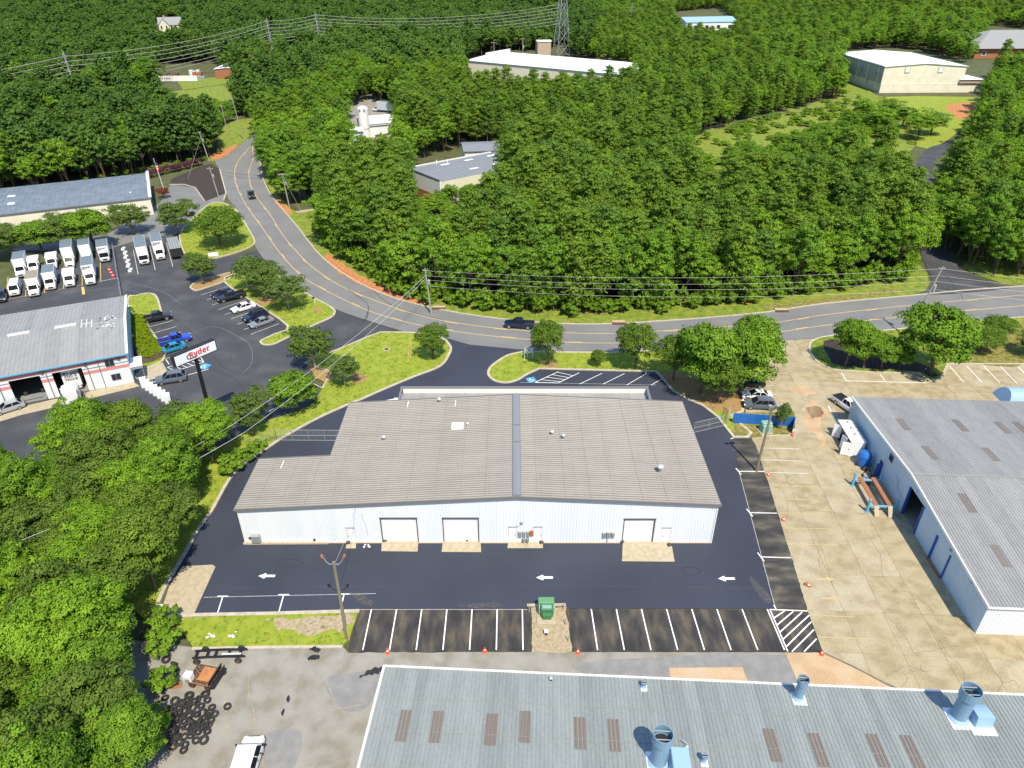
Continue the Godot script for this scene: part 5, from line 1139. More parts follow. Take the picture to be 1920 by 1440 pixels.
func build_far_buildings() -> void:
	# pale warehouse on the rise
	var b := thing("pale_warehouse", "big cream metal warehouse with a white roof above the lawn", "warehouse", Vector3(182.4, 0, -379.0), 2.2)
	gable(b, 0, 41, 0, -54, 12.0, 13.4, false, M.cream, M.white, 0.5)
	block(b, "base_course", Vector3(24.5, 1.9, 0.12), Vector3(49, 3.8, 0.3), M.cream)
	block(b, "base_trim", Vector3(20.5, 3.85, 0.15), Vector3(41, 0.14, 0.3), M.cream_dark)
	block(b, "side_wall_panel", Vector3(-0.1, 8.2, -27), Vector3(0.12, 7.4, 53), M.galv)
	block(b, "side_base_panel", Vector3(-0.1, 2.2, -27), Vector3(0.14, 4.2, 53), M.cream_dark)
	for k in 5: block(b, "wall_post", Vector3(-0.2, 6.0, -5 - 11 * k), Vector3(0.16, 11.6, 0.3), M.cream)
	for k in 6: block(b, "side_vent", Vector3(-0.2, 8.0 - 4 * (k % 2), -6 - 8 * k), Vector3(0.12, 1.8, 0.5), M.frame_dark)
	block(b, "eave_band", Vector3(-0.3, 12.0, -27), Vector3(0.3, 0.7, 54.6), M.trim_grey)
	pane_window(b, Vector3(11.6, 10.4, 0.12), Vector3(2.6, 2.4, 0.2), Vector3(0, 0, 1), M.pale_pane, M.white)
	pane_window(b, Vector3(28.2, 10.4, 0.12), Vector3(2.6, 2.4, 0.2), Vector3(0, 0, 1), M.pale_pane, M.white)
	block(b, "annex", Vector3(45, 2.0, -8), Vector3(8, 4.0, 16), M.cream); block(b, "dock_canopy", Vector3(44.5, 5.2, -4), Vector3(11, 1.6, 10), M.footing); block(b, "dock_roof", Vector3(45, 6.1, -6), Vector3(12, 0.2, 15), M.trim_white)
	# white roofed warehouse behind the pines
	b = thing("white_roof_warehouse", "wide low warehouse with a white roof half hidden by pines", "warehouse", Vector3(-24.5, 0, -427), -34)
	gable(b, 0, 108, 0, -42, 9.0, 10.0, true, M.cream, M.white, 0.5)
	block(b, "brown_corner", Vector3(-0.3, 7.4, -0.6), Vector3(1.0, 4.0, 1.6), M.footing)
	block(b, "parapet", Vector3(-0.3, 9.8, -30), Vector3(0.6, 2.6, 24), M.white)
	for k in 6: block(b, "roof_light", Vector3(10 + 9 * k, 9.55 + 0.03, -9), Vector3(3.4, 0.14, 0.9), M.trim_dark)
	for k in 6: block(b, "roof_light", Vector3(14 + 9 * k, 9.55 + 0.03, -33), Vector3(3.4, 0.14, 0.9), M.trim_dark)
	# grey roofed unit by the wood
	b = thing("grey_roof_unit", "white and brick unit with a long grey roof in the wood", "building", Vector3(-31.0, 0, -210.5), 38.5)
	var o := block(b, "brick_base", Vector3(0.1, 1.2, 9.0), Vector3(0.5, 2.4, 18), M.brick_red)
	block(b, "end_wall", Vector3(0.1, 4.7, 9.0), Vector3(0.4, 4.6, 18.2), M.white); block(b, "parapet_cap", Vector3(0.1, 7.05, 9), Vector3(0.7, 0.14, 18.4), M.trim_grey)
	block(b, "side_wall", Vector3(24, 3.2, 0.2), Vector3(48, 6.4, 0.4), M.cream); block(b, "side_wall", Vector3(24, 3.2, 17.8), Vector3(48, 6.4, 0.4), M.cream); block(b, "end_wall", Vector3(48, 3.2, 9), Vector3(0.4, 6.4, 17.2), M.cream)
	roof_run(b, Vector3(0.4, 6.45, 18), Vector3(1, 0, 0), Vector3(0, 0.03, -1), 24, 2.0, 9.0, 1, 0.05, 0.12, [M.trim_grey]); roof_run(b, Vector3(48.4, 6.45, 0), Vector3(-1, 0, 0), Vector3(0, 0.03, 1), 24, 2.0, 9.0, 1, 0.05, 0.12, [M.trim_grey])
	block(b, "ridge_cap", Vector3(24, 6.8, 9), Vector3(48, 0.14, 0.5), M.galv); block(b, "eave_trim", Vector3(24, 6.6, -0.1), Vector3(48, 0.3, 0.2), M.trim_white)
	for k in 4: block(b, "roof_light", Vector3(11 + 8.5 * k, 6.75, 4.2), Vector3(3.0, 0.1, 1.0), M.white)
	for k in 3: block(b, "roof_light", Vector3(15 + 8.5 * k, 6.75, 13.2), Vector3(3.0, 0.1, 1.0), M.white)
	for e in [[9.5, 2.0], [12.5, 3.2]]:
		var st := mb(); tube(st, [Vector3(e[0], 6.5, e[1]), Vector3(e[0], 7.8, e[1])], 0.16, 6); obj("vent_pipe", st, M.white, b)
	block(b, "wall_lamp", Vector3(-0.2, 5.2, 1.6), Vector3(0.3, 1.0, 0.5), M.frame_dark)
	b = thing("grey_roof_annex", "lower cream annex behind the long grey roof", "building", Vector3(-14.8, 0, -229.0), 8)
	gable(b, 0, 34, 0, -12, 6.9, 7.5, true, M.cream, M.trim_grey, 0.4)
	block(b, "loading_door", Vector3(3.6, 2.6, 0.06), Vector3(4.5, 3.6, 0.2), M.frame_dark)
	# service yard: sheds, tank, box truck is with the vehicles
	b = thing("white_shed", "white flat roofed shed beside the tall tank", "shed", Vector3(-55.0, 0, -281), 24)
	gable(b, 0, 17, 0, -15, 4.6, 5.0, true, M.white, M.white, 0.3); block(b, "eave_band", Vector3(8.5, 4.4, 0.5), Vector3(17.6, 0.3, 0.2), M.trim_grey)
	b = thing("blue_shed", "pale blue shed with a white roof below the tank", "shed", Vector3(-61.8, 0, -268), 20)
	gable(b, 0, 8, 0, -6, 4.6, 4.9, true, M.blue_wall[0], M.white, 0.3); block(b, "eave_band", Vector3(4, 4.45, 0.4), Vector3(8.4, 0.25, 0.14), M.trim_white)
	b = thing("storage_tank", "tall white cylindrical tank beside the sheds", "tank", Vector3(-55.6, 0, -280))
	var st := mb(); lathe(st, [[2.0, 0], [2.0, 10.6], [1.6, 11.2], [0.3, 11.5]], 20); obj("shell", st, M.white, b)
	st = mb(); lathe(st, [[2.04, 3.4], [2.06, 3.5], [2.04, 3.6]], 20, Transform3D(), false); obj("band", st, M.galv, b)
	for x in [-0.7, 0.9]: block(b, "hatch", Vector3(x, 10.2, 1.85), Vector3(0.6, 0.8, 0.3), M.trim_grey)
	b = thing("blue_dumpster", "blue metal skip at the edge of the service yard", "skip", Vector3(-81.5, 0, -295), 20)
	block(b, "bin", Vector3(0, 1.2, 0), Vector3(3.6, 2.4, 2.2), M.panel_blue, 0.05); block(b, "lid", Vector3(0.2, 2.45, 0), Vector3(3.4, 0.12, 2.1), M.deep_blue)
	# steel yard beyond the pond
	b = thing("white_yard_shed", "shed with a striped white sheet roof beyond the pond", "shed", Vector3(-163, 0, -424), 4)
	gable(b, 0, 13, 0, -26, 5.0, 5.6, false, M.brick_red, M.white, 0.4)
	for k in 4: block(b, "roof_seam", Vector3(6.5, 5.85, -2 - 7 * k), Vector3(13.4, 0.1, 0.3), M.trim_grey)
	b = thing("banner_fence", "long white banner on a fence beyond the pond", "banner", Vector3(-182, 0, -414), 1)
	block(b, "cloth", Vector3(0, 1.7, 0), Vector3(25, 2.8, 0.1), M.white)
	for k in 5: block(b, "post", Vector3(-12 + 6 * k, 1.6, -0.2), Vector3(0.2, 3.2, 0.2), M.galv)
	for k in 9: block(b, "faded_letter", Vector3(-9.6 + 0.95 * k, 1.75, 0.07), Vector3(0.6, 1.1 - 0.25 * (k % 3), 0.04), M.trim_grey)
	for e in [["rusty_stack", -176.0, -432.0, 5.0, 2.6, 4.0, M.brick_red, "rust brown stack of material beyond the banner"], ["pale_container", -179.0, -436.0, 6.0, 3.0, 2.6, M.white, "small white container between rust brown stacks"], ["steel_stack", -171.0, -424.0, 4.0, 1.6, 3.0, M.galv, "grey stack of steel beside the striped roof"], ["rusty_stack", -190.0, -430.0, 8.0, 2.0, 6.0, M.rust_dark, "dark rusty heap at the far end of the steel yard"]]:
		var t := thing(e[0], e[7], "stored goods", Vector3(e[1], 0, e[2]), 10)
		for k in 3: block(t, "bundle", Vector3((k - 1) * e[3] * 0.32, e[4] * (0.5 if k != 1 else 0.42), 0.2 * k), Vector3(e[3] * 0.3, e[4] * (1.0 if k != 1 else 0.84), e[5]), e[6], 0.05)
	# house on the hill
	b = thing("yellow_house", "pale yellow house with a steep grey roof among far trees", "house", Vector3(-298, 0, -672), 18)
	b.scale = Vector3(0.85, 0.8, 0.85)
	gable(b, 0, 26, 0, -11, 8.5, 15.0, true, M.cream, M.trim_grey, 0.6)
	gable(b, 0.5, 9.5, 4, 0, 8.5, 14.0, false, M.cream, M.trim_grey, 0.4)
	block(b, "chimney", Vector3(6, 15.4, -5), Vector3(1.2, 3.0, 1.2), M.footing)
	for k in 4: pane_window(b, Vector3(11.5 + 4 * k, 6.2, 0.1), Vector3(1.8, 3.4, 0.2), Vector3(0, 0, 1), M.frame_dark, M.pane)
	for x in [2.6, 7.4]: pane_window(b, Vector3(x, 6.2, 4.1), Vector3(1.4, 3.0, 0.2), Vector3(0, 0, 1), M.frame_dark, M.pane)
	block(b, "porch", Vector3(16, 1.8, 2.5), Vector3(22, 3.6, 5), M.footing)
	# blue roofed block and its annex near the skyline
	b = thing("blue_roof_block", "white block with a pale blue roof near the far wood", "building", Vector3(140, 0, -640), 12)
	gable(b, 0, 44, 0, -22, 11.0, 14.0, true, M.white, M.hood_blue, 0.5)
	for k in 4: pane_window(b, Vector3(8 + 10 * k, 7.5, 0.1), Vector3(3.0, 2.6, 0.2), Vector3(0, 0, 1), M.trim_grey, M.pane)
	b = thing("white_flat_annex", "white flat roofed annex below the pale blue roof", "building", Vector3(169, 0, -615), 12)
	gable(b, 0, 20, 0, -14, 7.0, 7.4, true, M.white, M.trim_white, 0.3); block(b, "roof_unit", Vector3(6, 7.8, -6), Vector3(3, 1, 2), M.galv)
	# hip roofed house at the edge of the woods
	b = thing("hip_roof_building", "low building under a wide grey hipped roof", "building", Vector3(300, 0, -508), 4)
	st = mb()
	var q := [Vector3(0, 6, 0), Vector3(78, 6, 0), Vector3(78, 6, -45), Vector3(0, 6, -45)]
	var r0 := Vector3(22, 15, -22); var r1 := Vector3(56, 15, -22)
	quad(st, q[0], q[1], r1, r0); tri(st, q[1], q[2], r1); quad(st, q[2], q[3], r0, r1); tri(st, q[3], q[0], r0)
	obj("roof", st, M.grey_roof[1], b)
	block(b, "wall", Vector3(39, 2.9, -22.5), Vector3(74, 5.8, 41), M.brick_red)
	for k in 5: pane_window(b, Vector3(8 + 15 * k, 3.0, -1.9), Vector3(3, 2.4, 0.2), Vector3(0, 0, 1), M.white, M.pane)
	for e in [[210.0, -1010.0, 70.0, "far pale building on the skyline, the wider one"], [330.0, -1060.0, 45.0, "far pale building on the skyline, the narrower one"]]:
		b = thing("skyline_building", e[3], "building", Vector3(e[0], 0, e[1]), 6)
		gable(b, 0, e[2], 0, -30, 17.0, 18.0, true, M.cream, M.white, 0.3)
		for k in 5: pane_window(b, Vector3(e[2] * (0.1 + 0.2 * k), 13, 0.1), Vector3(e[2] * 0.1, 2.2, 0.2), Vector3(0, 0, 1), M.trim_grey, M.pane)


# ---------------------------------------------------------------- vehicles (forward is -z)
func paint(r: float, g: float, b: float) -> StandardMaterial3D:
	var m := plain(r, g, b, 0.35)
	m.clearcoat_enabled = true; m.clearcoat = 0.8; m.clearcoat_roughness = 0.08
	return m

func wheel(parent: Node, x: float, z: float, r: float, w := 0.24, rim: Material = null) -> void:
	var key := "wheel%.2f%.2f" % [r, w]
	if not M.has(key):
		var st := mb()
		var X := Transform3D(Basis(Vector3(0, 0, 1), PI / 2), Vector3.ZERO)
		lathe(st, [[r * 0.6, -w / 2], [r * 0.93, -w / 2], [r, -w * 0.36], [r, w * 0.36], [r * 0.93, w / 2], [r * 0.6, w / 2]], 16, X)
		M[key] = done(st)
		st = mb()
		lathe(st, [[r * 0.62, -w * 0.52], [r * 0.6, -w * 0.44], [r * 0.2, -w * 0.5], [r * 0.2, w * 0.5], [r * 0.6, w * 0.44], [r * 0.62, w * 0.52]], 12, X)
		M[key + "rim"] = done(st)
	var t := obj("wheel", M[key], M.rubber, parent)
	t.position = Vector3(x, r, z)
	obj("rim", M[key + "rim"], rim if rim else M.steel, t)

func body_rings(stations: Array) -> Array:
	var rings := []
	for s in stations:
		var z: float = s[0]; var w: float = s[1]; var y0: float = s[2]; var yt: float = s[3]
		var ym := lerpf(y0, yt, 0.62)
		var wt: float = w * (s[4] if s.size() > 4 else 0.9)
		rings.append([Vector3(-w * 0.94, y0, z), Vector3(w * 0.94, y0, z), Vector3(w, lerpf(y0, yt, 0.3), z), Vector3(w * 0.985, ym, z), Vector3(wt, yt - 0.02, z), Vector3(wt * 0.6, yt, z), Vector3(-wt * 0.6, yt, z), Vector3(-wt, yt - 0.02, z), Vector3(-w * 0.985, ym, z), Vector3(-w, lerpf(y0, yt, 0.3), z)])
	return rings

func pane_on(parent: Node, called: String, p: Array, m: Material, lift := 0.012) -> void:
	var st := mb()
	var n: Vector3 = (p[1] - p[0]).cross(p[2] - p[0]).normalized()
	var c: Vector3 = (p[0] + p[1] + p[2] + p[3]) / 4
	var q := []
	for v in p: q.append(c + (v - c) * 0.9 + n * lift)
	for v in p: q.append(c + (v - c) * 0.94 - n * 0.02)
	quad(st, q[0], q[1], q[2], q[3])
	for i in 4: quad(st, q[4 + i], q[4 + (i + 1) % 4], q[(i + 1) % 4], q[i])
	obj(called, st, m, parent)

func cabin(t: Node3D, body: Material, b: Array, r: Array, wb: float, wr: float, yb: float, yr: float, splits: Array) -> void:
	# b, r: front and rear z of the belt line and of the roof
	var st := mb()
	var P := [Vector3(-wb, yb, b[1]), Vector3(wb, yb, b[1]), Vector3(wb, yb, b[0]), Vector3(-wb, yb, b[0]), Vector3(-wr, yr, r[1]), Vector3(wr, yr, r[1]), Vector3(wr, yr, r[0]), Vector3(-wr, yr, r[0])]
	hexa(st, P)
	# crowned roof
	var c := [P[4] + Vector3(0.12, 0.05, -0.12), P[5] + Vector3(-0.12, 0.05, -0.12), P[6] + Vector3(-0.12, 0.05, 0.15), P[7] + Vector3(0.12, 0.05, 0.15)]
	for i in 4: quad(st, P[4 + i], P[4 + (i + 1) % 4], c[(i + 1) % 4], c[i])
	quad(st, c[0], c[1], c[2], c[3])
	obj("cab", st, body, t)
	pane_on(t, "windshield", [P[2], P[3], P[7], P[6]], M.glass)
	pane_on(t, "rear_window", [P[0], P[1], P[5], P[4]], M.glass)
	for i in splits.size() - 1:
		var f0: float = splits[i]; var f1: float = splits[i + 1]
		pane_on(t, "side_window", [P[1].lerp(P[2], f0), P[1].lerp(P[2], f1), P[5].lerp(P[6], f1), P[5].lerp(P[6], f0)], M.glass)
		pane_on(t, "side_window", [P[3].lerp(P[0], 1 - f1), P[3].lerp(P[0], 1 - f0), P[7].lerp(P[4], 1 - f0), P[7].lerp(P[4], 1 - f1)], M.glass)

func lamps(t: Node3D, zf: float, zr: float, w: float, yf: float, yr: float) -> void:
	for s in [-1, 1]:
		block(t, "headlight", Vector3(s * w * 0.76, yf, zf + 0.03), Vector3(w * 0.34, 0.14, 0.16), M.lamp_clear, 0.03)
		block(t, "tail_light", Vector3(s * w * 0.82, yr, zr - 0.04), Vector3(w * 0.24, 0.2, 0.14), M.lamp_red, 0.03)
		block(t, "mirror", Vector3(s * (w + 0.1), 1.05 if yf < 1 else yf + 0.6, zf + (zr - zf) * 0.29), Vector3(0.2, 0.13, 0.1), M.black, 0.03)
	block(t, "grille", Vector3(0, yf - 0.05, zf - 0.01), Vector3(w * 1.0, 0.22, 0.06), M.black)
	block(t, "bumper", Vector3(0, 0.42, zf + 0.02), Vector3(w * 1.8, 0.16, 0.16), M.dark, 0.03)
	block(t, "bumper", Vector3(0, 0.45, zr - 0.02), Vector3(w * 1.8, 0.16, 0.16), M.dark, 0.03)

func car(kind: String, at: Vector3, m: Material, label: String, group := "") -> Node3D:
	var t := thing({"sedan": "sedan", "suv": "sport_utility_car", "hatch": "hatchback", "pickup": "pickup_truck"}[kind], label, "pickup" if kind == "pickup" else "car", Vector3(at.x, 0.012, at.y), at.z, group)
	var st := mb()
	if kind == "pickup":
		loft(st, body_rings([[-2.8, 0.84, 0.5, 0.85], [-2.72, 0.92, 0.4, 1.02], [-1.9, 0.97, 0.38, 1.12], [-1.2, 0.98, 0.38, 1.16], [0.78, 0.98, 0.38, 1.16], [0.8, 0.98, 0.38, 0.62], [2.75, 0.96, 0.42, 0.62], [2.82, 0.94, 0.5, 0.62]])); obj("body", st, m, t)
		for s in [-1, 1]: block(t, "bed_side", Vector3(s * 0.92, 0.88, 1.8), Vector3(0.1, 0.54, 2.04), m, 0.02)
		block(t, "tailgate", Vector3(0, 0.88, 2.78), Vector3(1.74, 0.54, 0.08), m, 0.02); block(t, "bed_front", Vector3(0, 0.88, 0.84), Vector3(1.74, 0.54, 0.06), m)
		block(t, "bed_liner", Vector3(0, 0.64, 1.8), Vector3(1.72, 0.05, 1.9), M.dark)
		cabin(t, m, [-1.35, 0.74], [-0.6, 0.55], 0.88, 0.7, 1.12, 1.82, [0.06, 0.5, 0.96])
		lamps(t, -2.8, 2.82, 0.9, 0.88, 0.92)
		for z in [-1.85, 1.72]:
			for s in [-1, 1]: wheel(t, s * 0.84, z, 0.4, 0.27)
	elif kind == "suv":
		loft(st, body_rings([[-2.42, 0.76, 0.45, 0.78], [-2.32, 0.86, 0.32, 0.92], [-1.7, 0.93, 0.3, 1.02], [-1.0, 0.95, 0.3, 1.08], [1.9, 0.95, 0.3, 1.12], [2.32, 0.92, 0.34, 1.1], [2.42, 0.84, 0.45, 1.0]])); obj("body", st, m, t)
		cabin(t, m, [-1.2, 2.28], [-0.4, 1.85], 0.86, 0.66, 1.06, 1.7, [0.05, 0.34, 0.66, 0.95])
		for s in [-1, 1]: block(t, "roof_rail", Vector3(s * 0.6, 1.79, 0.7), Vector3(0.05, 0.05, 1.9), M.chrome)
		lamps(t, -2.42, 2.42, 0.86, 0.8, 0.98)
		for z in [-1.45, 1.45]:
			for s in [-1, 1]: wheel(t, s * 0.82, z, 0.37)
	else:
		var k := 1.0 if kind == "sedan" else 0.93
		loft(st, body_rings([[-2.36 * k, 0.7, 0.4, 0.62], [-2.26 * k, 0.8, 0.26, 0.72], [-1.6 * k, 0.88, 0.24, 0.82], [-0.85 * k, 0.9, 0.24, 0.92], [1.45 * k, 0.9, 0.24, 0.97], [2.2 * k, 0.86, 0.28, 0.98], [2.36 * k, 0.78, 0.4, 0.88]])); obj("body", st, m, t)
		cabin(t, m, [-1.1 * k, (1.75 if kind == "sedan" else 2.1) * k], [-0.25 * k, (0.95 if kind == "sedan" else 1.5) * k], 0.79, 0.6, 0.91, 1.4, [0.05, 0.48, 0.95])
		lamps(t, -2.36 * k, 2.36 * k, 0.8, 0.62, 0.8)
		for z in [-1.42 * k, 1.4 * k]:
			for s in [-1, 1]: wheel(t, s * 0.78, z, 0.32)
	return t

func ryder_mark(parent: Node, at: Vector3, s: float, m: Material, turn := 0.0) -> void:
	var g := obj("lettering", text_mesh("Ryder", s, 0.03), m, parent)
	g.position = at + Vector3(s * 0.35, 0, 0) if turn == 0.0 else at
	g.rotation_degrees.y = turn

func box_truck(at: Vector3, box_len: float, top: float, roof: Material, label: String, hood := 1.15, mark := "", group := "rental trucks parked in the yard") -> Node3D:
	var L := hood + 1.45 + box_len
	var t := thing("box_truck", label, "truck", Vector3(at.x, 0.012, at.y), at.z, group)
	var zf := -L / 2
	var st := mb()
	if hood > 0.6:
		loft(st, body_rings([[zf, 0.8, 0.5, 0.95], [zf + 0.12, 0.95, 0.45, 1.1], [zf + hood, 1.02, 0.45, 1.32], [zf + hood + 1.35, 1.02, 0.45, 1.4]])); obj("body", st, M.truck_white, t)
		cabin(t, M.truck_white, [zf + hood - 0.15, zf + hood + 1.35], [zf + hood + 0.5, zf + hood + 1.35], 0.95, 0.8, 1.3, 2.15, [0.05, 0.9])
	else:
		loft(st, body_rings([[zf, 0.98, 0.45, 1.25], [zf + 0.1, 1.04, 0.42, 1.35], [zf + 1.75, 1.04, 0.45, 1.4]])); obj("body", st, M.truck_white, t)
		cabin(t, M.truck_white, [zf + 0.04, zf + 1.7], [zf + 0.3, zf + 1.7], 1.02, 0.95, 1.3, 2.35, [0.05, 0.9])
	for s in [-1, 1]:
		block(t, "headlight", Vector3(s * 0.72, 0.88, zf + 0.03), Vector3(0.3, 0.2, 0.14), M.lamp_clear, 0.03)
		block(t, "mirror", Vector3(s * 1.2, 1.65, zf + hood + 0.2), Vector3(0.18, 0.4, 0.1), M.black, 0.03)
	block(t, "grille", Vector3(0, 0.82, zf - 0.01), Vector3(0.95, 0.32, 0.06), M.dark)
	block(t, "bumper", Vector3(0, 0.5, zf + 0.02), Vector3(1.9, 0.2, 0.2), M.trim_grey, 0.04)
	var zb := zf + hood + 1.5
	var cargo := block(t, "cargo_box", Vector3(0, (1.0 + top) / 2, zb + box_len / 2), Vector3(2.35, top - 1.0, box_len), M.truck_white, 0.03)
	block(cargo, "box_roof", Vector3(0, (top - 1.0) / 2 + 0.02, 0), Vector3(2.25, 0.05, box_len - 0.1), roof)
	for s in [-1, 1]: block(cargo, "side_skin", Vector3(s * 1.185, 0, 0), Vector3(0.02, top - 1.25, box_len - 0.2), M.box_side)
	for s in [-1, 1]:
		for z in [-box_len / 2, box_len / 2]: block(cargo, "corner_post", Vector3(s * 1.16, 0, z), Vector3(0.1, top - 1.05, 0.1), M.bright)
	block(t, "chassis", Vector3(0, 0.78, 0.3), Vector3(0.9, 0.25, L - 1.2), M.dark)
	if mark: 
		var tm := obj("lettering", text_mesh(mark, 0.42, 0.03), M.black, t)
		tm.position = Vector3(0.1, top - 0.45, zb - 0.02); tm.rotation_degrees.y = 180
		var sw := mb(); strip(sw, PackedVector2Array([Vector2(0.95, -0.1), Vector2(0.9, -0.3), Vector2(0.6, -0.36), Vector2(0.1, -0.3)]), -0.035, 0.035, -0.015, 0.015)
		var so := obj("swoosh", sw, M.black, t); so.position = Vector3(0.1, top - 0.45, zb - 0.03); so.rotation_degrees.x = -90
	for s in [-1, 1]:
		wheel(t, s * 0.88, zf + hood * 0.55 + 0.1, 0.4, 0.26, M.bright)
		wheel(t, s * 0.86, zb + box_len * 0.68, 0.4, 0.4, M.bright)
	return t

func build_vehicles() -> void:
	var navy := paint(0.008, 0.014, 0.045); var black := paint(0.008, 0.01, 0.016); var white := paint(0.75, 0.76, 0.77); var grey := paint(0.2, 0.22, 0.24)
	M.trailer_grey = plain(0.26, 0.28, 0.28, 0.5)
	var slate := paint(0.1, 0.125, 0.16); var blue := paint(0.015, 0.05, 0.42); var teal := paint(0.01, 0.2, 0.32); var silver := paint(0.3, 0.32, 0.35)
	# cars of the yard
	car("hatch", Vector3(-59.57, -135.23, 135.8), navy, "dark blue hatchback half hidden behind a black pickup")
	car("pickup", Vector3(-57.17, -133.57, 126.6), black, "black pickup parked between a dark car and a white sedan")
	car("sedan", Vector3(-53.15, -128.57, 130.3), white, "white sedan in the car row by the road")
	car("suv", Vector3(-49.51, -124.55, 133.5), navy, "dark sport utility car beside the silver grey sedan")
	car("sedan", Vector3(-47.61, -121.99, 134.3), grey, "silver grey sedan at the end of the car row")
	car("pickup", Vector3(-68.4, -123.91, -64.2), black, "black pickup parked beside the lawn and hedge")
	car("pickup", Vector3(-61.09, -114.7, -59.6), blue, "bright blue pickup beside the hedge")
	car("sedan", Vector3(-60.39, -111.75, 129.2), teal, "teal sedan tucked beside the blue pickup")
	car("suv", Vector3(-56.22, -101.13, 109.9), slate, "slate grey sport utility car by the garage entrance walk")
	car("suv", Vector3(-103.93, -133.72, -152.7), black, "black car at the end of the truck row")
	car("hatch", Vector3(-77.81, -92.46, 131.4), silver, "silver car with a dark roof in front of the garage")
	# cars of the other lots and the road
	car("pickup", Vector3(1.36, -121, 82.9), navy, "dark blue pickup driving on the road")
	car("pickup", Vector3(-75.06, -204.12, -158.1), black, "small dark pickup driving round the bend")
	car("sedan", Vector3(38.89, -99.87, 87.5), black, "black car under the trees beside two others")
	car("sedan", Vector3(38.84, -96.09, 86.1), white, "white sedan parked under the tree clump")
	car("suv", Vector3(38.45, -93.3, 84.4), slate, "grey sport utility car parked by the blue barrier")
	var pk := car("pickup", Vector3(52.14, -92.81, -159.0), white, "white pickup with a black bed cover by the blue workshop")
	block(pk, "bed_cover", Vector3(0, 1.17, 1.8), Vector3(1.86, 0.06, 1.98), M.black)
	# rental trucks: the front row and the one behind it
	box_truck(Vector3(-99.57, -137.9, -152.7), 5.2, 3.2, M.tan_roof, "box truck with a tan box roof in the front row of trucks", 1.15, "")
	box_truck(Vector3(-97.95, -141.11, -152.7), 5.2, 3.2, M.truck_roof, "short box truck with a grey roof in the front row of trucks")
	box_truck(Vector3(-91.21, -144.32, -152.7), 6.2, 3.7, M.truck_roof, "lettered box truck at the end of the front row", 1.15, "Ryder")
	box_truck(Vector3(-108.22, -148, -152.7), 5.4, 3.5, M.truck_roof, "box truck behind the white cargo van")
	box_truck(Vector3(-100.63, -153.81, -152.7), 6.2, 4.1, M.truck_roof, "tall box truck parked behind a white cab")
	box_truck(Vector3(-97.51, -155.44, -152.7), 5.6, 4.0, M.truck_roof, "box truck hidden behind the lettered one")
	box_truck(Vector3(-94.14, -156.69, -152.7), 5.6, 3.3, M.truck_roof, "short lettered box truck beside the fence", 0.3, "Ryder")
	box_truck(Vector3(-85.18, -156.5, -152.7), 8.8, 3.8, M.truck_roof, "long cab-over box truck in the stalls by the lawn", 0.3)
	box_truck(Vector3(-82.55, -158.97, -152.7), 7.0, 3.8, M.truck_roof, "lettered box truck between the cab-over and the ribbed trailer", 1.15, "Ryder")
	cargo_van(Vector3(-103.34, -137.32, -152.7), "white cargo van at the front of the truck row", false)
	box_truck(Vector3(-94.39, -141.96, -152.7), 3.4, 2.35, M.truck_white, "white van truck in front of the tall box truck")
	box_truck(Vector3(-106.29, -149.41, -152.7), 3.2, 2.35, M.truck_white, "white van truck behind the tan roofed truck")
	box_truck(Vector3(-103.36, -151.55, -152.7), 3.2, 2.35, M.truck_white, "white van truck behind the short grey roofed truck")
	# flat trailer
	var p := Vector3(-78.71, -159.01, -152.7)
	var t := thing("ribbed_trailer", "trailer with a ribbed grey top beside the lawn", "trailer", Vector3(p.x, 0.012, p.y), p.z)
	block(t, "trailer_body", Vector3(0, 1.75, 0), Vector3(2.4, 1.9, 8.2), M.dark, 0.03)  # near-black body paints in the shade under the roof boards
	for k in 5: block(t, "roof_board", Vector3(-0.98 + 0.49 * k, 2.75, 0), Vector3(0.45, 0.07, 8.3), M.trailer_grey, 0.01)
	block(t, "frame", Vector3(0, 0.7, 0), Vector3(1.0, 0.3, 7.6), M.dark)
	for s in [-1, 1]:
		for z in [1.4, 2.3]: wheel(t, s * 0.95, z, 0.42, 0.3)
	# box truck of the service yard
	box_truck(Vector3(-56.38, -330.32, 66.9), 8.0, 4.4, M.truck_roof, "white box truck in the service yard behind the tank", 1.3, "", "")
	# tractor backing out of the garage and the lettered truck in its bay
	var B := Transform3D(Basis(Vector3.UP, deg_to_rad(ROT_YARD)), Vector3(-62.34, 0, -101.0))
	t = thing("truck_tractor", "white truck tractor standing in front of the garage bay", "truck", B * Vector3(-8.5, 0.03, 3.6), ROT_YARD + 4)
	block(t, "chassis", Vector3(0, 0.85, 0.6), Vector3(0.9, 0.3, 5.8), M.dark); block(t, "sleeper", Vector3(0, 2.2, 0.6), Vector3(2.3, 2.3, 2.2), M.truck_white, 0.25); block(t, "cab", Vector3(0, 1.8, -1.0), Vector3(2.2, 1.7, 1.6), M.truck_white, 0.2)
	block(t, "hood", Vector3(0, 1.4, -2.3), Vector3(1.9, 1.1, 1.4), M.truck_white, 0.15); block(t, "fairing", Vector3(0, 3.25, 0.1), Vector3(2.1, 0.5, 1.6), M.truck_white, 0.2); block(t, "windshield", Vector3(0, 2.25, -1.82), Vector3(1.9, 0.6, 0.06), M.glass)
	for s in [-1, 1]:
		block(t, "fuel_tank", Vector3(s * 0.95, 0.75, 0.2), Vector3(0.5, 0.5, 1.4), M.chrome, 0.15)
		var st := mb(); tube(st, [Vector3(s * 1.05, 1.0, 1.8), Vector3(s * 1.05, 3.5, 1.8)], 0.08, 8); obj("exhaust_pipe", st, M.chrome, t)
		block(t, "mirror", Vector3(s * 1.35, 2.2, -1.5), Vector3(0.2, 0.6, 0.1), M.truck_white, 0.03); block(t, "tail_light", Vector3(s * 0.7, 0.9, 3.5), Vector3(0.3, 0.14, 0.06), M.lamp_red)
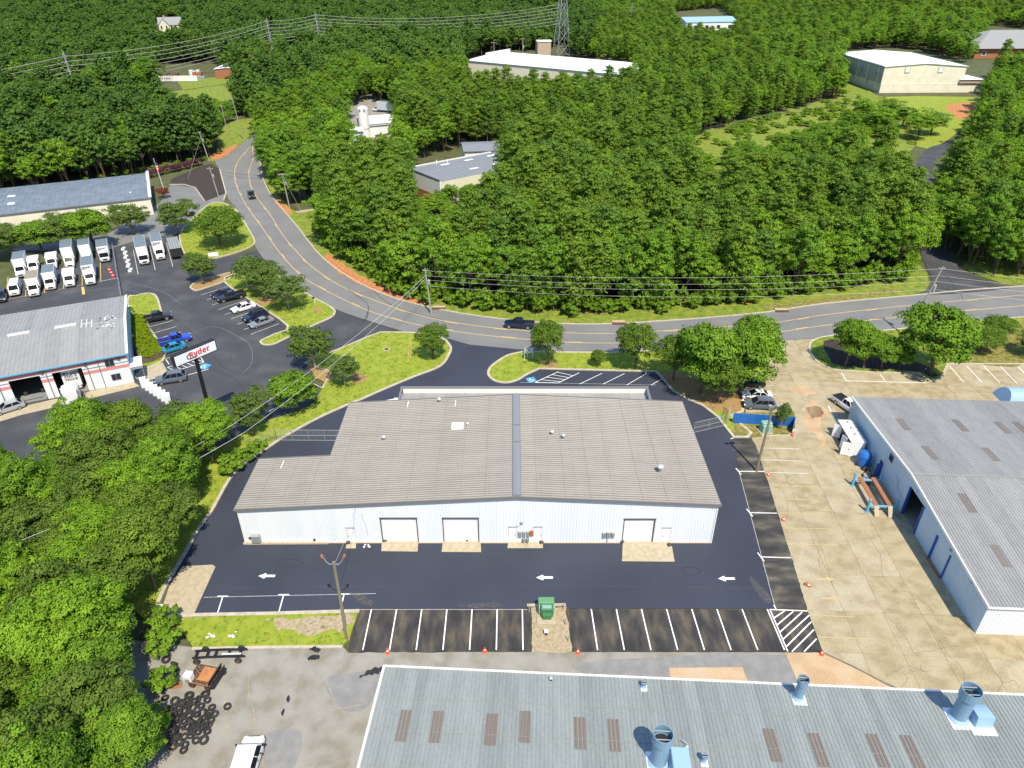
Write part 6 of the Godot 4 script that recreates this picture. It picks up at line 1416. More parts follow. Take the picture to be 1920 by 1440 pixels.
		for z in [-2.3, 1.6, 2.8]: wheel(t, s * 0.95, z, 0.5, 0.35, M.chrome)
	t = thing("moving_truck", "white lettered moving truck inside the garage bay", "truck", B * Vector3(-8.6, 0.05, -3.6), ROT_YARD)
	block(t, "cargo_box", Vector3(0, 2.35, 0), Vector3(2.5, 2.9, 5.5), M.truck_white, 0.05); block(t, "chassis", Vector3(0, 0.7, 0), Vector3(1.0, 0.4, 5.4), M.dark); block(t, "rear_bumper", Vector3(0, 0.6, 2.8), Vector3(2.3, 0.2, 0.2), M.bright)
	var rows := ["TWO MEN", "AND A", "TRUCK"]
	for k in 3:
		var tm := obj("lettering", text_mesh(rows[k], 0.42, 0.02), M.black, t); tm.position = Vector3(0, 3.3 - 0.55 * k, 2.78)
	for s in [-1, 1]:
		for z in [-1.6, 1.7]: wheel(t, s * 0.9, z, 0.42, 0.35)
	# white passenger van in the near yard
	cargo_van(Vector3(-22.95, -35.29, 1.6), "white passenger van with a ribbed roof beside the tyre pile", true)

func cargo_van(at: Vector3, label: String, big: bool) -> void:
	var t := thing("white_van", label, "van", Vector3(at.x, 0.012, at.y), at.z)
	var st := mb()
	loft(st, body_rings([[-2.95, 0.8, 0.5, 0.85], [-2.85, 0.95, 0.4, 1.0], [-2.1, 1.0, 0.36, 1.14], [-1.9, 1.0, 0.36, 1.2], [2.85, 1.0, 0.36, 1.2], [2.95, 0.94, 0.45, 1.15]])); obj("body", st, M.truck_white, t)
	cabin(t, M.truck_white, [-2.15, 2.92], [-1.45, 2.75], 0.97, 0.84, 1.15, 2.05, [0.03, 0.27, 0.5, 0.74, 0.97] if big else [0.78, 0.97])
	for k in 7: block(t, "roof_rib", Vector3(-0.6 + 0.2 * k, 2.12, 0.7), Vector3(0.05, 0.03, 3.9), M.truck_white, 0.01)
	st = mb(); quad(st, Vector3(-0.85, 1.17, -2.1), Vector3(0.85, 1.17, -2.1), Vector3(0.85, 1.22, -1.98), Vector3(-0.85, 1.22, -1.98)); obj("wiper_cowl", st, M.black, t)
	lamps(t, -2.95, 2.95, 0.92, 0.85, 1.0)
	for s in [-1, 1]:
		block(t, "door_handle", Vector3(s * 1.0, 1.0, -0.6), Vector3(0.03, 0.05, 0.2), M.black)
		block(t, "door_mirror", Vector3(s * 1.15, 1.35, -1.85), Vector3(0.24, 0.3, 0.12), M.black, 0.04)
		for z in [-1.9, 1.75]: wheel(t, s * 0.86, z, 0.38, 0.26, M.bright)


# ---------------------------------------------------------------- street furniture, poles, wires
func span(a: Vector3, b: Vector3, sag: float, r: float, label: String, group := "", m: Material = null) -> void:
	var st := mb()
	var pts := []
	for k in 17:
		var f := k / 16.0
		pts.append(a.lerp(b, f) - Vector3(0, sag * 4 * f * (1 - f), 0))
	tube(st, pts, r, 4)
	tag(obj("overhead_wire", st, m if m else M.wire), label, "wire", group)

func utility_pole(at: Vector2, h: float, lean: Vector3, label: String, arms: Array, m: Material, drum := true) -> Node3D:
	var t := thing("utility_pole", label, "utility pole", Vector3(at.x, 0, at.y))
	var st := mb(); tube(st, [Vector3(0, -0.3, 0), Vector3(0, h * 0.5, 0) + lean * 0.5, Vector3(0, h, 0) + lean], [0.19, 0.16, 0.12], 8); obj("pole", st, m, t)
	for a in arms:
		var o := block(t, "crossarm", Vector3(0, a[0], 0) + lean * (a[0] / h), Vector3(a[1], 0.14, 0.12), m); o.rotation_degrees.y = a[2]
		for k in [-0.45, 0, 0.45]: block(o, "insulator", Vector3(k * a[1], 0.17, 0), Vector3(0.1, 0.2, 0.1), M.bright, 0.03)
	if drum:
		st = mb(); lathe(st, [[0.26, h * 0.66], [0.28, h * 0.68], [0.28, h * 0.75], [0.2, h * 0.765]], 10, Transform3D(Basis(), Vector3(0.4, 0, 0.15) + lean * 0.7)); obj("transformer", st, M.galv, t)
		block(t, "bracket", Vector3(0.2, h * 0.72, 0.08) + lean * 0.7, Vector3(0.3, 0.08, 0.08), M.dark)
	return t

func chain_fence(called_label: String, a: Vector2, b: Vector2, h: float, step := 2.6, cell := 0.34) -> void:
	var t := thing("chain_link_fence", called_label, "fence")
	var n := maxi(1, roundi(a.distance_to(b) / step))
	for i in n + 1:
		var p := a.lerp(b, float(i) / n)
		var st := mb(); tube(st, [Vector3(p.x, -0.05, p.y), Vector3(p.x, h + 0.05, p.y)], 0.045, 6); obj("post", st, M.galv, t)
	for y in [0.1, h * 0.5, h]:
		var st := mb(); tube(st, [Vector3(a.x, y, a.y), Vector3(b.x, y, b.y)], 0.03, 5); obj("rail", st, M.galv, t)
	var st := mb()
	var d := (b - a).normalized()
	var total := a.distance_to(b)
	if cell > 1.0: return
	for k in range(-int(h / cell), int(total / cell) + 1):
		for dir in [1, -1]:
			var s0 := k * cell; var s1: float = s0 + h
			var y0 := 0.0; var y1 := h
			if s0 < 0: y0 = -s0; s0 = 0
			if s1 > total: y1 = h - (s1 - total); s1 = total
			if y1 <= y0: continue
			var ya := y0 if dir > 0 else h - y0
			var yb := y1 if dir > 0 else h - y1
			tube(st, [Vector3(a.x + d.x * s0, ya, a.y + d.y * s0), Vector3(a.x + d.x * s1, yb, a.y + d.y * s1)], 0.008, 3)
	obj("wire_mesh", st, M.galv, t)

func build_street_things() -> void:
	# pylon sign
	var sp := Vector2(-43.78, -86.38)
	var t := thing("pylon_sign", "tall black pylon sign with a white lettered panel", "sign", Vector3(sp.x, 0, sp.y), 52.5)
	var st := mb(); tube(st, [Vector3(0, -0.2, 0), Vector3(0, 5.6, 0)], 0.42, 10); obj("pole", st, M.black, t)
	st = mb(); tube(st, [Vector3(0, 5.5, 0), Vector3(0, 12.8, 0)], 0.27, 10); obj("pole", st, M.black, t)
	st = mb(); lathe(st, [[0.5, 5.4], [0.5, 5.7], [0.36, 5.9]], 10); obj("collar", st, M.black, t)
	var cab := block(t, "sign_cabinet", Vector3(0, 13.55, 0), Vector3(6.4, 1.7, 0.8), M.black, 0.05)
	block(cab, "sign_face", Vector3(0, 0, 0.4), Vector3(6.1, 1.42, 0.05), M.sign_white)
	block(cab, "sign_face", Vector3(0, 0, -0.4), Vector3(6.1, 1.42, 0.05), M.sign_white)
	for s in [1, -1]:
		var tm := obj("lettering", text_mesh("Ryder", 0.8, 0.04, "Droid Sans"), M.red, cab)
		tm.position = Vector3(0.5 * s, 0.08, 0.44 * s); tm.rotation_degrees.y = 0 if s > 0 else 180
		st = mb(); strip(st, smooth(PackedVector2Array([Vector2(-0.45, -0.35), Vector2(-0.95, -0.22), Vector2(-1.05, 0.08), Vector2(-0.7, 0.36), Vector2(0.4, 0.3)]), 5), -0.06, 0.06, -0.01, 0.02)
		var sw := obj("swoosh", st, M.black, cab); sw.position = Vector3(-0.3 * s, -0.05, 0.44 * s); sw.rotation_degrees = Vector3(90, 0 if s > 0 else 180, 0)
	# small white board by the lot entrance
	t = thing("entrance_sign", "white three-sided sign board on posts by the lot entrance", "sign", Vector3(2.88, 0, -108.55), 20)
	for e in [[-0.75, 0.0], [0.75, 0.0], [0.0, -0.6]]:
		st = mb(); box(st, Vector3(e[0], 1.1, e[1]), Vector3(0.12, 2.3, 0.12)); obj("post", st, M.white, t)
	var bd := block(t, "board", Vector3(0, 1.75, 0.02), Vector3(1.5, 1.0, 0.08), M.white); block(bd, "emblem", Vector3(0.1, 0.1, 0.05), Vector3(0.5, 0.36, 0.02), M.hood_blue)
	var bd2 := block(t, "board", Vector3(-0.38, 1.75, -0.32), Vector3(0.95, 1.0, 0.06), M.white); bd2.rotation_degrees.y = 40
	t = thing("mailbox", "dark mailbox on a pale post by the road kerb", "mailbox", Vector3(-39.86, 0, -131.84), 30)
	block(t, "post", Vector3(0, 0.5, 0), Vector3(0.12, 1.1, 0.12), M.white); block(t, "box", Vector3(-0.1, 1.2, 0), Vector3(0.5, 0.35, 0.3), M.dark, 0.08)
	t = thing("blue_road_sign", "blue and white sign board at the drive mouth", "sign", Vector3(-51.84, 0, -193.88), -5)
	for x in [-1.3, 1.3]: block(t, "post", Vector3(x, 1.0, 0), Vector3(0.16, 2.0, 0.16), M.white)
	var sb := block(t, "board", Vector3(0, 1.9, 0), Vector3(2.8, 1.5, 0.14), M.sign_blue, 0.02); block(sb, "emblem", Vector3(0, 0.25, 0.08), Vector3(1.6, 0.5, 0.03), M.white); block(sb, "lower_panel", Vector3(0, -0.55, 0.08), Vector3(2.6, 0.3, 0.03), M.white)
	t = thing("lawn_sign", "low white sign box on the lawn by the truck stalls", "sign", Vector3(-69.32, 0, -157.37), 15)
	block(t, "board", Vector3(0, 0.5, 0), Vector3(2.2, 0.8, 0.5), M.white, 0.04); block(t, "plinth", Vector3(0, 0.12, 0), Vector3(2.4, 0.24, 0.7), M.apron)
	t = thing("manhole", "round concrete manhole cover in the grass wedge", "manhole", Vector3(-22.35, 0.11, -112.04))
	st = mb(); lathe(st, [[0.65, -0.05], [0.65, 0.04], [0.45, 0.05]], 16); obj("ring", st, M.apron, t); st = mb(); lathe(st, [[0.42, 0.03], [0.42, 0.06]], 16); obj("cover", st, M.rust_dark, t)
	for e in [[Vector2(-17.97, -107.42), Vector2(-18.31, -113.24), "yellow guy guard on the grass wedge, the longer one"], [Vector2(-17.69, -108.93), Vector2(-17.9, -112.24), "yellow guy guard on the grass wedge, the shorter one"]]:
		st = mb(); var a: Vector2 = e[0]; var b: Vector2 = e[1]
		tube(st, [Vector3(a.x, 0.1, a.y), Vector3(b.x, 1.8, b.y)], 0.05, 6); tag(obj("guy_guard", st, M.kerb_yellow), e[2], "guy guard")
	# street inlet plates in the far kerb
	for e in [[Vector3(20.38, 0.1, -122.68), "dark storm inlet in the far kerb behind the round tree"], [Vector3(53.2, 0.1, -128.11), "dark storm inlet in the far kerb by the bare soil"], [Vector3(-14.54, 0.1, -129.33), "dark storm inlet in the far kerb by the leaning pole"]]:
		t = thing("storm_inlet", e[1], "drain", e[0]); block(t, "throat", Vector3(0, 0.02, 0.3), Vector3(2.6, 0.16, 0.7), M.rust_dark, 0.03); block(t, "lid", Vector3(0, 0.1, -0.4), Vector3(2.4, 0.08, 0.8), M.footing, 0.02)
	# utility poles
	utility_pole(Vector2(-15.79, -126.9), 9.4, Vector3(-0.7, 0, 0), "weathered utility pole at the near side of the wood", [[9.0, 0.9, 0]], M.grey_pole)
	utility_pole(Vector2(72.2, -116.54), 14.0, Vector3(2.6, 0, 0), "tall leaning utility pole beside the drive island", [[13.6, 1.0, 0]], M.grey_pole)
	utility_pole(Vector2(-61.54, -194.36), 9.4, Vector3(-0.6, 0, 0), "utility pole at the bend with a crossarm", [[9.1, 2.4, 0]], M.grey_pole)
	utility_pole(Vector2(-102.21, -245.11), 9.6, Vector3(-1.2, 0, 0), "utility pole behind the mulch bed with guy wires", [[9.3, 1.0, 0]], M.grey_pole)
	utility_pole(Vector2(-83.97, -202.79), 9.0, Vector3(-0.9, 0, 0), "utility pole with transformer in the mulch bed", [[8.4, 1.8, 0]], M.grey_pole)
	utility_pole(Vector2(-100.66, -276.75), 15.0, Vector3(-1.5, 0, 0), "far utility pole on the grassy verge", [[14.5, 1.0, 0]], M.grey_pole, false)
	utility_pole(Vector2(-106.06, -276.75), 12.5, Vector3(-0.5, 0, 0), "slender utility pole at the upper end of the road", [[12.0, 1.0, 0]], M.grey_pole, false)
	utility_pole(Vector2(-9.63, -420.38), 19.0, Vector3.ZERO, "utility pole at the end of the white roofed warehouse", [[18.5, 3.0, 0]], M.grey_pole, false)
	utility_pole(Vector2(6.35, -461.09), 17.0, Vector3.ZERO, "utility pole behind the white roofed warehouse", [[16.5, 2.4, 0]], M.grey_pole)
	# flagpole
	t = thing("flagpole", "slanting white flagpole with a limp striped flag", "flagpole", Vector3(-99.18, 0, -203.3))
	st = mb(); tube(st, [Vector3(0, 0, 0), Vector3(-1.0, 11.2, 0)], [0.1, 0.05], 8); obj("pole", st, M.white, t)
	st = mb()
	for k in 6: quad(st, Vector3(-0.9 + 0.02, 9.6 - k * 0.4, 0.02), Vector3(-0.25 + 0.1 * (k % 2), 9.3 - k * 0.42, 0.1), Vector3(-0.3 + 0.1 * ((k + 1) % 2), 9.7 - k * 0.42, 0.1), Vector3(-0.95, 10.0 - k * 0.4, 0.02))
	obj("flag", st, M.red, t); block(t, "canton", Vector3(-0.66, 9.7, 0.16), Vector3(0.5, 0.5, 0.06), M.deep_blue)
	for k in 2: block(t, "stripe", Vector3(-0.5, 8.9 - 0.6 * k, 0.12), Vector3(0.5, 0.22, 0.04), M.white)
	# wires along the road
	var pa := Vector2(-15.79, -126.9); var pb := Vector2(72.2, -116.54); var pc := Vector2(-61.54, -194.36)
	var A := Vector3(pa.x - 0.7, 9.0, pa.y); var B := Vector3(pb.x + 2.5, 13.6, pb.y); var C := Vector3(pc.x - 0.6, 9.1, pc.y)
	for k in 4:
		var dy := -[0.0, 1.3, 2.4, 3.9][k] as float
		span(A + Vector3(0, dy * 0.8, 0), B + Vector3(0, dy, 0), 1.6 + 0.1 * k, 0.016, "overhead wire spanning in front of the pine wood", "wires in front of the pine wood")
		span(B + Vector3(0, dy, 0), B + Vector3(70, dy + 1, 14), 1.5, 0.016, "overhead wire running off beyond the leaning pole", "wires beyond the leaning pole")
	for k in 3: span(A + Vector3(0, -k * 0.9, 0), C + Vector3(0, -k * 0.6, 0), 1.4, 0.022, "thin overhead wire round the bend of the road", "wires round the bend", M.wire_dark)
	var pd := Vector2(-83.97, -202.79); var pe := Vector2(-102.21, -245.11); var pf := Vector2(-100.66, -276.75)
	for k in 2:
		span(C + Vector3(0, -k, 0), Vector3(pd.x - 0.9, 8.4 - k, pd.y), 0.8, 0.025, "thin wire from the bend to the mulch bed pole", "wires by the mulch bed", M.wire_dark)
		span(Vector3(pe.x - 1.2, 9.2 - k, pe.y), Vector3(pf.x - 1.5, 14.5 - k, pf.y), 1.0, 0.025, "thin wire between the far verge poles", "wires on the far verge", M.wire_dark)
	for e in [[Vector3(pa.x - 0.6, 8.2, pa.y), Vector2(-22.69, -132.36), "guy wire from the weathered pole to the clay bank"], [Vector3(pe.x - 0.9, 8.0, pe.y), Vector2(-100.77, -222.83), "guy wire over the mulch bed"], [Vector3(pc.x - 0.5, 8.5, pc.y), Vector2(-57.46, -191.05), "guy wire at the bend pole"]]:
		var q: Vector2 = e[1]
		span(e[0], Vector3(q.x, 0, q.y), 0.0, 0.02, e[2])
	# service wires from the weathered pole over the yard corner down to the grove
	for k in 2:
		span(A + Vector3(0, -1.0 - k * 0.6, 0), Vector3(-37.78, 6.5, -78.66) + Vector3(2.5 * k, 0, 1.2 * k), 1.2, 0.028, "service wire sagging over the yard trees", "service wires over the yard")
		span(Vector3(-37.78, 6.5, -78.66) + Vector3(2.5 * k, 0, 1.2 * k), Vector3(-56.76, 8, -55.04) + Vector3(2.0 * k, 0, 2.0 * k), 1.0, 0.028, "service wire running on over the grove", "service wires over the grove")
	# transmission line at the back
	for e in [[-154.0, -504.5, 24.0, "steel transmission pole with three crossarms by the far wood"], [-134.7, -553.0, 24.0, "second steel transmission pole farther along the line"], [-200.3, -350.7, 22.0, "wooden transmission pole in the line clearing"], [96.0, -640.0, 24.0, "slim pale transmission pole far behind the lattice tower"]]:
		t = thing("transmission_pole", e[3], "transmission pole", Vector3(e[0], 0, e[1]))
		st = mb(); tube(st, [Vector3(0, -0.3, 0), Vector3(-0.8, e[2], 0)], [0.5, 0.25], 8); obj("pole", st, M.grey_pole if e[2] < 23 else M.galv, t)
		for k in 4:
			var o := block(t, "crossarm", Vector3(-0.8, e[2] - 1.6 - 3.2 * k, 0), Vector3(4.6 - 0.8 * (k % 2), 0.22, 0.2), M.galv); o.rotation_degrees = Vector3(0, -40, -8)
			for s in [-1, 1]: block(o, "insulator", Vector3(2.0 * s, -0.5, 0), Vector3(0.16, 0.9, 0.16), M.bright)
	for k in 7:
		var y := 22.5 - 2.0 * k
		span(Vector3(-154.8 + (k % 2) * 2.0, y, -504.5), Vector3(-201 + (k % 2) * 1.5, y - 2.5, -350.7), 3.0, 0.07, "transmission conductor crossing the far woods", "transmission conductors")
		span(Vector3(-201 + (k % 2) * 1.5, y - 2.5, -350.7), Vector3(-262 + (k % 2) * 1.5, y - 2.5, -235), 3.0, 0.06, "transmission conductor nearing over the left wood", "nearer transmission conductors")
		span(Vector3(-154.8 + (k % 2) * 2.0, y, -504.5), Vector3(-135.5, y, -553), 1.0, 0.07, "transmission conductor between the two steel poles", "conductors between steel poles")
		span(Vector3(-135.5, y, -553), Vector3(33, y + 6, -560), 5.0, 0.07, "transmission conductor running on to the lattice tower", "conductors to the lattice tower")
	# lattice tower
	t = thing("lattice_tower", "tall steel lattice tower rising past the white warehouse", "tower", Vector3(32.9, 0, -523.0), 20)
	var lv := [[0.0, 4.4], [8.0, 3.8], [16.0, 3.2], [24.0, 2.6], [32.0, 2.0], [40.0, 1.4], [47.0, 0.9]]
	for s in [[-1, -1], [1, -1], [1, 1], [-1, 1]]:
		st = mb(); var pts := []
		for q in lv: pts.append(Vector3(s[0] * q[1], q[0], s[1] * q[1]))
		tube(st, pts, 0.2, 4); obj("leg", st, M.galv, t)
	for i in lv.size() - 1:
		var cs := [[-1, -1], [1, -1], [1, 1], [-1, 1]]
		for k in 4:
			var a: Array = cs[k]; var b: Array = cs[(k + 1) % 4]
			st = mb()
			tube(st, [Vector3(a[0] * lv[i][1], lv[i][0], a[1] * lv[i][1]), Vector3(b[0] * lv[i + 1][1], lv[i + 1][0], b[1] * lv[i + 1][1])], 0.1, 3)
			tube(st, [Vector3(b[0] * lv[i][1], lv[i][0], b[1] * lv[i][1]), Vector3(a[0] * lv[i + 1][1], lv[i + 1][0], a[1] * lv[i + 1][1])], 0.1, 3)
			obj("brace", st, M.galv, t)
	t = thing("brick_kiosk", "small brown equipment hut at the foot of the lattice tower", "hut", Vector3(17, 0, -520), 10)
	gable(t, 0, 9, 0, -7, 9.0, 9.6, true, M.footing, M.trim_white, 0.4)
	# yard fence and gate, barrels, hedge
	chain_fence("chain link fence between the trucks and the open stalls", Vector2(-94.3, -161.16), Vector2(-85.43, -144.44), 2.0)
	chain_fence("chain link fence along the garage end", Vector2(-85.04, -143.86), Vector2(-74.4, -124.06), 2.0)
	chain_fence("chain link gate across the lane beside the stepped roof", Vector2(-34.19, -84.51), Vector2(-24.78, -84.38), 1.9)
	chain_fence("chain link fence in the grass by the gate", Vector2(-34.19, -84.51), Vector2(-37.26, -82.18), 1.9)
	chain_fence("chain link gate across the lane by the sunny roof slope", Vector2(26.77, -86.38), Vector2(31.63, -88.18), 1.9)
	chain_fence("short chain link return by the blue barrier", Vector2(32.18, -88.46), Vector2(33.49, -91.64), 2.2)
	chain_fence("long chain link fence across the overgrown field", Vector2(66.79, -280.31), Vector2(144.12, -342.77), 2.2, 6.0, 2.2)
	for k in 3:
		t = thing("safety_barrel", "red and white safety barrel beside the yard fence", "barrel", (Vector3(-89.16, 0, -148.35)).lerp(Vector3(-86.75, 0, -145.03), k / 2.0), 0, "barrels by the fence")
		st = mb(); lathe(st, [[0.3, 0], [0.26, 1.0], [0.1, 1.05]], 12); obj("drum", st, M.red, t)
		st = mb(); lathe(st, [[0.3, 0.5], [0.29, 0.7]], 12, Transform3D(), false); obj("band", st, M.white, t)
	for k in 6:
		t = thing("concrete_block", "white concrete block in the broken line beside the fence", "concrete block", (Vector3(-92.36, 0, -161.86)).lerp(Vector3(-84.81, 0, -148.66), k / 5.0) + Vector3(0.15 * (k % 2), 0, 0), 10, "white blocks by the fence")
		block(t, "block", Vector3(0, 0.22, 0), Vector3(0.7, 0.44, 1.5), M.white, 0.04); block(t, "lifting_eye", Vector3(0, 0.46, 0), Vector3(0.08, 0.08, 0.2), M.galv)
	for e in [[Vector3(-75.09, 0.12, -127.62), "small white cabinet between the garage shrubs"], [Vector3(-68.99, 0, -115.29), "white wall unit beside the hedge"]]:
		t = thing("utility_cabinet", e[1], "cabinet", e[0], 25); block(t, "housing", Vector3(0, 0.6, 0), Vector3(0.9, 1.1, 0.7), M.white, 0.05); block(t, "base", Vector3(0, 0.05, 0), Vector3(1.1, 0.12, 0.9), M.apron); block(t, "louvre", Vector3(0, 0.6, 0.36), Vector3(0.6, 0.5, 0.03), M.galv)
	# lamp post with twin square heads
	t = thing("lamp_post", "black lamp post with a flat square head by the yard trees", "lamp post", Vector3(-41.23, 0, -84.9), 20)
	st = mb(); tube(st, [Vector3(0, 0, 0), Vector3(0, 5.0, 0)], [0.1, 0.07], 8); obj("post", st, M.black, t); block(t, "lamp_head", Vector3(-0.3, 5.05, 0), Vector3(0.9, 0.14, 0.5), M.black, 0.03); block(t, "base", Vector3(0, 0.35, 0), Vector3(0.5, 0.7, 0.5), M.apron, 0.05)

# ---------------------------------------------------------------- things on the lots
func cone(at: Vector3, label: String, fallen := false) -> void:
	var t := thing("traffic_cone", label, "traffic cone", at)
	var n := Node3D.new()
	var st := mb(); lathe(st, [[0.17, 0.04], [0.04, 0.68]], 12)
	var a := obj("cone", st, M.orange, t)
	st = mb(); lathe(st, [[0.125, 0.28], [0.095, 0.44]], 12, Transform3D(), false); var b := obj("band", st, M.white, t)
	var c := block(t, "base", Vector3(0, 0.025, 0), Vector3(0.44, 0.05, 0.44), M.orange)
	n.free()
	if fallen:
		t.rotation_degrees = Vector3(82, 35, 0); t.position.y += 0.2

func tyre_mesh(R: float, w: float) -> ArrayMesh:
	var st := mb()
	var prof := [[R * 0.54, -w * 0.38], [R * 0.68, -w / 2], [R * 0.92, -w / 2], [R, -w * 0.34], [R, w * 0.34], [R * 0.92, w / 2], [R * 0.68, w / 2], [R * 0.54, w * 0.38], [R * 0.6, 0.0], [R * 0.54, -w * 0.38]]
	lathe(st, prof, 18, Transform3D(), false)
	return done(st)

func build_lot_things() -> void:
	# wooden light pole in the grass strip with two cobra brackets
	var p := Vector2(-17.06, -49.52)
	var t := thing("wooden_light_pole", "greenish wooden pole with two bare lamp brackets by the grass strip", "light pole", Vector3(p.x, 0, p.y))
	var st := mb(); tube(st, [Vector3(0, -0.2, 0), Vector3(0.02, 5.5, 0), Vector3(0.0, 11.0, 0)], [0.2, 0.17, 0.13], 9); obj("pole", st, M.wood_pole, t)
	for s in [-1, 1]:
		st = mb(); tube(st, [Vector3(0, 10.7, 0), Vector3(s * 0.45, 10.65, -0.05), Vector3(s * 0.75, 10.95, -0.1), Vector3(s * 0.95, 11.5, -0.15)], 0.04, 6); obj("bracket", st, M.galv, t)
		var hd := block(t, "lamp_head", Vector3(s * 1.05, 11.6, -0.15), Vector3(0.22, 0.4, 0.36), M.rust, 0.06); hd.rotation_degrees.z = -s * 25
	block(t, "guy_guard", Vector3(0.25, 1.0, 0.15), Vector3(0.1, 2.0, 0.1), M.kerb_yellow)
	span(Vector3(p.x, 10.6, p.y), Vector3(-18.2, 5.6, -63.4), 0.4, 0.018, "service wire from the wooden pole to the white building")
	# wooden pole with floodlights at the side stalls
	p = Vector2(33.44, -77.42)
	t = thing("floodlight_pole", "leaning wooden pole with floodlights beside the sealed bays", "light pole", Vector3(p.x, 0, p.y))
	st = mb(); tube(st, [Vector3(0, -0.2, 0), Vector3(0.15, 5.0, 0), Vector3(0.3, 10.6, 0)], [0.2, 0.17, 0.12], 9); obj("pole", st, M.wood_pole, t)
	var arm := block(t, "crossarm", Vector3(0.3, 10.5, 0), Vector3(1.3, 0.1, 0.1), M.galv); arm.rotation_degrees.y = 30
	for s in [-1, 1]:
		var fl := block(t, "floodlight", Vector3(0.3 + s * 0.5, 10.75, 0.2), Vector3(0.45, 0.35, 0.3), M.trim_grey, 0.05); fl.rotation_degrees.x = 35
	# green cabinet on its pad
	t = thing("transformer_cabinet", "green padmount transformer cabinet on a concrete pad", "cabinet", Vector3(3.66, 0, -52.64))
	block(t, "pad", Vector3(0, 0.06, 0.1), Vector3(2.0, 0.2, 2.5), M.apron, 0.02); block(t, "tank", Vector3(0, 0.9, -0.6), Vector3(1.7, 1.55, 0.8), M.cabinet_light, 0.04)
	block(t, "housing", Vector3(0.05, 0.72, 0.05), Vector3(1.35, 1.2, 0.75), M.cabinet_green, 0.04); block(t, "lid", Vector3(0.05, 1.34, 0.05), Vector3(1.0, 0.06, 0.45), M.cabinet_pale, 0.02); block(t, "door", Vector3(0.05, 0.5, 0.6), Vector3(0.95, 0.75, 0.36), M.cabinet_green, 0.03)
	for x in [-0.75, 0.8]: block(t, "cooling_fin", Vector3(x, 0.9, 0.0), Vector3(0.12, 0.9, 0.5), M.cabinet_pale, 0.02)
	t = thing("valve_box", "small grey valve box in the gravel below the green cabinet", "valve box", Vector3(3.56, 0, -50.06))
	block(t, "stem", Vector3(0, 0.25, 0), Vector3(0.25, 0.5, 0.25), M.dark); block(t, "cap", Vector3(0, 0.55, 0), Vector3(0.42, 0.14, 0.42), M.trim_white, 0.03)
	for k in 4:
		var bp := [Vector3(5.59, 0, -53.36), Vector3(5.64, 0, -51.29), Vector3(5.78, 0, -49.18), Vector3(1.84, 0, -53.07)][k] as Vector3
		t = thing("bollard", "thin pale guard post in the gravel beside the green cabinet", "post", bp, 0, "guard posts round the green cabinet")
		st = mb(); tube(st, [Vector3(0, -0.1, 0), Vector3(0, 1.0, 0)], 0.06, 8); obj("post", st, M.apron, t); st = mb(); lathe(st, [[0.065, 0.98], [0.03, 1.05]], 8); obj("cap", st, M.galv, t)
	# cones
	cone(Vector3(-12.61, 0, -47.81), "traffic cone at the corner of the sealed bays by the tar edge")
	cone(Vector3(-2.77, 0, -47.94), "traffic cone at the edge of the sealed bays left of the gravel bed".replace("left of", "before"))
	cone(Vector3(6.66, 0, -47.81), "traffic cone at the edge of the gravel bed")
	cone(Vector3(31.33, 0, -47.62), "traffic cone at the end of the hatched bay")
	cone(Vector3(34.73, 0, -76.37), "traffic cone by the floodlight pole")
	cone(Vector3(33.87, 0, -67.47), "traffic cone on the concrete beside the middle side bay")
	cone(Vector3(33.01, 0, -56.86), "knocked over traffic cone on the concrete", true)
	# blue panel barrier
	t = thing("panel_barrier", "long bright blue panel barrier round the grass patch", "barrier")
	var a := Vector2(33.18, -88.89); var b := Vector2(42, -87.9)
	for k in 8:
		var m0 := a.lerp(b, k / 8.0); var m1 := a.lerp(b, (k + 1) / 8.0)
		st = mb(); box(st, Vector3.ZERO, Vector3(m0.distance_to(m1) - 0.02, 1.75, 0.06))
		var o := obj("panel", st, M.panel_blue, t); o.position = Vector3((m0.x + m1.x) / 2, 1.0, (m0.y + m1.y) / 2); o.rotation.y = -(m1 - m0).angle()
	for k in 9:
		var m0 := a.lerp(b, k / 8.0); block(t, "post", Vector3(m0.x, 0.95, m0.y - 0.08), Vector3(0.08, 1.9, 0.08), M.galv)
	var c2 := Vector2(41.12, -85.98)
	for k in 2:
		var m0 := b.lerp(c2, k / 2.0); var m1 := b.lerp(c2, (k + 1) / 2.0)
		st = mb(); box(st, Vector3.ZERO, Vector3(m0.distance_to(m1) - 0.02, 1.75, 0.06)); var o := obj("panel", st, M.panel_blue, t); o.position = Vector3((m0.x + m1.x) / 2, 1.0, (m0.y + m1.y) / 2); o.rotation.y = -(m1 - m0).angle()
	t = thing("pad_transformer", "pale green transformer cabinet inside the blue barrier", "cabinet", Vector3(37.4, 0, -86.66), 8)
	block(t, "housing", Vector3(0.1, 0.9, -0.2), Vector3(1.5, 1.6, 0.9), M.cabinet_pale, 0.06); block(t, "door", Vector3(-0.35, 0.75, 0.4), Vector3(0.62, 1.3, 0.3), M.cabinet_pale, 0.04); block(t, "door", Vector3(0.5, 0.75, 0.4), Vector3(0.62, 1.3, 0.3), M.cabinet_pale, 0.04); block(t, "pad", Vector3(0, 0.1, 0), Vector3(1.9, 0.2, 1.6), M.apron)
	t = thing("fire_hydrant", "small red and white hydrant at the barrier corner", "hydrant", Vector3(41.14, 0, -85.57))
	st = mb(); lathe(st, [[0.2, 0], [0.14, 0.1], [0.14, 0.55], [0.17, 0.6], [0.05, 0.75]], 10); obj("barrel", st, M.orange, t); block(t, "nozzle", Vector3(0, 0.42, 0), Vector3(0.44, 0.14, 0.14), M.white, 0.03)
	# vehicle lift beside the workshop
	var W := Transform3D(Basis(Vector3.UP, deg_to_rad(-ROT_SHOP)), Vector3(48.35, 0, -50.2))
